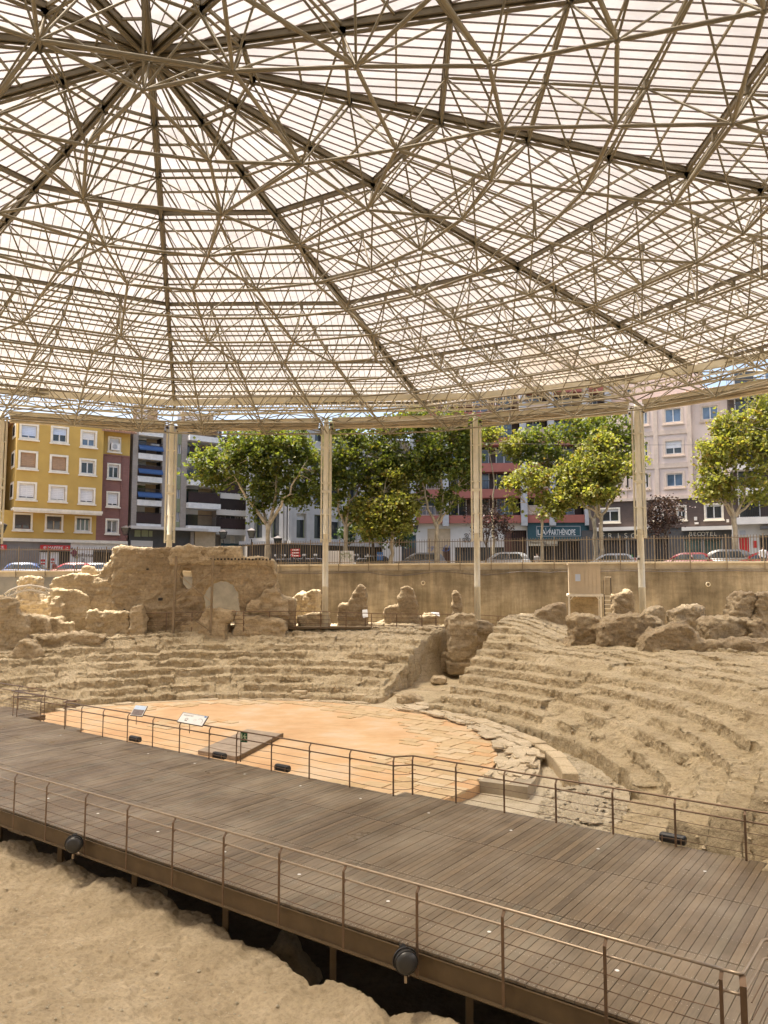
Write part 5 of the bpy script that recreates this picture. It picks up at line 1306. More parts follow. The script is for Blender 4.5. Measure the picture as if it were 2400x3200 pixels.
def text(name, body, root, loc, rz, height, mat, width=None, ext=.02, world=True):
    cu = bpy.data.curves.new('lettering', 'FONT'); cu.body = body; cu.extrude = ext; cu.align_x = 'CENTER'; cu.align_y = 'CENTER'; cu.size = 1
    o = bpy.data.objects.new('tmp', cu); COL.objects.link(o); dg = bpy.context.evaluated_depsgraph_get(); me = bpy.data.meshes.new_from_object(o.evaluated_get(dg)); bpy.data.objects.remove(o)
    co = np.empty(len(me.vertices) * 3, dtype=np.float32); me.vertices.foreach_get('co', co); co = co.reshape(-1, 3)
    lo, hi = co.min(0), co.max(0); co -= (lo + hi) / 2; h = hi[1] - lo[1]; sx = height / h; w = (hi[0] - lo[0]) * sx; fx = sx * (width / w if width else 1)
    d = np.array((math.cos(rz), math.sin(rz), 0)); n_ = np.array((-d[1], d[0], 0))
    W_ = np.array(loc) + co[:, 0:1] * fx * d + co[:, 1:2] * sx * np.array((0, 0, 1)) - co[:, 2:3] * n_
    me.vertices.foreach_set('co', W_.astype(np.float32).ravel()); me.update(); me.materials.clear()
    return link('lettering', me, MAT[mat], root)
def fworld(F, s_, y, z): p = F.O + F.d * s_ + F.n * y; return np.array((p[0], p[1], z + F.zb))

# ---- ochre building with projecting bay, brick flank
B = Fac('ochre_building', 'ochre apartment building with a projecting window bay and grey stone shop floor', 36, 63, 35)
sR = B.at(320, 1500)[0]; zB = B.at(180, 1599)[1]; zT = B.at(180, 1300)[1]; zC = B.at(160, 1690, .8)[1]
ops = []; W1 = []
for (q, bl, bf, fr, gl) in (((170, 205, 333, 350), 'blind_blue', .82, 'white', 'glass_blue'), ((440, 228, 593, 382), 'blind_blue', .5, 'white', 'glass'), ((695, 262, 837, 418), 'blind_white', .55, 'white', 'glass_blue'),
           ((160, 440, 325, 605), 'blind_tan', 1., 'blind_tan', 'glass'), ((430, 475, 587, 632), 'blind_tan', .97, 'blind_tan', 'glass'), ((685, 507, 830, 657), 'blind_white', .18, 'white', 'glass'),
           ((148, 708, 315, 870), 'blind_white', .9, 'white', 'glass'), ((420, 735, 577, 887), 'blind_white', .92, 'white', 'glass'), ((677, 757, 822, 907), 'blind_white', .88, 'white', 'glass')):
    r = B.rect(*k1(q[0] + 16, q[1] + 16, q[2] - 16, q[3] - 22)); ops.append(r); W1.append((r, bl, bf, fr, gl))
B.wall('ochre', 0, sR, zB, zT, ops)
for r, bl, bf, fr, gl in W1: B.window(r, 0, 'trim', .17, bl, bf, fr, gl)
B.box('bay_soffit', 'ochre', .0, sR, .34, .9, zB, zB + .1); g = MB(); g.box((-.12, -.12, zB - .02), (sR + .1, -.002, zB + .2)); g.box((-.06, -.06, zB - .16), (sR + .05, -.002, zB - .02)); g.box((-.12, 0, zB - .02), (-.002, 1., zB + .2)); B.part('cornice', g, 'trim')
# bay return on the left with three narrow windows
g = MB(); g.add([(0, 0, zB), (0, 3.2, zB), (0, 3.2, zT), (0, 0, zT)], [(0, 3, 2, 1)]); B.part('bay_return', g, 'ochre')
for q in ((62, 195, 100, 320), (55, 435, 92, 582), (48, 705, 84, 855)):
    za = B.at(80 * .36, 1250 + q[3] * .3617, 1.)[1]; zb_ = B.at(80 * .36, 1250 + q[1] * .3617, 1.)[1]
    w = B.box('window', 'trim', -.06, .02, .7, 2.1, za, zb_); B.box('pane', 'glass', -.07, -.062, .9, 1.9, za + .2, zb_ - .2, w)
# lower storey set back
sB = B.at(402, 1550, .8)[0]; sE = B.at(300, 1650, .8)[0]
ops = []; Wn = []
for q, bl, bf, fr, gl in (((113, 977, 280, 1133), 'blind_dark', .72, 'brown_door', 'glass'), ((388, 992, 545, 1140), 'blind_dark', .35, 'oak', 'glass'), ((645, 1008, 790, 1150), 'blind_dark', .12, 'white', 'glass_green')):
    r = B.rect(*k1(q[0] + 15, q[1] + 14, q[2] - 15, q[3] - 20), .8); ops.append(r); Wn.append((r, bl, bf, fr, gl))
sL = B.at(12, 1650, .8)[0] - 1.5
B.wall('ochre', sL, sE, zC, zB, ops, .8)
for r, bl, bf, fr, gl in Wn: B.window(r, .8, 'trim', .15, bl, bf, fr, gl, 2 if gl != 'glass_green' else 3)
zY = B.at(365, 1424, .8)[1]; zR = B.at(365, 1350, .8)[1]
ops = []; Wn = []
for q in ((932, 318, 1045, 458), (925, 547, 1040, 692), (918, 790, 1033, 932), (910, 1025, 1027, 1165)):
    r = B.rect(*k1(q[0] + 14, q[1] + 14, q[2] - 14, q[3] - 20), .8); ops.append(r); Wn.append(r)
B.wall('ochre', sR, sB, zY, zR, [ops[0]], .8); B.wall('brick_red', sE, sB, zC, zY, ops[1:], .8)
for r, bf in zip(Wn, (.5, .2, .85, .05)): B.window(r, .8, 'trim', .15, 'blind_white', bf, 'white', 'glass')
g = MB(); g.box((sR, .74, zY - .06), (sB, .798, zY + .06)); g.tube((B.at(377, 1550, .8)[0], .74, zC), (B.at(377, 1550, .8)[0], .74, zY), .05, 6); B.part('downpipe', g, 'brick_red')
g = MB(); g.add([(sR - .2, -.1, zR - .05), (sB + .3, -.1, zR - .05), (sB + .3, 3, zR + .9), (sR - .2, 3, zR + .9), (sR - .2, -.1, zR - .2), (sB + .3, -.1, zR - .2)], [(0, 1, 2, 3), (4, 5, 1, 0)])
for x in np.arange(sR, sB + .2, .22): g.tube((x, -.15, zR), (x, 3, zR + .95), .08, 6)
B.part('tiled_eave', g, 'tilered')
g = MB(); r = Wn[0]; g.box((r[0] + .1, .55, r[2] + .02), (r[0] + .85, .85, r[2] + .65)); ac = B.part('air_conditioner', g, 'white'); g = MB(); g.tube((r[0] + .42, .54, r[2] + .33), (r[0] + .42, .56, r[2] + .33), .22, 14); B.part('fan_grille', g, 'inkgrey', ac)
# ground floor
g = MB(); g.box((sL, .62, zC - .12), (sB, .798, zC + .14)); B.part('cornice', g, 'trim')
zD0 = 0; s600 = B.at(220, 1740, .8)[0]
B.wall('grey_stone', sL, s600, -.2, zC - .12, [B.rect(123, 1723, 217, 1800, .8)], .85); B.box('shop_window', 'signwhite', *[B.at(125, 1740, .8)[0], B.at(152, 1740, .8)[0]], .98, 1.02, .2, B.at(140, 1725, .8)[1]); B.box('shop_door', 'glass', B.at(153, 1740, .8)[0], B.at(158, 1740, .8)[0], .98, 1.02, 0, B.at(140, 1725, .8)[1])
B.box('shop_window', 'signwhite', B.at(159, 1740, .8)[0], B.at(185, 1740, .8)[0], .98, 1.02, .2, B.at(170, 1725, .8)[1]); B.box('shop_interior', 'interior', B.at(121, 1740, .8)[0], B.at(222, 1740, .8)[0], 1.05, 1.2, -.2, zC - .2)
g = MB()
for (u0, v0, u1, v1) in ((129, 1748, 143, 1755), (129, 1759, 143, 1764), (161, 1745, 171, 1752), (161, 1756, 171, 1760)): r = B.rect(u0, v0, u1, v1, .8); g.box((r[0], .965, r[2]), (r[1], .975, r[3]))
B.part('window_print', g, 'signred')
r = B.rect(290, 1717, 350, 1810, .8)
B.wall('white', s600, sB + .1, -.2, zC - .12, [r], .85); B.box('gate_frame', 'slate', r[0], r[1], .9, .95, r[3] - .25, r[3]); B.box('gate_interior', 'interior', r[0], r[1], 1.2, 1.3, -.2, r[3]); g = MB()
for x in np.arange(r[0] + .1, r[1], .16): g.box((x - .02, .98, -.1), (x + .02, 1.02, r[3] - .25))
B.part('gate_bars', g, 'fence')
zT_ = zT; B.shell('ochre', 0, sR, .33, 12, zB + .1, zT); B.shell('ochre', sL, sB, 1.2, 12, -.2, zR)
B.box('balcony_lamp', 'white', B.at(390, 1650, .8)[0], B.at(394, 1650, .8)[0], .6, .8, B.at(391, 1652, .8)[1], B.at(391, 1647, .8)[1])

def sign_on(F, name, label, rect, yo, mat, cat='shop sign', th=.12):
    s0, s1, z0, z1 = rect; root = empty(name, tuple(fworld(F, (s0 + s1) / 2, yo - th, z0)), F.phi, label, cat)
    g = MB(); V = []
    for z in (z0, z1):
        for a, y in ((s0, yo - th), (s1, yo - th), (s1, yo), (s0, yo)): V.append(fworld(F, a, y, z))
    g.add(V, [(0, 3, 2, 1), (4, 5, 6, 7), (0, 1, 5, 4), (1, 2, 6, 5), (2, 3, 7, 6), (3, 0, 4, 7)]); build('sign_board', g, MAT[mat], root); return root
r = B.rect(125, 1704, 219, 1720, .8); sg = sign_on(B, 'shop_sign', 'red shop sign with white capital letters above the grey stone shop door', r, .80, 'signred')
w = r[1] - r[0]; text('l', 'MAPFRE', sg, fworld(B, r[0] + w * .50, .665, (r[2] + r[3]) / 2), B.phi, (r[3] - r[2]) * .52, 'signwhite', w * .50)
def disc(F, s_, y, z, rad, mat, root, nm='emblem', n=14, ring=0.):
    g = MB(); V = [fworld(F, s_ + rad * math.cos(2 * PI * k / n), y, z + rad * math.sin(2 * PI * k / n)) for k in range(n)]
    if ring: V2 = [fworld(F, s_ + ring * math.cos(2 * PI * k / n), y, z + ring * math.sin(2 * PI * k / n)) for k in range(n)]; g.add(V + V2, [(k, (k + 1) % n, n + (k + 1) % n, n + k) for k in range(n)])
    else: g.add(V, [tuple(range(n))])
    build(nm, g, MAT[mat], root)
zc = (r[2] + r[3]) / 2; h_ = r[3] - r[2]
disc(B, r[0] + w * .15, .672, zc, h_ * .27, 'signwhite', sg, ring=h_ * .2); disc(B, r[0] + w * .15, .672, zc, h_ * .1, 'signwhite', sg); disc(B, r[0] + w * .9, .672, zc + h_ * .1, h_ * .12, 'signwhite', sg); 
g = MB(); V = [fworld(B, r[0] + w * q, .67, zc - h_ * .2) for q in (.87, .93)] + [fworld(B, r[0] + w * q, .67, zc - h_ * .26) for q in (.93, .87)]; g.add(V, [(0, 1, 2, 3)]); g.add([fworld(B, r[0] + w * q, .668, z) for q, z in ((.845, r[2]), (.85, r[2]), (.85, r[3]), (.845, r[3]))], [(0, 1, 2, 3)]); build('emblem', g, MAT['signwhite'], sg)
r = B.rect(-45, 1702, 20, 1719, .8); sg = sign_on(B, 'shop_sign', 'red shop sign cut by the picture edge beside the grey stone wall', r, .80, 'signred')
text('l', 'RE', sg, fworld(B, B.at(4, 1710, .7)[0], .665, (r[2] + r[3]) / 2), B.phi, (r[3] - r[2]) * .52, 'signwhite')
lg = empty('wall_logo', tuple(fworld(B, B.at(240, 1740, .8)[0], .8, 1.5)), B.phi, 'purple diamond logo with dark script on the white shop wall', 'wall sign')
def diamond(u, v, hu, hv, mat, yo=.80):
    g = MB(); V = [fworld(B, B.at(a, v, .8)[0], yo, B.at(u, b, .8)[1]) for a, b in ((u - hu, v), (u, v + hv), (u + hu, v), (u, v - hv))]; V2 = [np.array(q) - np.array((*B.n, 0)) * -.03 for q in V]
    g.add(V + V2, [(0, 1, 2, 3), (4, 7, 6, 5), (0, 4, 5, 1), (1, 5, 6, 2), (2, 6, 7, 3), (3, 7, 4, 0)]); build('diamond', g, MAT[mat], lg)
diamond(232, 1728, 12, 14, 'purple_sign'); diamond(240, 1742, 5.5, 6, 'green_panel', .79); diamond(225, 1715, 3, 4, 'purple_sign', .79)
text('l', 'estilistas', lg, fworld(B, B.at(262, 1734, .8)[0], .80, B.at(262, 1734, .8)[1]), B.phi, .3, 'ink', 2.0, .015); text('l', 'Z', lg, fworld(B, B.at(260, 1751, .8)[0], .80, B.at(260, 1751, .8)[1]), B.phi, .3, 'ink', None, .015)

# ---- grey brick balcony block
G2 = Fac('balcony_building', 'grey brick apartment block with stacked white balconies and blue awnings', 404, 69.5, 38)
g2r = lambda x0, y0, x1, y1: G2.rect(*k1(x0, y0, x1, y1))
zc2 = G2.at(450, 1645)[1]; zt2 = G2.at(450, 1318)[1]
c2r = lambda x0, y0, x1, y1, yo=0.: G2.rect(500 + x0 * .3617, 1250 + y0 * .3617, 500 + x1 * .3617, 1250 + y1 * .3617, yo)
sa, sb = G2.at(429, 1500)[0], G2.at(506, 1500)[0]
sc_ = G2.at(553, 1500)[0]; sd_ = G2.at(566, 1500)[0]; se = G2.at(583, 1500)[0]; sf = G2.at(684, 1500)[0]
fl = [G2.at(460, 1250 + y * .3617)[1] for y in (1070, 865, 662, 465, 262)]
# piers of textured brick
for a, b in ((0, sa), (sb, sc_), (sd_, se)):
    G2.box('pier', 'brick_grey', a, b, -.02, .4, zc2, zt2)
# window column with olive panels
for i, zf in enumerate(fl):
    G2.box('spandrel', 'green_panel', sc_, sd_, .12, .4, zf - .95, zf + .35); r = (sc_, sd_, zf + .35, zf + 2.1); G2.window(r, .1, 'white', 0, 'blind_white', .3 + .15 * (i % 3), 'white', 'glass_blue', 2, False)
for i, zf in enumerate(fl):
    for (a, b, aw_, tall) in ((sa, sb, True, 0), (se, sf, False, 1)):
        bk = G2.box('balcony', 'white', a + .01, b - .01, -.12 if not tall else -.55, 1.45, zf - .52, zf)
        G2.railing(bk, a + .03, b - .03, -.08 if not tall else -.5, zf, zf + 1.05, 'iron', .12, 'maroon' if (i + tall) % 2 == 0 else None)
        G2.box('back_wall', 'oak', a, b, 1.46, 1.6, zf, zf + 2.6, bk)
        G2.box('glass_door', 'glass', a + .3, a + (b - a) * .55, 1.40, 1.45, zf + .05, zf + 2.2, bk); G2.box('shutter', 'blind_white', a + .3, a + (b - a) * .55, 1.36, 1.395, zf + 1.2 + .3 * (i % 2), zf + 2.25, bk)
        if aw_:
            g = MB(); z1 = zf + 2.95; g.add([(a + .02, .0, z1), (b - .02, .0, z1), (b - .02, -.35, z1 - .42), (a + .02, -.35, z1 - .42), (a + .02, -.35, z1 - .55), (b - .02, -.35, z1 - .55)], [(0, 1, 2, 3), (3, 2, 5, 4)]); G2.part('awning', g, 'blue_awning', bk)
        if i == 3 and aw_: ac = G2.box('air_conditioner', 'white', b - .9, b - .15, .4, .75, zf + .55, zf + 1.1, bk)
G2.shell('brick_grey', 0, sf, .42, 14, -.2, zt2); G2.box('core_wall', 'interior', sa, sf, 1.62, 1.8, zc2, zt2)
g = MB(); g.box((-.3, -.9, zc2 - .28), (G2.at(639, 1650)[0], .4, zc2 - .02)); G2.part('canopy_slab', g, 'offwhite')
sg_ = G2.at(640, 1660)[0]
G2.box('shopfront', 'slate', -.1, sg_, .1, .4, -.2, zc2 - .28); r = k1(1130, 1215, 1320, 1265); r = G2.rect(*r); G2.box('shop_panel', 'offwhite', r[0], r[1], -.0, .08, r[2], r[3])
for q in ((1165, 1125, 1215, 1180), (1225, 1125, 1280, 1180), (1288, 1130, 1318, 1180)): r = g2r(*q); G2.box('shop_window', 'green_panel', r[0], r[1], .02, .09, r[2], r[3])
r = c2r(300, 1140, 478, 1258); G2.box('ply_panel', 'ply', r[0], r[1], -.02, .08, -.2, r[3]); r = c2r(262, 1130, 290, 1260); G2.box('pier', 'brick_grey', r[0], r[1], -.1, .08, -.2, zc2 - .3)
# set back wing of the same block with long maroon balconies
s1, s2 = sf + .02, G2.at(766, 1600, 2.)[0]; YO = 2.
rows2 = [c2r(380, 1105, 725, 1110)[2], c2r(380, 930, 725, 940)[2], c2r(380, 790, 725, 795)[2], c2r(380, 590, 725, 592)[2], c2r(380, 400, 725, 402)[2]]
G2.wall('brick_grey', s1, s2, -.2, zt2, [], YO, name='wing_wall')
for i, zf in enumerate(rows2):
    bk = G2.box('balcony', 'offwhite', s1, s2, YO - 1.3, YO - .02, zf - .55, zf); G2.railing(bk, s1 + .05, s2 - .05, YO - 1.25, zf, zf + 1.15, 'iron', .14, 'maroon' if i != 1 else 'iron')
    for t0, t1 in ((.08, .3), (.42, .72), (.78, .95)):
        a = s1 + (s2 - s1) * t0; b = s1 + (s2 - s1) * t1; w = G2.box('window', 'white', a, b, YO - .06, YO - .02, zf + .1, zf + 2.2); G2.box('pane', 'glass', a + .08, (a + b) / 2 - .04, YO - .08, YO - .062, zf + .15, zf + 2.1, w); G2.box('pane', 'glass', (a + b) / 2 + .04, b - .08, YO - .08, YO - .062, zf + .15, zf + 2.1, w)
r = c2r(515, 1145, 715, 1250, YO); G2.box('shop_wall', 'offwhite', r[0], r[1], YO - .3, YO - .1, -.2, r[3]); r2 = c2r(515, 1240, 760, 1262, YO); G2.box('teal_band', 'teal', r2[0], r2[1], YO - .34, YO - .31, r2[2], r2[3])
for q in ((535, 1155, 592, 1235), (632, 1155, 690, 1235)):
    r = c2r(*q, YO); w = G2.box('louvre_window', 'white', r[0] - .06, r[1] + .06, YO - .34, YO - .31, r[2] - .06, r[3] + .06); g = MB()
    for z in np.arange(r[2], r[3], .14): g.box((r[0], YO - .40, z), (r[1], YO - .345, z + .09))
    G2.part('louvre', g, 'inkgrey', w)

# ---- pale stone office block on the corner, two faces
S3 = Fac('stone_office', 'pale stone office block with tall narrow windows behind the first plane tree', 766, 76.2, -22)
s_c = S3.at(896, 1600)[0]; z_b = S3.at(850, 1690)[1]; z_t = S3.at(850, 1322)[1]
def office(F, s0, s1, wl, zrows, ww, ptc):
    ops = []
    x = s0 + ptc * .5
    while x < s1 - ww:
        for (a, b) in zrows: ops.append((x, x + ww, a, b))
        x += ptc
    F.wall('pale_stone', s0, s1, z_b, z_t, ops, 0., .45)
    for o in ops: F.window(o, .25, 'pale_stone', 0, 'blind_white', .25 if RNG.random() < .4 else 0, 'green_panel', 'glass', 1, False)
    x = s0 + ptc * .5 + ww + (ptc - ww) * .2
    g = MB(); x0 = s0 + .05
    while x0 < s1 - .3: g.box((x0, -.14, z_b), (x0 + .42, -.003, z_t)); x0 += ptc
    F.part('pilaster', g, 'pale_stone')
zr = [(z_b + .3, z_b + 2.7), (z_b + 3.6, z_b + 5.8), (z_b + 6.9, z_b + 9.2), (z_b + 10.1, min(z_t - .3, z_b + 12.2))]
office(S3, 0, s_c, 0, zr, 1.15, 1.9); g = MB(); g.box((-.4, -.6, z_b - .35), (s_c, 0, z_b - .02)); S3.part('canopy', g, 'pale_stone'); S3.wall('slate', 0, s_c, -.3, z_b - .35, [], .3, name='shopfront')
S4 = Fac('corner_office', 'long pale stone office front running back beside the twin plane trees', 896, 74.1, 40, S3.zb)
z_b = S4.at(896, 1689)[1]; z_t = S4.at(896, 1322)[1]; zr = [(z_b + .3, z_b + 2.7), (z_b + 3.6, z_b + 5.8), (z_b + 6.9, z_b + 9.2), (z_b + 10.1, min(z_t - .3, z_b + 12.2))]
office(S4, 0.02, 16, 0, zr, 1.15, 2.1); g = MB(); g.box((0, -.6, z_b - .35), (16, 0, z_b - .02)); S4.part('canopy', g, 'pale_stone'); S4.wall('slate', 0, 16, -.3, z_b - .35, [], .3, name='shopfront'); S4.shell('pale_stone', 0.3, 16, .5, 9, -.2, z_t)
# ---- red banded building
Rd = Fac('red_band_building', 'tall apartment building with brick red balcony bands and grey piers', 1285, 79.5, -4)
cR = lambda x, y: (1500 + x * .3014, 1150 + y * .3014)
pier_u = [1290, 1392, 1636, 1724, 1834]; send = Rd.at(1905, 1500)[0]
bands = [(1610, 1634), (1528, 1555), (1447, 1474), (1367, 1391), (1286, 1309), (1206, 1228), (1128, 1150)]
um = 1600; ztR = Rd.at(um, 1110)[1]; zgR = Rd.at(um, 1634)[1]
pu = [Rd.at(u, 1500)[0] for u in pier_u] + [send]
for s_ in pu: Rd.box('pier', 'inkgrey', s_ - .32, s_ + .32, -.3, .3, zgR - .3, ztR if s_ > pu[1] + 1 else Rd.at(um, 1262)[1])
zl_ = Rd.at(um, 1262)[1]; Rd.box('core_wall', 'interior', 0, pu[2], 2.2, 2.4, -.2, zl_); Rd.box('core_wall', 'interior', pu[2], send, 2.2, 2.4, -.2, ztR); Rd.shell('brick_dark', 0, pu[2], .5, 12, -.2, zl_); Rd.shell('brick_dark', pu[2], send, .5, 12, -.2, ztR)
lv = [(Rd.at(um, b)[1], Rd.at(um, a)[1]) for a, b in bands]
for i, (z0, z1) in enumerate(lv):
    for j, (a, b) in enumerate(zip(pu, pu[1:])):
        if j < 2 and i > 4: continue
        bk = Rd.box('balcony', 'redband', a + .33, b - .33, -.12, 2.1, z0, z1)
        Rd.box('back_wall', 'brick_dark', a + .33, b - .33, 1.5, 1.9, z1, z1 + 2.2, bk)
        n_ = max(1, int((b - a) / 2.6))
        for k in range(n_):
            x0 = a + .5 + (b - a - .8) * k / n_; x1 = a + .4 + (b - a - .8) * (k + .75) / n_
            fr = Rd.box('window', 'white', x0, x1, 1.36, 1.44, z1 + .08, z1 + 2.05); Rd.box('pane', 'glass' if (i + k + j) % 3 else 'glass_blue', x0 + .09, x1 - .09, 1.30, 1.355, z1 + .16, z1 + 1.95, fr); Rd.box('mullion', 'white', (x0 + x1) / 2 - .05, (x0 + x1) / 2 + .05, 1.27, 1.295, z1 + .16, z1 + 1.95, fr)
        if j in (0, 2): Rd.railing(bk, a + .35, b - .35, -.06, z1, z1 + 1.0, 'pinktrim', .16, 'pinktrim' if j == 2 else None)
        elif (i + j) % 2 == 0: Rd.railing(bk, a + .35, b - .35, -.06, z1, z1 + .9, 'iron', .16)
# ground floor
gr = lambda u0, v0, u1, v1: Rd.rect(u0, v0, u1, v1, .4)
ops = [gr(1577, 1657, 1647, 1815), gr(1423, 1710, 1576, 1815), gr(1336, 1652, 1408, 1815), gr(1256, 1672, 1300, 1815), gr(1652, 1690, 1850, 1815)]
Rd.wall('offwhite', -3, send, -.2, zgR, ops, .4)
r = ops[0]; g = MB()
Rd.box('entrance_door', 'brown_door', r[0], r[0] + (r[1] - r[0]) * .3, .6, .68, -.2, r[3]); 
for x in np.linspace(r[0] + (r[1] - r[0]) * .33, r[1], 9): g.box((x - .03, .58, -.2), (x + .03, .64, r[3]))
Rd.part('gate_bars', g, 'brown_door'); Rd.box('gate_interior', 'interior', r[0], r[1], .9, 1., -.2, r[3])
r = ops[1]; Rd.box('shop_window', 'glass', r[0], r[1], .6, .66, -.2, r[3]); g = MB()
for x in np.linspace(r[0], r[1], 5): g.box((x - .05, .55, -.2), (x + .05, .61, r[3]))
Rd.part('shop_mullions', g, 'slate')
r = ops[2]; zz = Rd.at(1370, 1712, .4)[1]; xm = Rd.at(1385, 1700, .4)[0]
Rd.box('ply_panel', 'ply', r[0], r[1], .5, .56, zz + .03, r[3]); Rd.box('ply_panel', 'ply', r[0], xm, .5, .56, -.2, zz); g = MB(); Rd.box('gate_interior', 'interior', xm, r[1], .8, .9, -.2, zz)
for x in np.linspace(xm, r[1], 7): g.box((x - .03, .5, -.2), (x + .03, .55, zz))
for z in np.linspace(.2, zz, 9): g.box((xm, .49, z), (r[1], .52, z + .04))
Rd.part('gate_bars', g, 'brown_door'); g = MB()
for k in range(14):
    u, v = 1338 + RNG.random() * 66, 1707 + RNG.random() * 18; a, z = Rd.at(u, v, .48); t = RNG.random() * 3; g.bar((a, .47, z), (a + .28 * math.cos(t), .47, z + .28 * math.sin(t)), .05, .05)
Rd.part('graffiti', g, 'signblue')
r = ops[3]; Rd.box('shop_door', 'teal', r[0], r[1], .6, .66, -.2, r[3]); g = MB()
for x in np.linspace(r[0], r[1], 8): g.box((x - .03, .5, -.2), (x + .03, .56, Rd.at(1280, 1712, .4)[1]))
Rd.part('gate_bars', g, 'brown_door')
r = ops[4]; Rd.box('shop_window', 'interior', r[0], r[1], 1.2, 1.3, -.2, r[3]); g = MB()
for x in np.linspace(r[0], r[1], 6): g.box((x - .06, .6, -.2), (x + .06, .7, r[3]))
Rd.part('shop_mullions', g, 'slate'); Rd.box('pier', 'inkgrey', Rd.at(1833, 1750, .4)[0], Rd.at(1856, 1750, .4)[0], .3, .38, -.2, zgR)
r = gr(1648, 1634, 1856, 1686); sg = sign_on(Rd, 'shop_sign', 'dark teal shop sign with pale lettering in a thin frame', r, .38, 'teal', th=.3)
fr = Rd.rect(1676, 1644, 1814, 1676, .1); yo = .065
for q in ((fr[0], fr[1], fr[3] - .05, fr[3]), (fr[0], fr[1], fr[2], fr[2] + .05), (fr[0], fr[0] + .05, fr[2], fr[3]), (fr[1] - .05, fr[1], fr[2], fr[3])):
    g = MB(); V = [fworld(Rd, a, y, z) for z in (q[2], q[3]) for a, y in ((q[0], yo - .02), (q[1], yo - .02), (q[1], yo + .01), (q[0], yo + .01))]; g.add(V, [(0, 3, 2, 1), (4, 5, 6, 7), (0, 1, 5, 4), (1, 2, 6, 5), (2, 3, 7, 6), (3, 0, 4, 7)]); build('frame_line', g, MAT['inkgrey'], sg)
zt_ = Rd.at(1757, 1661, .06)[1]
text('l', 'PARTHÈNOPE', sg, fworld(Rd, Rd.at(1757, 1661, .06)[0], .06, zt_), Rd.phi, .72, 'signwhite', Rd.at(1798, 1661, .06)[0] - Rd.at(1716, 1661, .06)[0]); text('l', 'LA', sg, fworld(Rd, Rd.at(1693, 1661, .06)[0], .06, zt_ - .06), Rd.phi, .52, 'signwhite')
g = MB(); c0 = fworld(Rd, Rd.at(1708, 1661, .06)[0], .05, zt_)
for a_, t_ in ((.3, .5), (-.1, 1.0), (.45, 1.1)): g.path([c0 + (0, 0, -.3), c0 + (a_ * .4, 0, .0), c0 + (a_, 0, t_ * .4)], .035, 4)
build('leaf_emblem', g, MAT['inkgrey'], sg)
r = gr(1652, 1690, 1742, 1706); sg = sign_on(Rd, 'awning_sign', 'cream awning valance with small dark lettering below the teal sign', r, .3, 'coping', th=.08)
text('l', 'Pintxos Vins', sg, fworld(Rd, Rd.at(1682, 1695, .2)[0], .2, Rd.at(1682, 1695, .2)[1]), Rd.phi, .22, 'ink', 1.7); text('l', 'Pasta Fresca', sg, fworld(Rd, Rd.at(1722, 1701, .2)[0], .2, Rd.at(1722, 1701, .2)[1]), Rd.phi, .22, 'ink', 1.5)
po = empty('street_poster', tuple(np.array(aty(1187, 1760, 60))), 0, 'blue poster panel with white lettering between the plane tree trunks', 'poster')
pc = np.array(aty(1187, 1738, 60)); g = MB(); g.box(pc - (.25, .02, .32), pc + (.25, .02, .32)); build('poster_board', g, MAT['signblue'], po); text('l', 'TALDI', po, pc + (0, -.03, .06), 0, .12, 'signwhite', .42); g = MB(); g.box(pc - (.02, .02, 1.9), pc + (.02, .02, -.3)); build('pole', g, MAT['iron'], po)

# ---- pink building
Pk = Fac('pink_building', 'pale pink apartment building with beige window frames over a dark brick shop storey', 1908, 77, -27)
c5r = lambda x0, y0, x1, y1, yo=0.: Pk.rect(1900 + x0 * .3014, 1150 + y0 * .3014, 1900 + x1 * .3014, 1150 + y1 * .3014, yo)
zlow = Pk.at(2050, 1556)[1]; ztop = Pk.at(2200, 1236)[1]; sP = Pk.at(2158, 1400)[0]; sQ = Pk.at(2290, 1400)[0]; zsh = Pk.at(2100, 1650)[1]
WN = [((350, 455, 405, 580), .0, 'glass_blue'), ((590, 420, 755, 560), .0, 'glass_blue'), ((350, 775, 410, 910), 0., 'glass'), ((595, 755, 765, 890), .55, 'glass'), ((360, 1100, 420, 1240), 0, 'glass'), ((607, 1092, 775, 1225), .1, 'glass_blue'),
      ((130, 460, 200, 600), .2, 'glass'), ((130, 780, 205, 915), .4, 'glass'), ((140, 1100, 215, 1240), .0, 'glass')]
ops = [c5r(*q) for q, _, _ in WN]; Pk.wall('pink', 0, sP, zlow, ztop, ops)
for o, (q, bf, gl) in zip(ops, WN): Pk.window(o, 0, 'pinktrim', .22, 'blind_white', bf, 'white', gl)
W2 = [((975, 395, 1140, 530), .0, 'glass_blue'), ((1000, 745, 1120, 880), .1, 'glass'), ((1020, 1075, 1150, 1220), .1, 'glass')]
ops = [c5r(*q, .35) for q, _, _ in W2]; Pk.wall('pink', sP, sQ, zlow, ztop + .25, ops, .35)
for o, (q, bf, gl) in zip(ops, W2): Pk.window(o, .35, 'pinktrim', .2, 'blind_white', bf, 'white', gl)
g = MB()
for v0, v1 in ((1343, 1357), (1447, 1462)): z0, z1 = Pk.at(2100, v1)[1], Pk.at(2100, v0)[1]; g.box((-.05, -.09, z0), (sP + .06, -.003, z1)); 
for u in (1950, 2050, 2156): a = Pk.at(u, 1400)[0]; g.box((a - .2, -.12, zlow), (a + .2, -.004, ztop))
z0, z1 = Pk.at(2100, 1560)[1], Pk.at(2100, 1550)[1]; g.box((-.05, -.2, z0), (sQ, -.003, z1)); Pk.part('trim_bands', g, 'pinktrim')
g = MB(); g.add([(sP - .5, -.3, ztop + .25), (sQ + .2, -.3, ztop + .25), (sQ + .2, 3.5, ztop + 1.4), (sP - .5, 3.5, ztop + 1.4)], [(0, 1, 2, 3)])
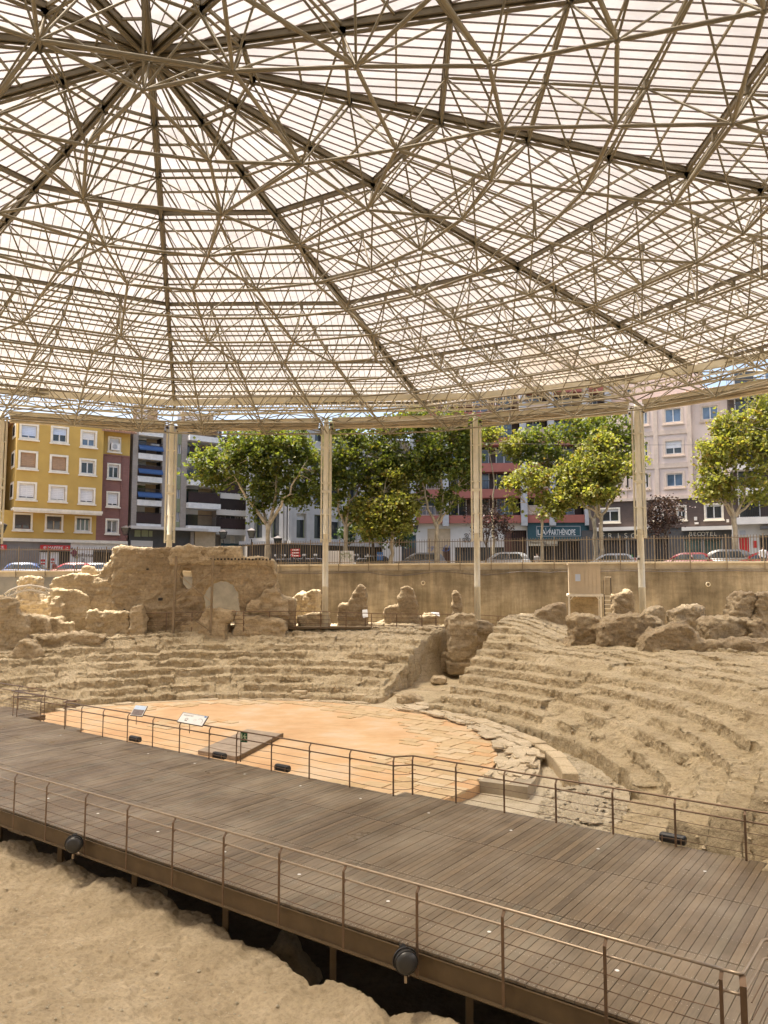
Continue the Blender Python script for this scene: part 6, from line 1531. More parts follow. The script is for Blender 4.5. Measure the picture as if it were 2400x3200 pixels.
for x in np.arange(sP - .4, sQ + .2, .3): g.tube((x, -.4, ztop + .3), (x, 3.5, ztop + 1.45), .11, 6)
Pk.part('tiled_eave', g, 'tilered'); g = MB(); g.box((sP - .5, -.2, ztop + .02), (sQ + .1, .35, ztop + .22)); Pk.part('eave_board', g, 'pinktrim')
zuu = Pk.at(2100, 1150)[1]; Pk.wall('pink', -6, sP + 1, ztop - .5, zuu + 3, [c5r(190, 205, 240, 260, 4.2)], 4.2, name='upper_wall'); Pk.window(c5r(190, 205, 240, 260, 4.2), 4.2, 'pinktrim', .1, None, 0, 'white', 'glass', 1)
Pk.shell('pink', 0, sQ, .7, 4.1, -.2, ztop - .1, 'tilered')
W3 = [((-70, 1465, 110, 1590), .2), ((725, 1440, 800, 1565), 0.), ((1015, 1420, 1180, 1560), .12), ((480, 1450, 560, 1570), .3)]
ops = [c5r(*q) for q, _ in W3]; Pk.wall('brick_dark', -2, sQ, zsh, zlow, ops)
for o, (q, bf) in zip(ops, W3): Pk.window(o, 0, 'trim', .16, 'blind_white', bf, 'white', 'glass')
ops = [c5r(210, 1785, 320, 2300), c5r(480, 1770, 640, 2300), c5r(785, 1775, 975, 2130), c5r(985, 1775, 1190, 2130), c5r(-60, 1785, 195, 2130)]
Pk.wall('slate', -3, sQ, -.2, zsh, ops, .1); 
for i, o in enumerate(ops): Pk.box('shop_window' if i != 1 else 'shop_door', 'glass_green' if i in (2, 3) else 'interior', o[0], o[1], .45, .5, -.2, o[3]); g = MB(); g.box((o[0], .3, o[2]), (o[0] + .09, .4, o[3])); g.box((o[1] - .09, .3, o[2]), (o[1], .4, o[3])); Pk.part('shop_mullions', g, 'offwhite')
for q in ((-110, 1650, 470, 1700), (770, 1645, 1305, 1680)): r = c5r(*q); Pk.box('awning_box', 'offwhite', r[0], r[1], -.55, .08, r[3] - .35, r[3])
for q in ((895, 1545, 925, 1580), (900, 1600, 940, 1620), (1230, 1570, 1255, 1600)): r = c5r(*q); Pk.box('wall_unit', 'offwhite', r[0], r[1], -.25, -.003, r[2], r[3])
r = c5r(-60, 1712, 300, 1765, .1); sg = sign_on(Pk, 'shop_sign', 'dark shop fascia with wide spaced brass capital letters behind a cream column', r, .095, 'slate', th=.12)
for ch, x in (('R', 25), ('I', 108), ('S', 187), ('O', 268), ('F', -50)): s_, z_ = Pk.at(1900 + x * .3014, 1150 + 1738 * .3014); text('l', ch, sg, fworld(Pk, s_, -.04, z_), Pk.phi, .5, 'trim', None, .03)
r = c5r(810, 1695, 1180, 1745, .1); sg = sign_on(Pk, 'shop_sign', 'dark shop fascia with small cream capitals above the wide shop windows', r, .095, 'slate', th=.12)
for k, ch in enumerate('BECOTEL'): s_, z_ = Pk.at(1900 + (858 + 43 * k) * .3014, 1150 + 1720 * .3014); text('l', ch, sg, fworld(Pk, s_, -.04, z_), Pk.phi, .36, 'trim', None, .03)
# ---- last building
Lb = Fac('white_balcony_building', 'whitish balcony building with a red street door half hidden by the last plane tree', 2292, 69.8, -27)
zt = Lb.at(2330, 1195)[1]; sl = 9.; 
Lb.wall('brick_dark', 0, sl, Lb.at(2330, 1640)[1], zt, [], .9); Lb.shell('offwhite', 0, sl, 1., 10, -.2, zt)
for v in (1622, 1530, 1452, 1372, 1300, 1222):
    z0 = Lb.at(2330, v)[1]; bk = Lb.box('balcony', 'offwhite', .05, sl, -.5, .88, z0 - .5, z0 + .12); Lb.railing(bk, .1, sl - .1, -.45, z0 + .12, z0 + 1.1, 'iron', .14); 
    for k in range(3): w = Lb.box('window', 'white', .6 + 2.6 * k, 2.4 + 2.6 * k, .84, .895, z0 + .2, z0 + 2.1); Lb.box('pane', 'glass_blue' if (k + v) % 2 else 'glass', .7 + 2.6 * k, 2.3 + 2.6 * k, .81, .838, z0 + .28, z0 + 2.0, w)
r = Lb.rect(2312, 1680, 2343, 1815, .3); Lb.wall('offwhite', 0, sl, -.2, Lb.at(2330, 1638)[1], [r, Lb.rect(2375, 1672, 2460, 1815, .3)], .3); Lb.box('street_door', 'signred', r[0], r[1], .45, .5, -.2, r[3]); r = Lb.rect(2375, 1672, 2460, 1815, .3); Lb.box('shop_window', 'interior', r[0], r[1], .6, .65, -.2, r[3]); r = Lb.rect(2312, 1658, 2330, 1672, .3); Lb.box('notice_plate', 'inkgrey', r[0], r[1], .25, .297, r[2], r[3]); r = Lb.rect(2353, 1690, 2366, 1712, .3); Lb.box('notice_plate', 'signred', r[0], r[1], .25, .297, r[2], r[3])
Lb.box('awning', 'slate', Lb.at(2375, 1650, .3)[0], sl, -.9, .28, Lb.at(2380, 1655, .3)[1], Lb.at(2380, 1647, .3)[1])

# ================================================================ TREES
def tree(name, label, base, trunk_h, limbs, blobs, leafmat, bark, r0, nleaf, leaf, seed, group='plane trees along the street'):
    """limbs: list of point lists; blobs: (centre, radii) volumes that carry the foliage"""
    rg_ = np.random.default_rng(seed)
    root = empty(name, tuple(base), label=label, cat='tree', group=group)
    b = np.array(base, float); top = b + np.array((rg_.normal(0, .1), 0, trunk_h))
    g = MB(); n_ = 9
    pts = [b + (top - b) * t + np.array((rg_.normal(0, .035), rg_.normal(0, .03), 0)) * (0 < t < 1) for t in np.linspace(0, 1, n_)]
    rr = [r0 * (1.35 - .6 * t ** .5 + .08 * rg_.normal()) for t in np.linspace(0, 1, n_)]; rr[0] = r0 * 1.5; rr[-1] = r0 * 1.0
    g.path(pts, rr, 10); build('trunk', g, MAT[bark], root, smooth=True)
    tips = []
    for L in limbs:
        P = [top - (0, 0, .25)] + [np.array(p, float) for p in L]
        Q = []; 
        for a, c in zip(P, P[1:]):
            for t in (0, .33, .66): Q.append(a + (c - a) * t + rg_.normal(0, .08, 3) * (t > 0))
        Q.append(P[-1]); g = MB(); g.path(Q, [r0 * .62 * (1 - .82 * i / (len(Q) - 1)) for i in range(len(Q))], 7); build('limb', g, MAT[bark], root, smooth=True); tips += Q[3:]
    # twigs to foliage clumps
    vol = np.array([np.prod(r) ** .62 for _, r in blobs]); vol /= vol.sum()
    clumps = []
    nleaf *= 1.45; leaf *= .8; ncl = int(nleaf / 26)
    which = rg_.choice(len(blobs), ncl, p=vol)
    for w_ in which:
        c, r = blobs[w_]; v = rg_.normal(size=3); v /= np.linalg.norm(v); rad = rg_.random() ** .42
        clumps.append(np.array(c) + v * np.array(r) * rad)
    clumps = np.array(clumps)
    # gaps: drop clumps in noise holes
    keep = fbm(clumps, .55, 3, seed) > -.13; clumps = clumps[keep]
    tw = MB(); T = np.array(tips)
    for c in clumps[::3]:
        d = np.linalg.norm(T - c, axis=1); a = T[d.argmin()]; m = (a + c) / 2 + rg_.normal(0, .12, 3); tw.path([a, m, c], [.035, .02, .008], 4)
    build('twigs', tw, MAT[bark], root, kind='stuff')
    n = len(clumps) * 26
    C = np.repeat(clumps, 26, 0); sg_ = np.repeat(rg_.uniform(.18, .42, len(clumps)), 26)[:, None]
    Pp = C + rg_.normal(size=(n, 3)) * sg_ * np.array((1, 1, .75))
    nm = rg_.normal(size=(n, 3)) + np.array((0, -.15, .7)); nm /= np.linalg.norm(nm, axis=1)[:, None]
    a = np.cross(nm, rg_.normal(size=(n, 3))); a /= np.linalg.norm(a, axis=1)[:, None]; bb = np.cross(nm, a)
    sz = leaf * rg_.uniform(.6, 1.25, n)[:, None]
    fold = nm * sz * .22
    V = np.stack([Pp - bb * sz * .55, Pp + a * sz * .5 + fold, Pp + a * sz * .28 + bb * sz * .45, Pp + bb * sz * .62 - fold * .4, Pp - a * sz * .28 + bb * sz * .45, Pp - a * sz * .5 + fold], 1).reshape(-1, 3)
    i0 = np.arange(n)[:, None] * 6
    F = np.concatenate([i0 + np.array([[0, 1, 2, 3]]), i0 + np.array([[0, 3, 4, 5]])], 0)
    o = link('crown', mesh_np('crown', V - b, F), MAT[leafmat], root, True)
    return root
def P_(u, v, Y): return np.array(aty(u, v, Y))
def blob(u, v, Y, ru, rv, ry=None): k = Y / 2400.; return (P_(u, v, Y), (ru * k, (ry or max(ru, rv) * .8) * k, rv * k))
def gb(u, Y): x = aty(u, 1800, Y)[0]; return (x, Y, float(zst(x)) + .1)
Yt = 60.2
def th(u, v, Y): return P_(u, v, Y)[2] - gb(u, Y)[2]
tree('plane_tree', 'wide plane tree with spreading pale limbs before the stone office corner', gb(834, Yt), th(834, 1636, Yt),
     [[P_(790, 1580, Yt), P_(740, 1500, 59.4), P_(702, 1440, 59)], [P_(822, 1590, 61), P_(812, 1520, 61), P_(806, 1450, 61)], [P_(858, 1570, Yt), P_(866, 1480, Yt), P_(886, 1400, Yt)], [P_(880, 1580, 59.5), P_(910, 1520, 59), P_(945, 1460, 58.8)]],
     [blob(690, 1440, 59.5, 95, 85), blob(800, 1390, 60.5, 120, 70), blob(900, 1410, 60.5, 110, 85), blob(950, 1500, 60, 70, 85), blob(640, 1490, 59, 50, 40), blob(820, 1500, 61, 100, 60), blob(830, 1600, 60.5, 50, 50), blob(920, 1560, 60, 60, 40)], 'leaf', 'bark', .24, 9800, .30, 1)
tree('plane_tree', 'tall plane tree with a forked trunk beside the third cream column', gb(1080, Yt), th(1080, 1640, Yt),
     [[P_(1056, 1590, Yt), P_(1062, 1500, Yt), P_(1066, 1380, Yt)], [P_(1090, 1590, Yt), P_(1120, 1520, 60.4), P_(1150, 1420, 60.5)], [P_(1105, 1625, 60), P_(1140, 1590, 59.5)]],
     [blob(1075, 1380, 60, 60, 90), blob(1130, 1440, 60.5, 90, 90), blob(1070, 1540, 60.3, 55, 75), blob(1150, 1350, 60.5, 80, 60), blob(1170, 1550, 60.8, 70, 70), blob(1110, 1610, 60.6, 45, 35), blob(1190, 1470, 61, 70, 80), blob(1040, 1470, 60.2, 40, 60)], 'leaf', 'bark', .2, 9800, .29, 2)
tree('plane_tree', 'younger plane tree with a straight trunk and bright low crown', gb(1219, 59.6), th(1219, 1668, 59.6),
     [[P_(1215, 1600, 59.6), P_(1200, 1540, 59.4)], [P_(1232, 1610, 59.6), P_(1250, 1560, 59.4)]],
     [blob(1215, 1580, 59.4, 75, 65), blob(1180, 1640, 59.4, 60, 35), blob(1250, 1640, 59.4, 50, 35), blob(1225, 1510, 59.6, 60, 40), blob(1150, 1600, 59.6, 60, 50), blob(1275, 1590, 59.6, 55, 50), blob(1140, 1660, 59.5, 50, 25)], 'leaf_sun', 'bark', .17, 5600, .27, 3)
tree('plane_tree', 'tall plane tree with a high forked trunk before the boarded shopfront', gb(1366, Yt), th(1366, 1632, Yt),
     [[P_(1336, 1590, Yt), P_(1328, 1530, Yt), P_(1300, 1440, Yt)], [P_(1380, 1600, Yt), P_(1378, 1500, Yt), P_(1392, 1370, Yt)], [P_(1400, 1595, 60), P_(1430, 1520, 59.6)]],
     [blob(1300, 1400, 60.4, 100, 90), blob(1390, 1390, 60.4, 85, 90), blob(1420, 1490, 60, 60, 75), blob(1270, 1490, 60.6, 80, 75), blob(1350, 1510, 60.6, 80, 60), blob(1320, 1310, 60.6, 120, 40), blob(1440, 1330, 60, 60, 50), blob(1230, 1390, 60.8, 70, 90), blob(1290, 1570, 60.8, 60, 50), blob(1400, 1560, 60.3, 60, 45), blob(1460, 1420, 60, 40, 60)], 'leaf', 'bark', .21, 13000, .29, 4)
tree('plane_tree', 'plane tree with yellowish leaves beside the fourth cream column', gb(1545, 62.5), th(1545, 1590, 62.5),
     [[P_(1545, 1520, 62.5), P_(1530, 1420, 62.2), P_(1512, 1370, 62)]], [blob(1525, 1360, 62, 42, 55), blob(1590, 1390, 62.4, 40, 45), blob(1600, 1345, 62.4, 45, 30)], 'leaf_sun', 'bark', .13, 1900, .28, 5)
tree('plane_tree', 'slim young plane tree before the teal shop sign', gb(1692, 58.6), th(1690, 1620, 58.6),
     [[P_(1668, 1600, 58.6), P_(1640, 1570, 58.5)], [P_(1700, 1590, 58.6), P_(1700, 1530, 58.4), P_(1685, 1480, 58.4)], [P_(1725, 1600, 58.6), P_(1748, 1570, 58.6)]],
     [blob(1675, 1490, 58.4, 60, 50), blob(1610, 1510, 58.4, 45, 40), blob(1600, 1580, 58.4, 35, 28), blob(1730, 1560, 58.4, 60, 45), blob(1690, 1600, 58.4, 75, 20)], 'leaf_sun', 'bark', .12, 2300, .28, 6)
tree('plane_tree', 'bright broad plane tree leaning between the teal sign and a cream column', gb(1882, 57.8), th(1878, 1610, 57.8),
     [[P_(1850, 1590, 57.8), P_(1822, 1570, 57.6), P_(1800, 1540, 57.6)], [P_(1858, 1580, 57.8), P_(1835, 1520, 57.6), P_(1830, 1470, 57.6)], [P_(1900, 1580, 57.8), P_(1925, 1540, 57.6), P_(1935, 1490, 57.6)], [P_(1872, 1540, 58), P_(1868, 1450, 58)]],
     [blob(1790, 1490, 57.6, 60, 55), blob(1860, 1440, 57.6, 70, 70), blob(1880, 1380, 57.8, 40, 35), blob(1930, 1480, 57.6, 75, 60), blob(1850, 1540, 57.5, 90, 40), blob(1770, 1560, 57.5, 40, 30), blob(1985, 1450, 57.6, 35, 40)], 'leaf_sun', 'bark', .19, 6000, .28, 7)
tree('plane_tree', 'shaded plane tree with dark leaves standing behind the bright leaning one', gb(1866, 63.5), th(1860, 1620, 63.5),
     [[P_(1840, 1590, 63.5), P_(1800, 1570, 63), P_(1770, 1480, 63)], [P_(1880, 1500, 63.5), P_(1900, 1400, 63.5)]],
     [blob(1700, 1400, 63.2, 75, 60), blob(1800, 1350, 63.4, 90, 60), blob(1900, 1340, 63.5, 90, 60), blob(1940, 1420, 63.6, 70, 90), blob(1740, 1450, 63.2, 80, 60), blob(1650, 1370, 63, 45, 45), blob(1860, 1470, 63.8, 120, 60), blob(1640, 1450, 63, 40, 50)], 'leaf', 'bark', .2, 7800, .29, 8)
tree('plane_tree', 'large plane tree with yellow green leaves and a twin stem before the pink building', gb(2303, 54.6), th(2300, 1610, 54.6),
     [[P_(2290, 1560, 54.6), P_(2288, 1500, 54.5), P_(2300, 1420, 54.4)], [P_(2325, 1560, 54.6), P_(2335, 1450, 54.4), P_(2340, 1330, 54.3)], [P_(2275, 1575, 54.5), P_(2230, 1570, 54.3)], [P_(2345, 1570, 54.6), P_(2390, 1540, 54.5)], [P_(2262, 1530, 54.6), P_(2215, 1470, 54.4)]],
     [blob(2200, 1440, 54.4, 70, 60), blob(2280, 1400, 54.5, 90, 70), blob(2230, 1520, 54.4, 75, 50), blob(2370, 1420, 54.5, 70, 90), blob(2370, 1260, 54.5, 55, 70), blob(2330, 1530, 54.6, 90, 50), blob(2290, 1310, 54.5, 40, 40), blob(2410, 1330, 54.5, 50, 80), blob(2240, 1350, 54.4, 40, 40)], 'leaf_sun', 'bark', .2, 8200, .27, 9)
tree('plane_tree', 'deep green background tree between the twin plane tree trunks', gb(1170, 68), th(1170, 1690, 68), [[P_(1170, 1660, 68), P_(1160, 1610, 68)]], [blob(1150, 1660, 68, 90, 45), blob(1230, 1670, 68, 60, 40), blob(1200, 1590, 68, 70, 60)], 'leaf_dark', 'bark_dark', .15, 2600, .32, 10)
tree('plum_tree', 'small purple leaved plum tree before the shop with the brass capitals', gb(2082, 56.5), th(2082, 1700, 56.5), [[P_(2070, 1640, 56.5), P_(2050, 1590, 56.4)], [P_(2095, 1640, 56.5), P_(2110, 1590, 56.4)], [P_(2082, 1620, 56.4), P_(2085, 1570, 56.4)]],
     [blob(2075, 1600, 56.5, 62, 48), blob(2085, 1655, 56.4, 55, 40), blob(2040, 1620, 56.4, 32, 32)], 'leaf_purple', 'bark_dark', .09, 1700, .18, 11, 'purple plum trees along the street')
tree('plum_tree', 'purple leaved plum tree before the brown gated entrance', gb(1520, 58.8), th(1520, 1695, 58.8), [[P_(1505, 1650, 58.8), P_(1480, 1620, 58.7)], [P_(1530, 1650, 58.8), P_(1555, 1610, 58.7)], [P_(1520, 1630, 58.8), P_(1520, 1590, 58.7)]],
     [blob(1520, 1610, 58.7, 70, 50), blob(1490, 1660, 58.7, 50, 30), blob(1560, 1650, 58.7, 45, 35)], 'leaf_purple', 'bark_dark', .09, 1300, .18, 12, 'purple plum trees along the street')

# ================================================================ CARS, MOTORBIKES, STREET FURNITURE
CARP = {}
def car(label, x, y, rz, colour, kind='hatch'):
    root = empty('parked_car', (x, y, float(zst(x))), rz, label, 'car', 'cars parked along the street')
    if kind not in CARP:
        prof = {'hatch': [(-2.0, .35), (-2.05, .75), (-1.9, .95), (-1.55, 1.02), (1.0, .98), (1.75, .82), (2.0, .68), (2.05, .35)], 'suv': [(-2.15, .4), (-2.2, .85), (-2.1, 1.08), (-1.7, 1.14), (1.0, 1.12), (1.9, .95), (2.15, .75), (2.2, .4)]}[kind]
        cab = {'hatch': [(-1.85, .95), (-1.5, 1.40), (-1.1, 1.50), (.1, 1.50), (.55, 1.38), (1.15, .97)], 'suv': [(-2.05, 1.08), (-1.75, 1.55), (-1.3, 1.68), (.1, 1.70), (.6, 1.58), (1.25, 1.11)]}[kind]
        def ext(pts, w0, w1, zsplit):
            bm = bmesh.new(); n = len(pts)
            L = [bm.verts.new((px, -(w0 if z < zsplit else w1), z)) for px, z in pts]; Rr = [bm.verts.new((px, (w0 if z < zsplit else w1), z)) for px, z in pts]
            bm.faces.new(L[::-1]); bm.faces.new(Rr)
            for k in range(n): bm.faces.new((L[k], L[(k + 1) % n], Rr[(k + 1) % n], Rr[k]))
            bmesh.ops.recalc_face_normals(bm, faces=bm.faces); bmesh.ops.bevel(bm, geom=list(bm.edges), offset=.06, segments=2, affect='EDGES')
            me = bpy.data.meshes.new('body'); bm.to_mesh(me); bm.free(); me.polygons.foreach_set('use_smooth', np.ones(len(me.polygons), dtype=bool)); return me
        body = ext(prof, .88, .84, .8); cabin = ext(cab, .80, .64, 1.3)
        gl = MB()
        zt = cab[2][1]; zb = cab[0][1] + .06
        for s in (-1, 1):
            for a, b, at, bt in ((-1.55, -.55, -1.25, -.5), (-.48, .85, -.44, .25)):
                yb, yt = s * .822, s * .70
                gl.add([(a, yb, zb), (b, yb, zb), (bt, yt, zt - .13), (at, yt, zt - .13), (a, yb - s * .04, zb), (b, yb - s * .04, zb), (bt, yt - s * .04, zt - .13), (at, yt - s * .04, zt - .13)], [(0, 1, 2, 3), (4, 7, 6, 5), (0, 4, 5, 1), (1, 5, 6, 2), (2, 6, 7, 3), (3, 7, 4, 0)])
        c4, c5 = cab[4], cab[5]; gl.add([(c5[0] - .05, -.7, c5[1] + .07), (c5[0] - .05, .7, c5[1] + .07), (c4[0] + .06, .58, c4[1] - .01), (c4[0] + .06, -.58, c4[1] - .01), (c5[0] - .12, -.7, c5[1] + .05), (c5[0] - .12, .7, c5[1] + .05), (c4[0], .58, c4[1] - .03), (c4[0], -.58, c4[1] - .03)], [(0, 1, 2, 3), (4, 7, 6, 5), (0, 4, 5, 1), (1, 5, 6, 2), (2, 6, 7, 3), (3, 7, 4, 0)])
        wh = MB(); wh.v = []; 
        ty = MB(); ty.tube((0, -.1, 0), (0, .1, 0), .32, 18); ri = MB(); ri.tube((0, -.115, 0), (0, .115, 0), .2, 14)
        hl = MB(); hl.obox((2.0 if kind == 'hatch' else 2.14, 0, .72), (1, 0, 0), .06, (0, 1, 0), .16, (0, 0, 1), .07)
        mr = MB(); mr.obox((.85, 0, 1.05), (1, 0, 0), .07, (0, 1, 0), .1, (0, 0, 1), .07)
        CARP[kind] = (body, cabin, mesh_np('window', gl.v, gl.f), mesh_np('wheel', ty.v, ty.f), mesh_np('rim', ri.v, ri.f), mesh_np('headlight', hl.v, hl.f), mesh_np('mirror', mr.v, mr.f))
        for m, k in zip(CARP[kind][2:6], ('glass', 'tyre', 'rim', 'signwhite')): m.materials.append(MAT[k])
    body, cabin, gl, ty, ri, hl, mr = CARP[kind]
    pm = paint('car_paint', colour)
    for nm, me in (('body', body), ('cabin', cabin)): link(nm, me.copy(), pm, root, True)
    link('window', gl, None, root, True)
    for a in (-1.3, 1.3):
        for s in (-.8, .8):
            w = link('wheel', ty, None, root, True); w.location = (a, s, .32); link('rim', ri, None, w, True)
    for s in (-.6, .6): h = link('headlight', hl, None, root, True); h.location = (0, s, 0)
    for s in (-.92, .92): h = link('mirror', mr.copy(), pm, root, True); h.location = (0, s, 0)
    return root
def cx(u, Y): return aty(u, 1800, Y)[0]
car('blue car parked before the grey stone shop wall', cx(95, 61.0), 61.0, R(8), (.03, .06, .16)); car('dark red car parked by the white shop wall with the diamond logo', cx(222, 61.4), 61.4, R(180), (.22, .012, .018)); car('black car parked before the barred shop gate', cx(322, 62), 62, R(6), (.015, .015, .017))
car('silver and dark car parked between two plane tree trunks', cx(1312, 61.2), 61.2, R(175), (.28, .29, .3), 'suv'); car('low grey car half hidden behind the parapet under the young plane tree', cx(1150, 61.8), 61.8, R(176), (.06, .06, .065)); car('white car parked before the brown gated entrance', cx(1572, 60), 60, R(172), (.5, .5, .49), 'suv')
car('white car mostly hidden by the parapet under the leaning plane tree', cx(1905, 57.6), 57.6, R(165), (.5, .5, .49)); car('dark red car before the wide shop windows', cx(2140, 55.6), 55.6, R(160), (.16, .015, .02)); car('grey car with a tall cabin beside the dark red one', cx(2255, 54.8), 54.8, R(156), (.24, .235, .22), 'suv'); car('bright red car by the red street door', cx(2385, 53.6), 53.6, R(155), (.35, .02, .025))
def motorbike(u, Y, rz, label):
    x = cx(u, Y); root = empty('motorbike', (x, Y, float(zst(x)) + .13), rz, label, 'motorbike', 'motorbikes parked in a row by the fence')
    g = MB(); g.obox((0, 0, .62), (1, 0, .15), .45, (0, 1, 0), .13, (-.15, 0, 1), .14); g.obox((.15, 0, .8), (1, 0, 0), .2, (0, 1, 0), .14, (0, 0, 1), .1); build('body', g, MAT['darkgrey'], root, True)
    g = MB(); g.obox((-.3, 0, .84), (1, 0, 0), .32, (0, 1, 0), .12, (0, 0, 1), .05); build('seat', g, MAT['blackplastic'], root, True)
    for a in (-.62, .65):
        g = MB(); g.tube((a, -.06, .3), (a, .06, .3), .3, 14); w = build('wheel', g, MAT['tyre'], root, True); g = MB(); g.tube((a, -.07, .3), (a, .07, .3), .15, 10); build('rim', g, MAT['rim'], w, True)
    g = MB(); g.tube((.62, 0, .35), (.4, 0, 1.0), .04, 6); g.tube((.4, -.35, 1.05), (.4, .35, 1.05), .02, 6); g.tube((.4, -.3, 1.05), (.42, -.38, 1.3), .012, 5); g.tube((.4, .3, 1.05), (.42, .38, 1.3), .012, 5); build('handlebar', g, MAT['rim'], root, True)
    g = MB(); g.ball((.42, -.4, 1.34), .09, 8, 5); g.ball((.42, .4, 1.34), .09, 8, 5); build('mirror', g, MAT['signwhite'], root, True)
    g = MB(); g.add([(.45, -.2, 1.0), (.45, .2, 1.0), (.3, .16, 1.4), (.3, -.16, 1.4), (.43, -.2, 1.0), (.43, .2, 1.0), (.28, .16, 1.4), (.28, -.16, 1.4)], [(0, 1, 2, 3), (4, 7, 6, 5), (0, 4, 5, 1), (1, 5, 6, 2), (2, 6, 7, 3), (3, 7, 4, 0)]); build('windscreen', g, MAT['glass'], root, True)
for k, u in enumerate((868, 890, 930, 962, 1000, 1092, 1128)):
    motorbike(u, 59.4, R(75 + 9 * (k % 3)), ['motorbike just past the end of the arched ruin wall', 'motorbike second along from the arched ruin wall', 'motorbike before the red direction sign', 'motorbike by the stone office shopfront', 'motorbike beside the third cream column', 'motorbike before the graffiti box', 'motorbike under the young plane tree'][k])
def lamp(u, v0, Y, label, wall=False):
    c = np.array(aty(u, v0, Y)); zb = float(zst(c[0])); root = empty('street_lamp', (c[0], c[1], zb if not wall else c[2] - .5), label=label, cat='street lamp')
    if not wall: g = MB(); g.path([(c[0], c[1], zb), (c[0], c[1], zb + 1.), (c[0], c[1], c[2] - .1)], [.09, .06, .045], 8); build('pole', g, MAT['iron'], root)
    else: g = MB(); g.path([c + (.0, .9, -.5), c + (0, .4, -.45), c + (0, 0, -.12)], .035, 6); build('bracket', g, MAT['iron'], root)
    def fr(z, w): return [c + np.array((sx * w, sy * w, z)) for sx, sy in ((-1, -1), (1, -1), (1, 1), (-1, 1))]
    a, b = fr(0, .17), fr(.62, .32); g = MB()
    for p, q in zip(a, b): g.bar(p, q, .03, .03)
    for L in (a, b):
        for k in range(4): g.bar(L[k], L[(k + 1) % 4], .03, .03)
    g.add(fr(.63, .36) + [c + (0, 0, .86)], [(3, 2, 1, 0), (0, 1, 4), (1, 2, 4), (2, 3, 4), (3, 0, 4)]); build('lantern_frame', g, MAT['iron'], root)
    g = MB(); a, b = fr(.02, .15), fr(.6, .30); g.add(a + b, [(0, 3, 2, 1), (4, 5, 6, 7), (0, 1, 5, 4), (1, 2, 6, 5), (2, 3, 7, 6), (3, 0, 4, 7)]); build('lantern_glass', g, MAT['lantern'], root)
lamp(786, 1681, 65.5, 'old style street lantern on a pole left of the first plane tree trunk'.replace(' left of', ' beside')); lamp(868, 1705, 66, 'old style street lantern low against the stone office canopy'); lamp(697, 1683, 72, 'wall lantern on a bracket by the cream boarded entrance', True); lamp(1297, 1662, 76, 'wall lantern above the dark shop door with pale numerals', True); lamp(2, 1665, 58.5, 'street lantern at the corner of the ochre building'); lamp(393, 1672, 66.5, 'iron wall lantern on the red brick flank', True)
ds = empty('direction_sign', tuple(np.array(gb(924, 58.8))), label='pole with red and white direction arrows behind the fence', cat='sign')
c = P_(924, 1722, 58.8); g = MB(); g.tube((c[0], 58.8, gb(924, 58.8)[2]), (c[0], 58.8, c[2] + .25), .045, 8); build('pole', g, MAT['iron'], ds)
for dz, sgn in ((.1, -1), (-.12, -1), (-.34, 1)):
    q = c + (0, -.06, dz - .02); L = .34; pts = [(-L, -.085), (L, -.085), (L, .085), (-L, .085)]; pts = [(-L - .0, -.085), (L, -.085), (L + (.1 if sgn > 0 else 0), 0), (L, .085), (-L, .085), (-L - (.1 if sgn < 0 else 0), 0)]
    g = MB(); n_ = 6; g.add([q + (x, 0, z) for x, z in pts] + [q + (x, .02, z) for x, z in pts], [tuple(range(n_)), tuple(range(2 * n_ - 1, n_ - 1, -1))] + [(n_ + k, n_ + (k + 1) % n_, (k + 1) % n_, k) for k in range(n_)]); ar = build('arrow_blade', g, MAT['signred'], ds)
    g = MB(); g.box(q + (-.26, -.012, -.035), q + (.26, -.002, .035)); build('text_strip', g, MAT['signwhite'], ar)
gx = empty('utility_box', tuple(gb(1062, 59)), label='pale utility box with green graffiti beside the tall forked plane tree', cat='utility box')
c = P_(1060, 1740, 59); g = MB(); g.box((c[0] - 1.2, 58.7, c[2] - 1.6), (c[0] + .1, 59.3, c[2] + .45)); g.box((c[0] + .15, 58.7, c[2] - 1.6), (c[0] + 1.1, 59.3, c[2] + .45)); build('housing', g, MAT['offwhite'], gx); g = MB()
for k in range(16): x0, z0 = c[0] + .2 + RNG.random() * .75, c[2] - .3 + RNG.random() * .6; t = RNG.random() * 3.1; g.bar((x0, 58.68, z0), (x0 + .22 * math.cos(t), 58.68, z0 + .22 * math.sin(t)), .04, .05)
build('graffiti', g, MAT['leaf_dark'] if False else MAT['green_panel'], gx)
tr = empty('scroll_ornament', tuple(fworld(Rd, Rd.at(1458, 1685, .3)[0], .3, 3)), 0, 'dark triple spiral ornament on the white shop wall', 'ornament'); g = MB()
for du, dv in ((0, -10), (-6, 4), (7, 4)):
    s_, z_ = Rd.at(1458 + du, 1685 + dv, .35); g.path([fworld(Rd, s_ + .03 * a * math.cos(a), .36, z_ + .03 * a * math.sin(a)) for a in np.linspace(.5, 9, 24)], .035, 5)
build('spiral', g, MAT['ink'], tr)

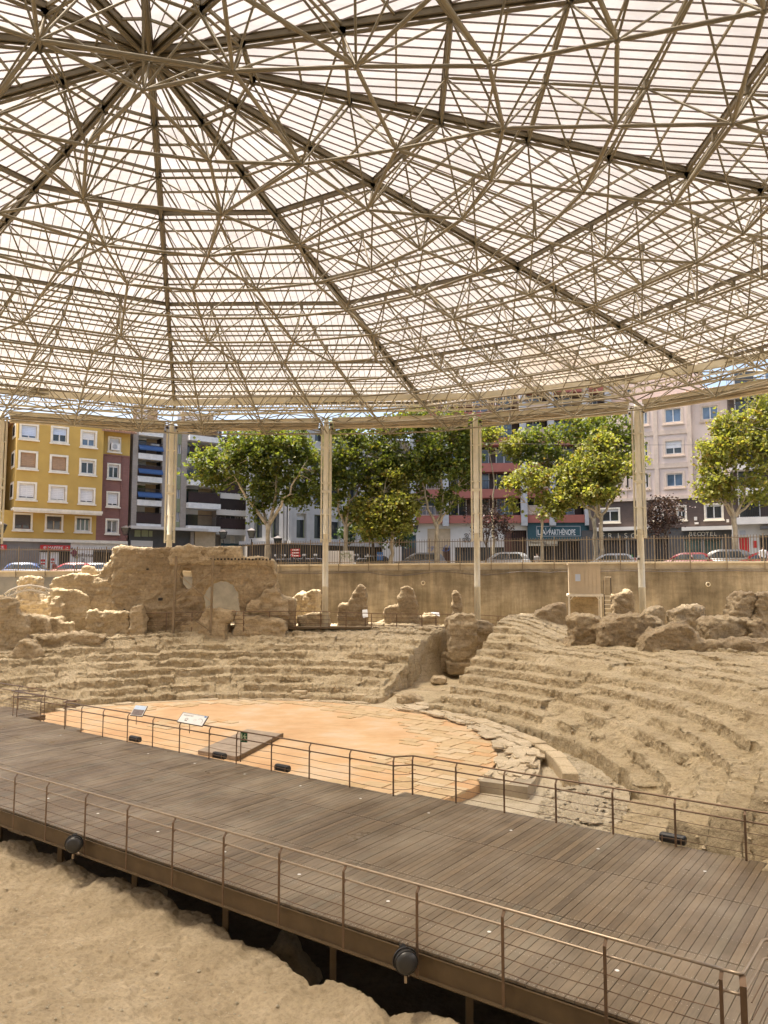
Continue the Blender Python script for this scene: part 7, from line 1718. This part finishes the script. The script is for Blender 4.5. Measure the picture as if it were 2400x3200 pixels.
# person in a white top beyond the fence
def person(label, base, h, shirt, trousers, hair, rz, group=None):
    root = empty('person', tuple(base), rz, label, 'person'); root.name = 'person'
    J = {'pel': (0, 0, .53), 'chest': (0, 0, .74), 'neck': (0, 0, .845), 'head': (0, .01, .93), 'shl': (.115, 0, .80), 'shr': (-.115, 0, .80), 'ell': (.15, -.01, .63), 'elr': (-.15, -.01, .63), 'hl': (.14, .07, .49), 'hr': (-.14, .07, .49),
         'hpl': (.055, 0, .51), 'hpr': (-.055, 0, .51), 'kl': (.06, .01, .28), 'kr': (-.06, .01, .28), 'al': (.06, 0, .035), 'ar': (-.06, 0, .035), 'fl': (.065, .07, .012), 'fr': (-.065, .07, .012)}
    E = [('pel', 'chest'), ('chest', 'neck'), ('neck', 'head'), ('chest', 'shl'), ('chest', 'shr'), ('shl', 'ell'), ('shr', 'elr'), ('ell', 'hl'), ('elr', 'hr'), ('pel', 'hpl'), ('pel', 'hpr'), ('hpl', 'kl'), ('hpr', 'kr'), ('kl', 'al'), ('kr', 'ar'), ('al', 'fl'), ('ar', 'fr')]
    Rd_ = {'pel': .085, 'chest': .095, 'neck': .033, 'head': .058, 'shl': .045, 'shr': .045, 'ell': .028, 'elr': .028, 'hl': .02, 'hr': .02, 'hpl': .06, 'hpr': .06, 'kl': .038, 'kr': .038, 'al': .024, 'ar': .024, 'fl': .02, 'fr': .02}
    names = list(J); me = bpy.data.meshes.new('body'); me.from_pydata([tuple(np.array(J[n]) * h) for n in names], [(names.index(a), names.index(b)) for a, b in E], [])
    o = bpy.data.objects.new('tmp', me); COL.objects.link(o); md = o.modifiers.new('s', 'SKIN'); 
    for i, n in enumerate(names): me.skin_vertices[0].data[i].radius = (Rd_[n] * h, Rd_[n] * h * (.72 if n in ('pel', 'chest') else 1))
    me.skin_vertices[0].data[0].use_root = True; sb_ = o.modifiers.new('ss', 'SUBSURF'); sb_.levels = 1
    dg = bpy.context.evaluated_depsgraph_get(); m2 = bpy.data.meshes.new_from_object(o.evaluated_get(dg)); bpy.data.objects.remove(o)
    mats = [M_plain('skin', (.45, .27, .19), .6), shirt, trousers, hair, M_plain('shoe', (.03, .03, .03), .6)]
    for m in mats: m2.materials.append(m)
    for p in m2.polygons:
        z = p.center.z / h; y = p.center.y
        p.material_index = 4 if z < .045 else 2 if z < .54 and abs(p.center.x) < .115 * h else 1 if .5 < z < .845 and not (abs(p.center.x) > .125 * h and z < .62) else 3 if z > .955 or (z > .89 and y < -.01 * h) else 0
        p.use_smooth = True
    ob = bpy.data.objects.new('body', m2); COL.objects.link(ob); ob.parent = root
white_cloth = M_plain('white_cloth', (.75, .74, .72), .9); dark_cloth = M_plain('dark_cloth', (.05, .05, .06), .9); hairm = M_plain('hair', (.06, .04, .03), .8)
xq = cx(2388, 52.6); person('person in a white top standing behind the fence by the bright red car', (xq, 52.6, float(zst(xq)) + .13), 1.78, white_cloth, dark_cloth, hairm, R(180))
xq = cx(1678, 60.8); person('person in pale clothes standing before the teal sign shop behind a slim trunk', (xq, 60.8, float(zst(xq)) + .05), 1.66, M_plain('pale_cloth', (.6, .56, .52), .9), dark_cloth, hairm, R(140))
xq = cx(168, 64.0); person('person in a red top before the red printed shop window', (xq, 64.0, float(zst(xq)) + .05), 1.7, M_plain('red_cloth', (.25, .05, .05), .9), dark_cloth, hairm, R(150))
vd = empty('graffiti_panel', tuple(aty(1968, 1760, 57)), 0, 'low white panel with green, orange and red painted shapes behind the fence', 'panel'); c = P_(1966, 1745, 57)
g = MB(); g.box(c + (-.55, -.04, -.9), c + (.6, .04, .05)); build('panel_board', g, MAT['signwhite'], vd)
for nm, (x, z, w, h_), m in (('painted_shape', (.05, .12, .2, .13), paint('paint_green', (.03, .42, .08))), ('painted_shape', (-.3, -.22, .16, .16), paint('paint_orange', (.7, .28, .03))), ('painted_shape', (.28, -.2, .22, .2), MAT['signred'])):
    g = MB(); g.obox(c + (x, -.06, z), (1, 0, .15), w, (0, 1, 0), .015, (-.15, 0, 1), h_); build(nm, g, m, vd)

# ================================================================ BOOTH ON STILTS
bo = empty('stilt_booth', aty(1838, 1930, 50.4), label='pale panelled control booth raised on steel stilts against the concrete wall', cat='booth')
bA = P_(1777, 1812, 49.0); bB = P_(1876, 1812, 48.6); bC = P_(1903, 1812, 50.6); zt_ = P_(1820, 1762, 48.8)[2]; zb_ = P_(1820, 1858, 48.8)[2]
fd = (bB - bA) * (1, 1, 0); fw = np.linalg.norm(fd); fd /= fw; bd = np.array((-fd[1], fd[0], 0)); dep = 2.2; A0 = np.array((bA[0], bA[1], 0))
def bx3(s0, s1, y0, y1, z0, z1, nm, mat, par=bo):
    g = MB(); V = [tuple(A0 + fd * s_ + bd * y + (0, 0, z)) for z in (z0, z1) for s_, y in ((s0, y0), (s1, y0), (s1, y1), (s0, y1))]; g.add(V, [(0, 3, 2, 1), (4, 5, 6, 7), (0, 1, 5, 4), (1, 2, 6, 5), (2, 3, 7, 6), (3, 0, 4, 7)]); return build(nm, g, MAT[mat], par)
bx3(.03, fw - .03, .03, dep, zb_ + .02, zt_ - .04, 'core', 'booth')
for k in range(8): bx3(fw * k / 8 + .008, fw * (k + 1) / 8 - .008, -.012, .03, zb_ + .03, zt_ - .06, 'wall_board', 'booth')
for k in range(8): bx3(fw - .03, fw + .012, .03 + (dep - .05) * k / 8 + .008, .03 + (dep - .05) * (k + 1) / 8 - .008, zb_ + .03, zt_ - .06, 'wall_board', 'booth')
bx3(-.04, fw + .04, -.05, dep + .04, zt_ - .05, zt_ + .03, 'roof', 'booth'); bx3(-.1, fw + .15, -.08, dep + .1, zb_ - .12, zb_ + .015, 'floor_frame', 'trim')
w0, w1 = .36, .78; zw = P_(1803, 1805, 48.9)[2]
for q in ((w0, w1, zw + .22, zw + .27), (w0, w1, zw - .27, zw - .22), (w0, w0 + .05, zw - .22, zw + .22), (w1 - .05, w1, zw - .22, zw + .22)): bx3(q[0], q[1], -.05, -.013, q[2], q[3], 'window_frame', 'booth')
bx3(w0 + .05, w1 - .05, -.03, -.014, zw - .22, zw + .22, 'window_pane', 'blind_blue')
for s_, y in ((0.0, 0.), (fw, 0.), (0.55, dep), (fw, dep)): bx3(s_ - .055, s_ + .055, y - .055, y + .055, 1.6, zb_ - .12, 'stilt', 'trim')
bx3(.1, fw - .05, 1.8, 1.85, 1.8, zb_ - .2, 'back_boards', 'ruin_dark')
for s_, dx in ((0, 1), (fw, -1)): g = MB(); g.bar(A0 + fd * s_ + (0, 0, zb_ - .4), A0 + fd * (s_ + dx * .28) + (0, 0, zb_ - .12), .05, .05); build('knee_brace', g, MAT['trim'], bo)
ld = empty('booth_ladder', tuple(P_(1908, 1925, 49.5)), label='steel ladder with hoop rail beside the stilt booth', cat='ladder')
L0 = A0 + fd * (fw + .28) + bd * .9
for s_ in (0, .42): g = MB(); g.bar(L0 + fd * s_ + (0, 0, 1.8), L0 + fd * s_ + (0, 0, zb_ + (1.1 if s_ else .9)), .05, .05); build('stile', g, MAT['iron'], ld)
for k in range(9): g = MB(); z = zb_ - .1 - k * .27; g.bar(L0 + (0, 0, z), L0 + fd * .42 + (0, 0, z), .05, .04); build('rung', g, MAT['trim'], ld)
g = MB(); g.path([L0 + fd * .42 + (0, 0, zb_ + 1.1), L0 + fd * .42 + bd * -.3 + (0, 0, zb_ + 1.1), L0 + bd * -.3 + (0, 0, zb_ + 1.1), L0 + bd * -.3 + (0, 0, zb_)], .02, 5); build('hoop_rail', g, MAT['booth'], ld)

# ================================================================ PROPS ON THE RUINS, WALKWAYS
MAT['shore'] = M_plain('shoring_paint', (.26, .195, .12), .6)
sf_ = empty('steel_shoring', tuple(P_(600, 1975, 48.3)), label='tall brown steel props with cross bracing shoring the arched ruin wall', cat='shoring')
pa = [P_(551, 1738, 48.3), P_(540, 1985, 48.3)]; pb = [P_(666, 1735, 48.3), P_(658, 1985, 48.3)]
for a, b in (pa, pb): g = MB(); g.bar(a, b, .14, .14, up=(0, 1, 0)); build('prop', g, MAT['shore'], sf_)
def lerp(p, t): return p[0] + (p[1] - p[0]) * t
for t0, t1 in ((.20, .58), (.58, .20), (.62, .95), (.95, .62)): g = MB(); g.bar(lerp(pa, t0) - (0, .1, 0), lerp(pb, t1) - (0, .12, 0), .05, .05); build('brace', g, MAT['shore'], sf_)
ab = empty('arched_truss', tuple(P_(90, 1860, 45)), label='white arched steel truss spanning between ruin stubs at the edge of the site', cat='truss')
up_ = cA([(28, 288), (60, 265), (105, 248), (165, 239), (215, 243), (258, 254), (300, 268)]); lo_ = cA([(45, 306), (80, 290), (125, 274), (170, 266), (212, 270), (250, 280), (285, 294)])
for nm, L in (('upper_chord', up_), ('lower_chord', lo_)): g = MB(); g.path([P_(u, v, 45) for u, v in L], .06, 8); build(nm, g, MAT['trim'], ab, smooth=True)
for k in range(6): g = MB(); g.tube(P_(*up_[k], 45), P_(*lo_[k + (k % 2)], 45), .03, 5); g.tube(P_(*lo_[k], 45), P_(*up_[k + 1], 45), .03, 5); build('web_bar', g, MAT['trim'], ab)
def walk_rail(label, pts, Y, nposts, wires=4, gap=12):
    root = empty('walkway_railing', tuple(P_(*pts[0], Y[0]) - (0, 0, 1.)), label=label, cat='railing')
    P = [P_(u, v, y) for (u, v), y in zip(pts, Y)]
    for k in range(wires): g = MB(); g.path([p - (0, 0, k * .25) for p in P], .03 if k == 0 else .016, 6); build('handrail' if k == 0 else 'wire', g, MAT['rail'], root)
    cl_ = np.concatenate([[0], np.cumsum([np.linalg.norm(b - a) for a, b in zip(P, P[1:])])])
    for t in np.linspace(0, cl_[-1], nposts):
        i = min(np.searchsorted(cl_, t, 'right') - 1, len(P) - 2); p = P[i] + (P[i + 1] - P[i]) * (t - cl_[i]) / (cl_[i + 1] - cl_[i]); g = MB(); g.box((p[0] - .03, p[1] - .03, p[2] - 1.25), (p[0] + .03, p[1] + .03, p[2])); build('post', g, MAT['rail'], root)
walk_rail('long visitor walkway railing behind the seating bank up to the booth', [(440, 1917), (700, 1911), (960, 1910), (1200, 1918), (1480, 1920), (1700, 1936), (1800, 1940)], [48.4, 48.4, 49.0, 49.2, 49.2, 48.6, 48.2], 18)
walk_rail('walkway railing before the concrete wall beside the split rock', [(2060, 1950), (2240, 1960), (2420, 1972)], [45, 43.8, 42.8], 6)
walk_rail('low walkway railing in front of the round arch', [(440, 1925), (600, 1917), (760, 1912)], [52.6, 52.8, 53.], 6, 6)
wd = MB(); wd.bar(P_(760, 1960, 49.6), P_(1480, 1962, 49.7), 1.2, .12, up=(0, 0, 1)); wk = build('visitor_walkway', wd, MAT['fascia'], None, label='narrow steel visitor walkway crossing behind the seating bank', cat='walkway')
for i, (pts, Y, lb) in enumerate(((((1134, 1931), (1150, 1929), (1148, 1904), (1132, 1906)), 50, 'tall white visitor panel by the walkway behind the seating bank'), (((1350, 1916), (1374, 1926), (1372, 1914), (1346, 1913)), 50, 'slanted visitor panel on the walkway above the passage'),
                                  (((1688, 1944), (1708, 1942), (1700, 1925), (1674, 1926)), 48.8, 'pair of tilted visitor panels on the walkway above the ridge'), (((1700, 1936), (1712, 1936), (1706, 1924), (1694, 1924)), 48.6, 'small tilted visitor panel beside the pair above the ridge'))):
    c = [P_(u, v, Y + (0 if k < 2 else .25)) for k, (u, v) in enumerate(pts)]; root = empty('visitor_board', tuple((c[0] + c[1]) / 2 - (0, 0, 1.)), label=lb, cat='information board')
    n_ = np.cross(c[1] - c[0], c[3] - c[0]); n_ /= np.linalg.norm(n_); g = MB(); g.add(c + [q - n_ * .03 for q in c], [(0, 1, 2, 3), (4, 7, 6, 5), (0, 4, 5, 1), (1, 5, 6, 2), (2, 6, 7, 3), (3, 7, 4, 0)]); build('face', g, MAT['panelboard'], root); g = MB()
    m = (c[0] + c[1]) / 2; g.tube(m, m - (0, 0, 1.1), .03, 6); build('leg', g, MAT['rail'], root)
wr = MB(); a, b = P_(1480, 1384, 58), P_(2420, 1388, 56); wr.path([a + (b - a) * t + (0, 0, -.25 * 4 * t * (1 - t) * .4) for t in np.linspace(0, 1, 20)], .012, 4); build('overhead_wire', wr, MAT['iron'], None, label='thin overhead wire strung across the street in front of the pink building', cat='wire')
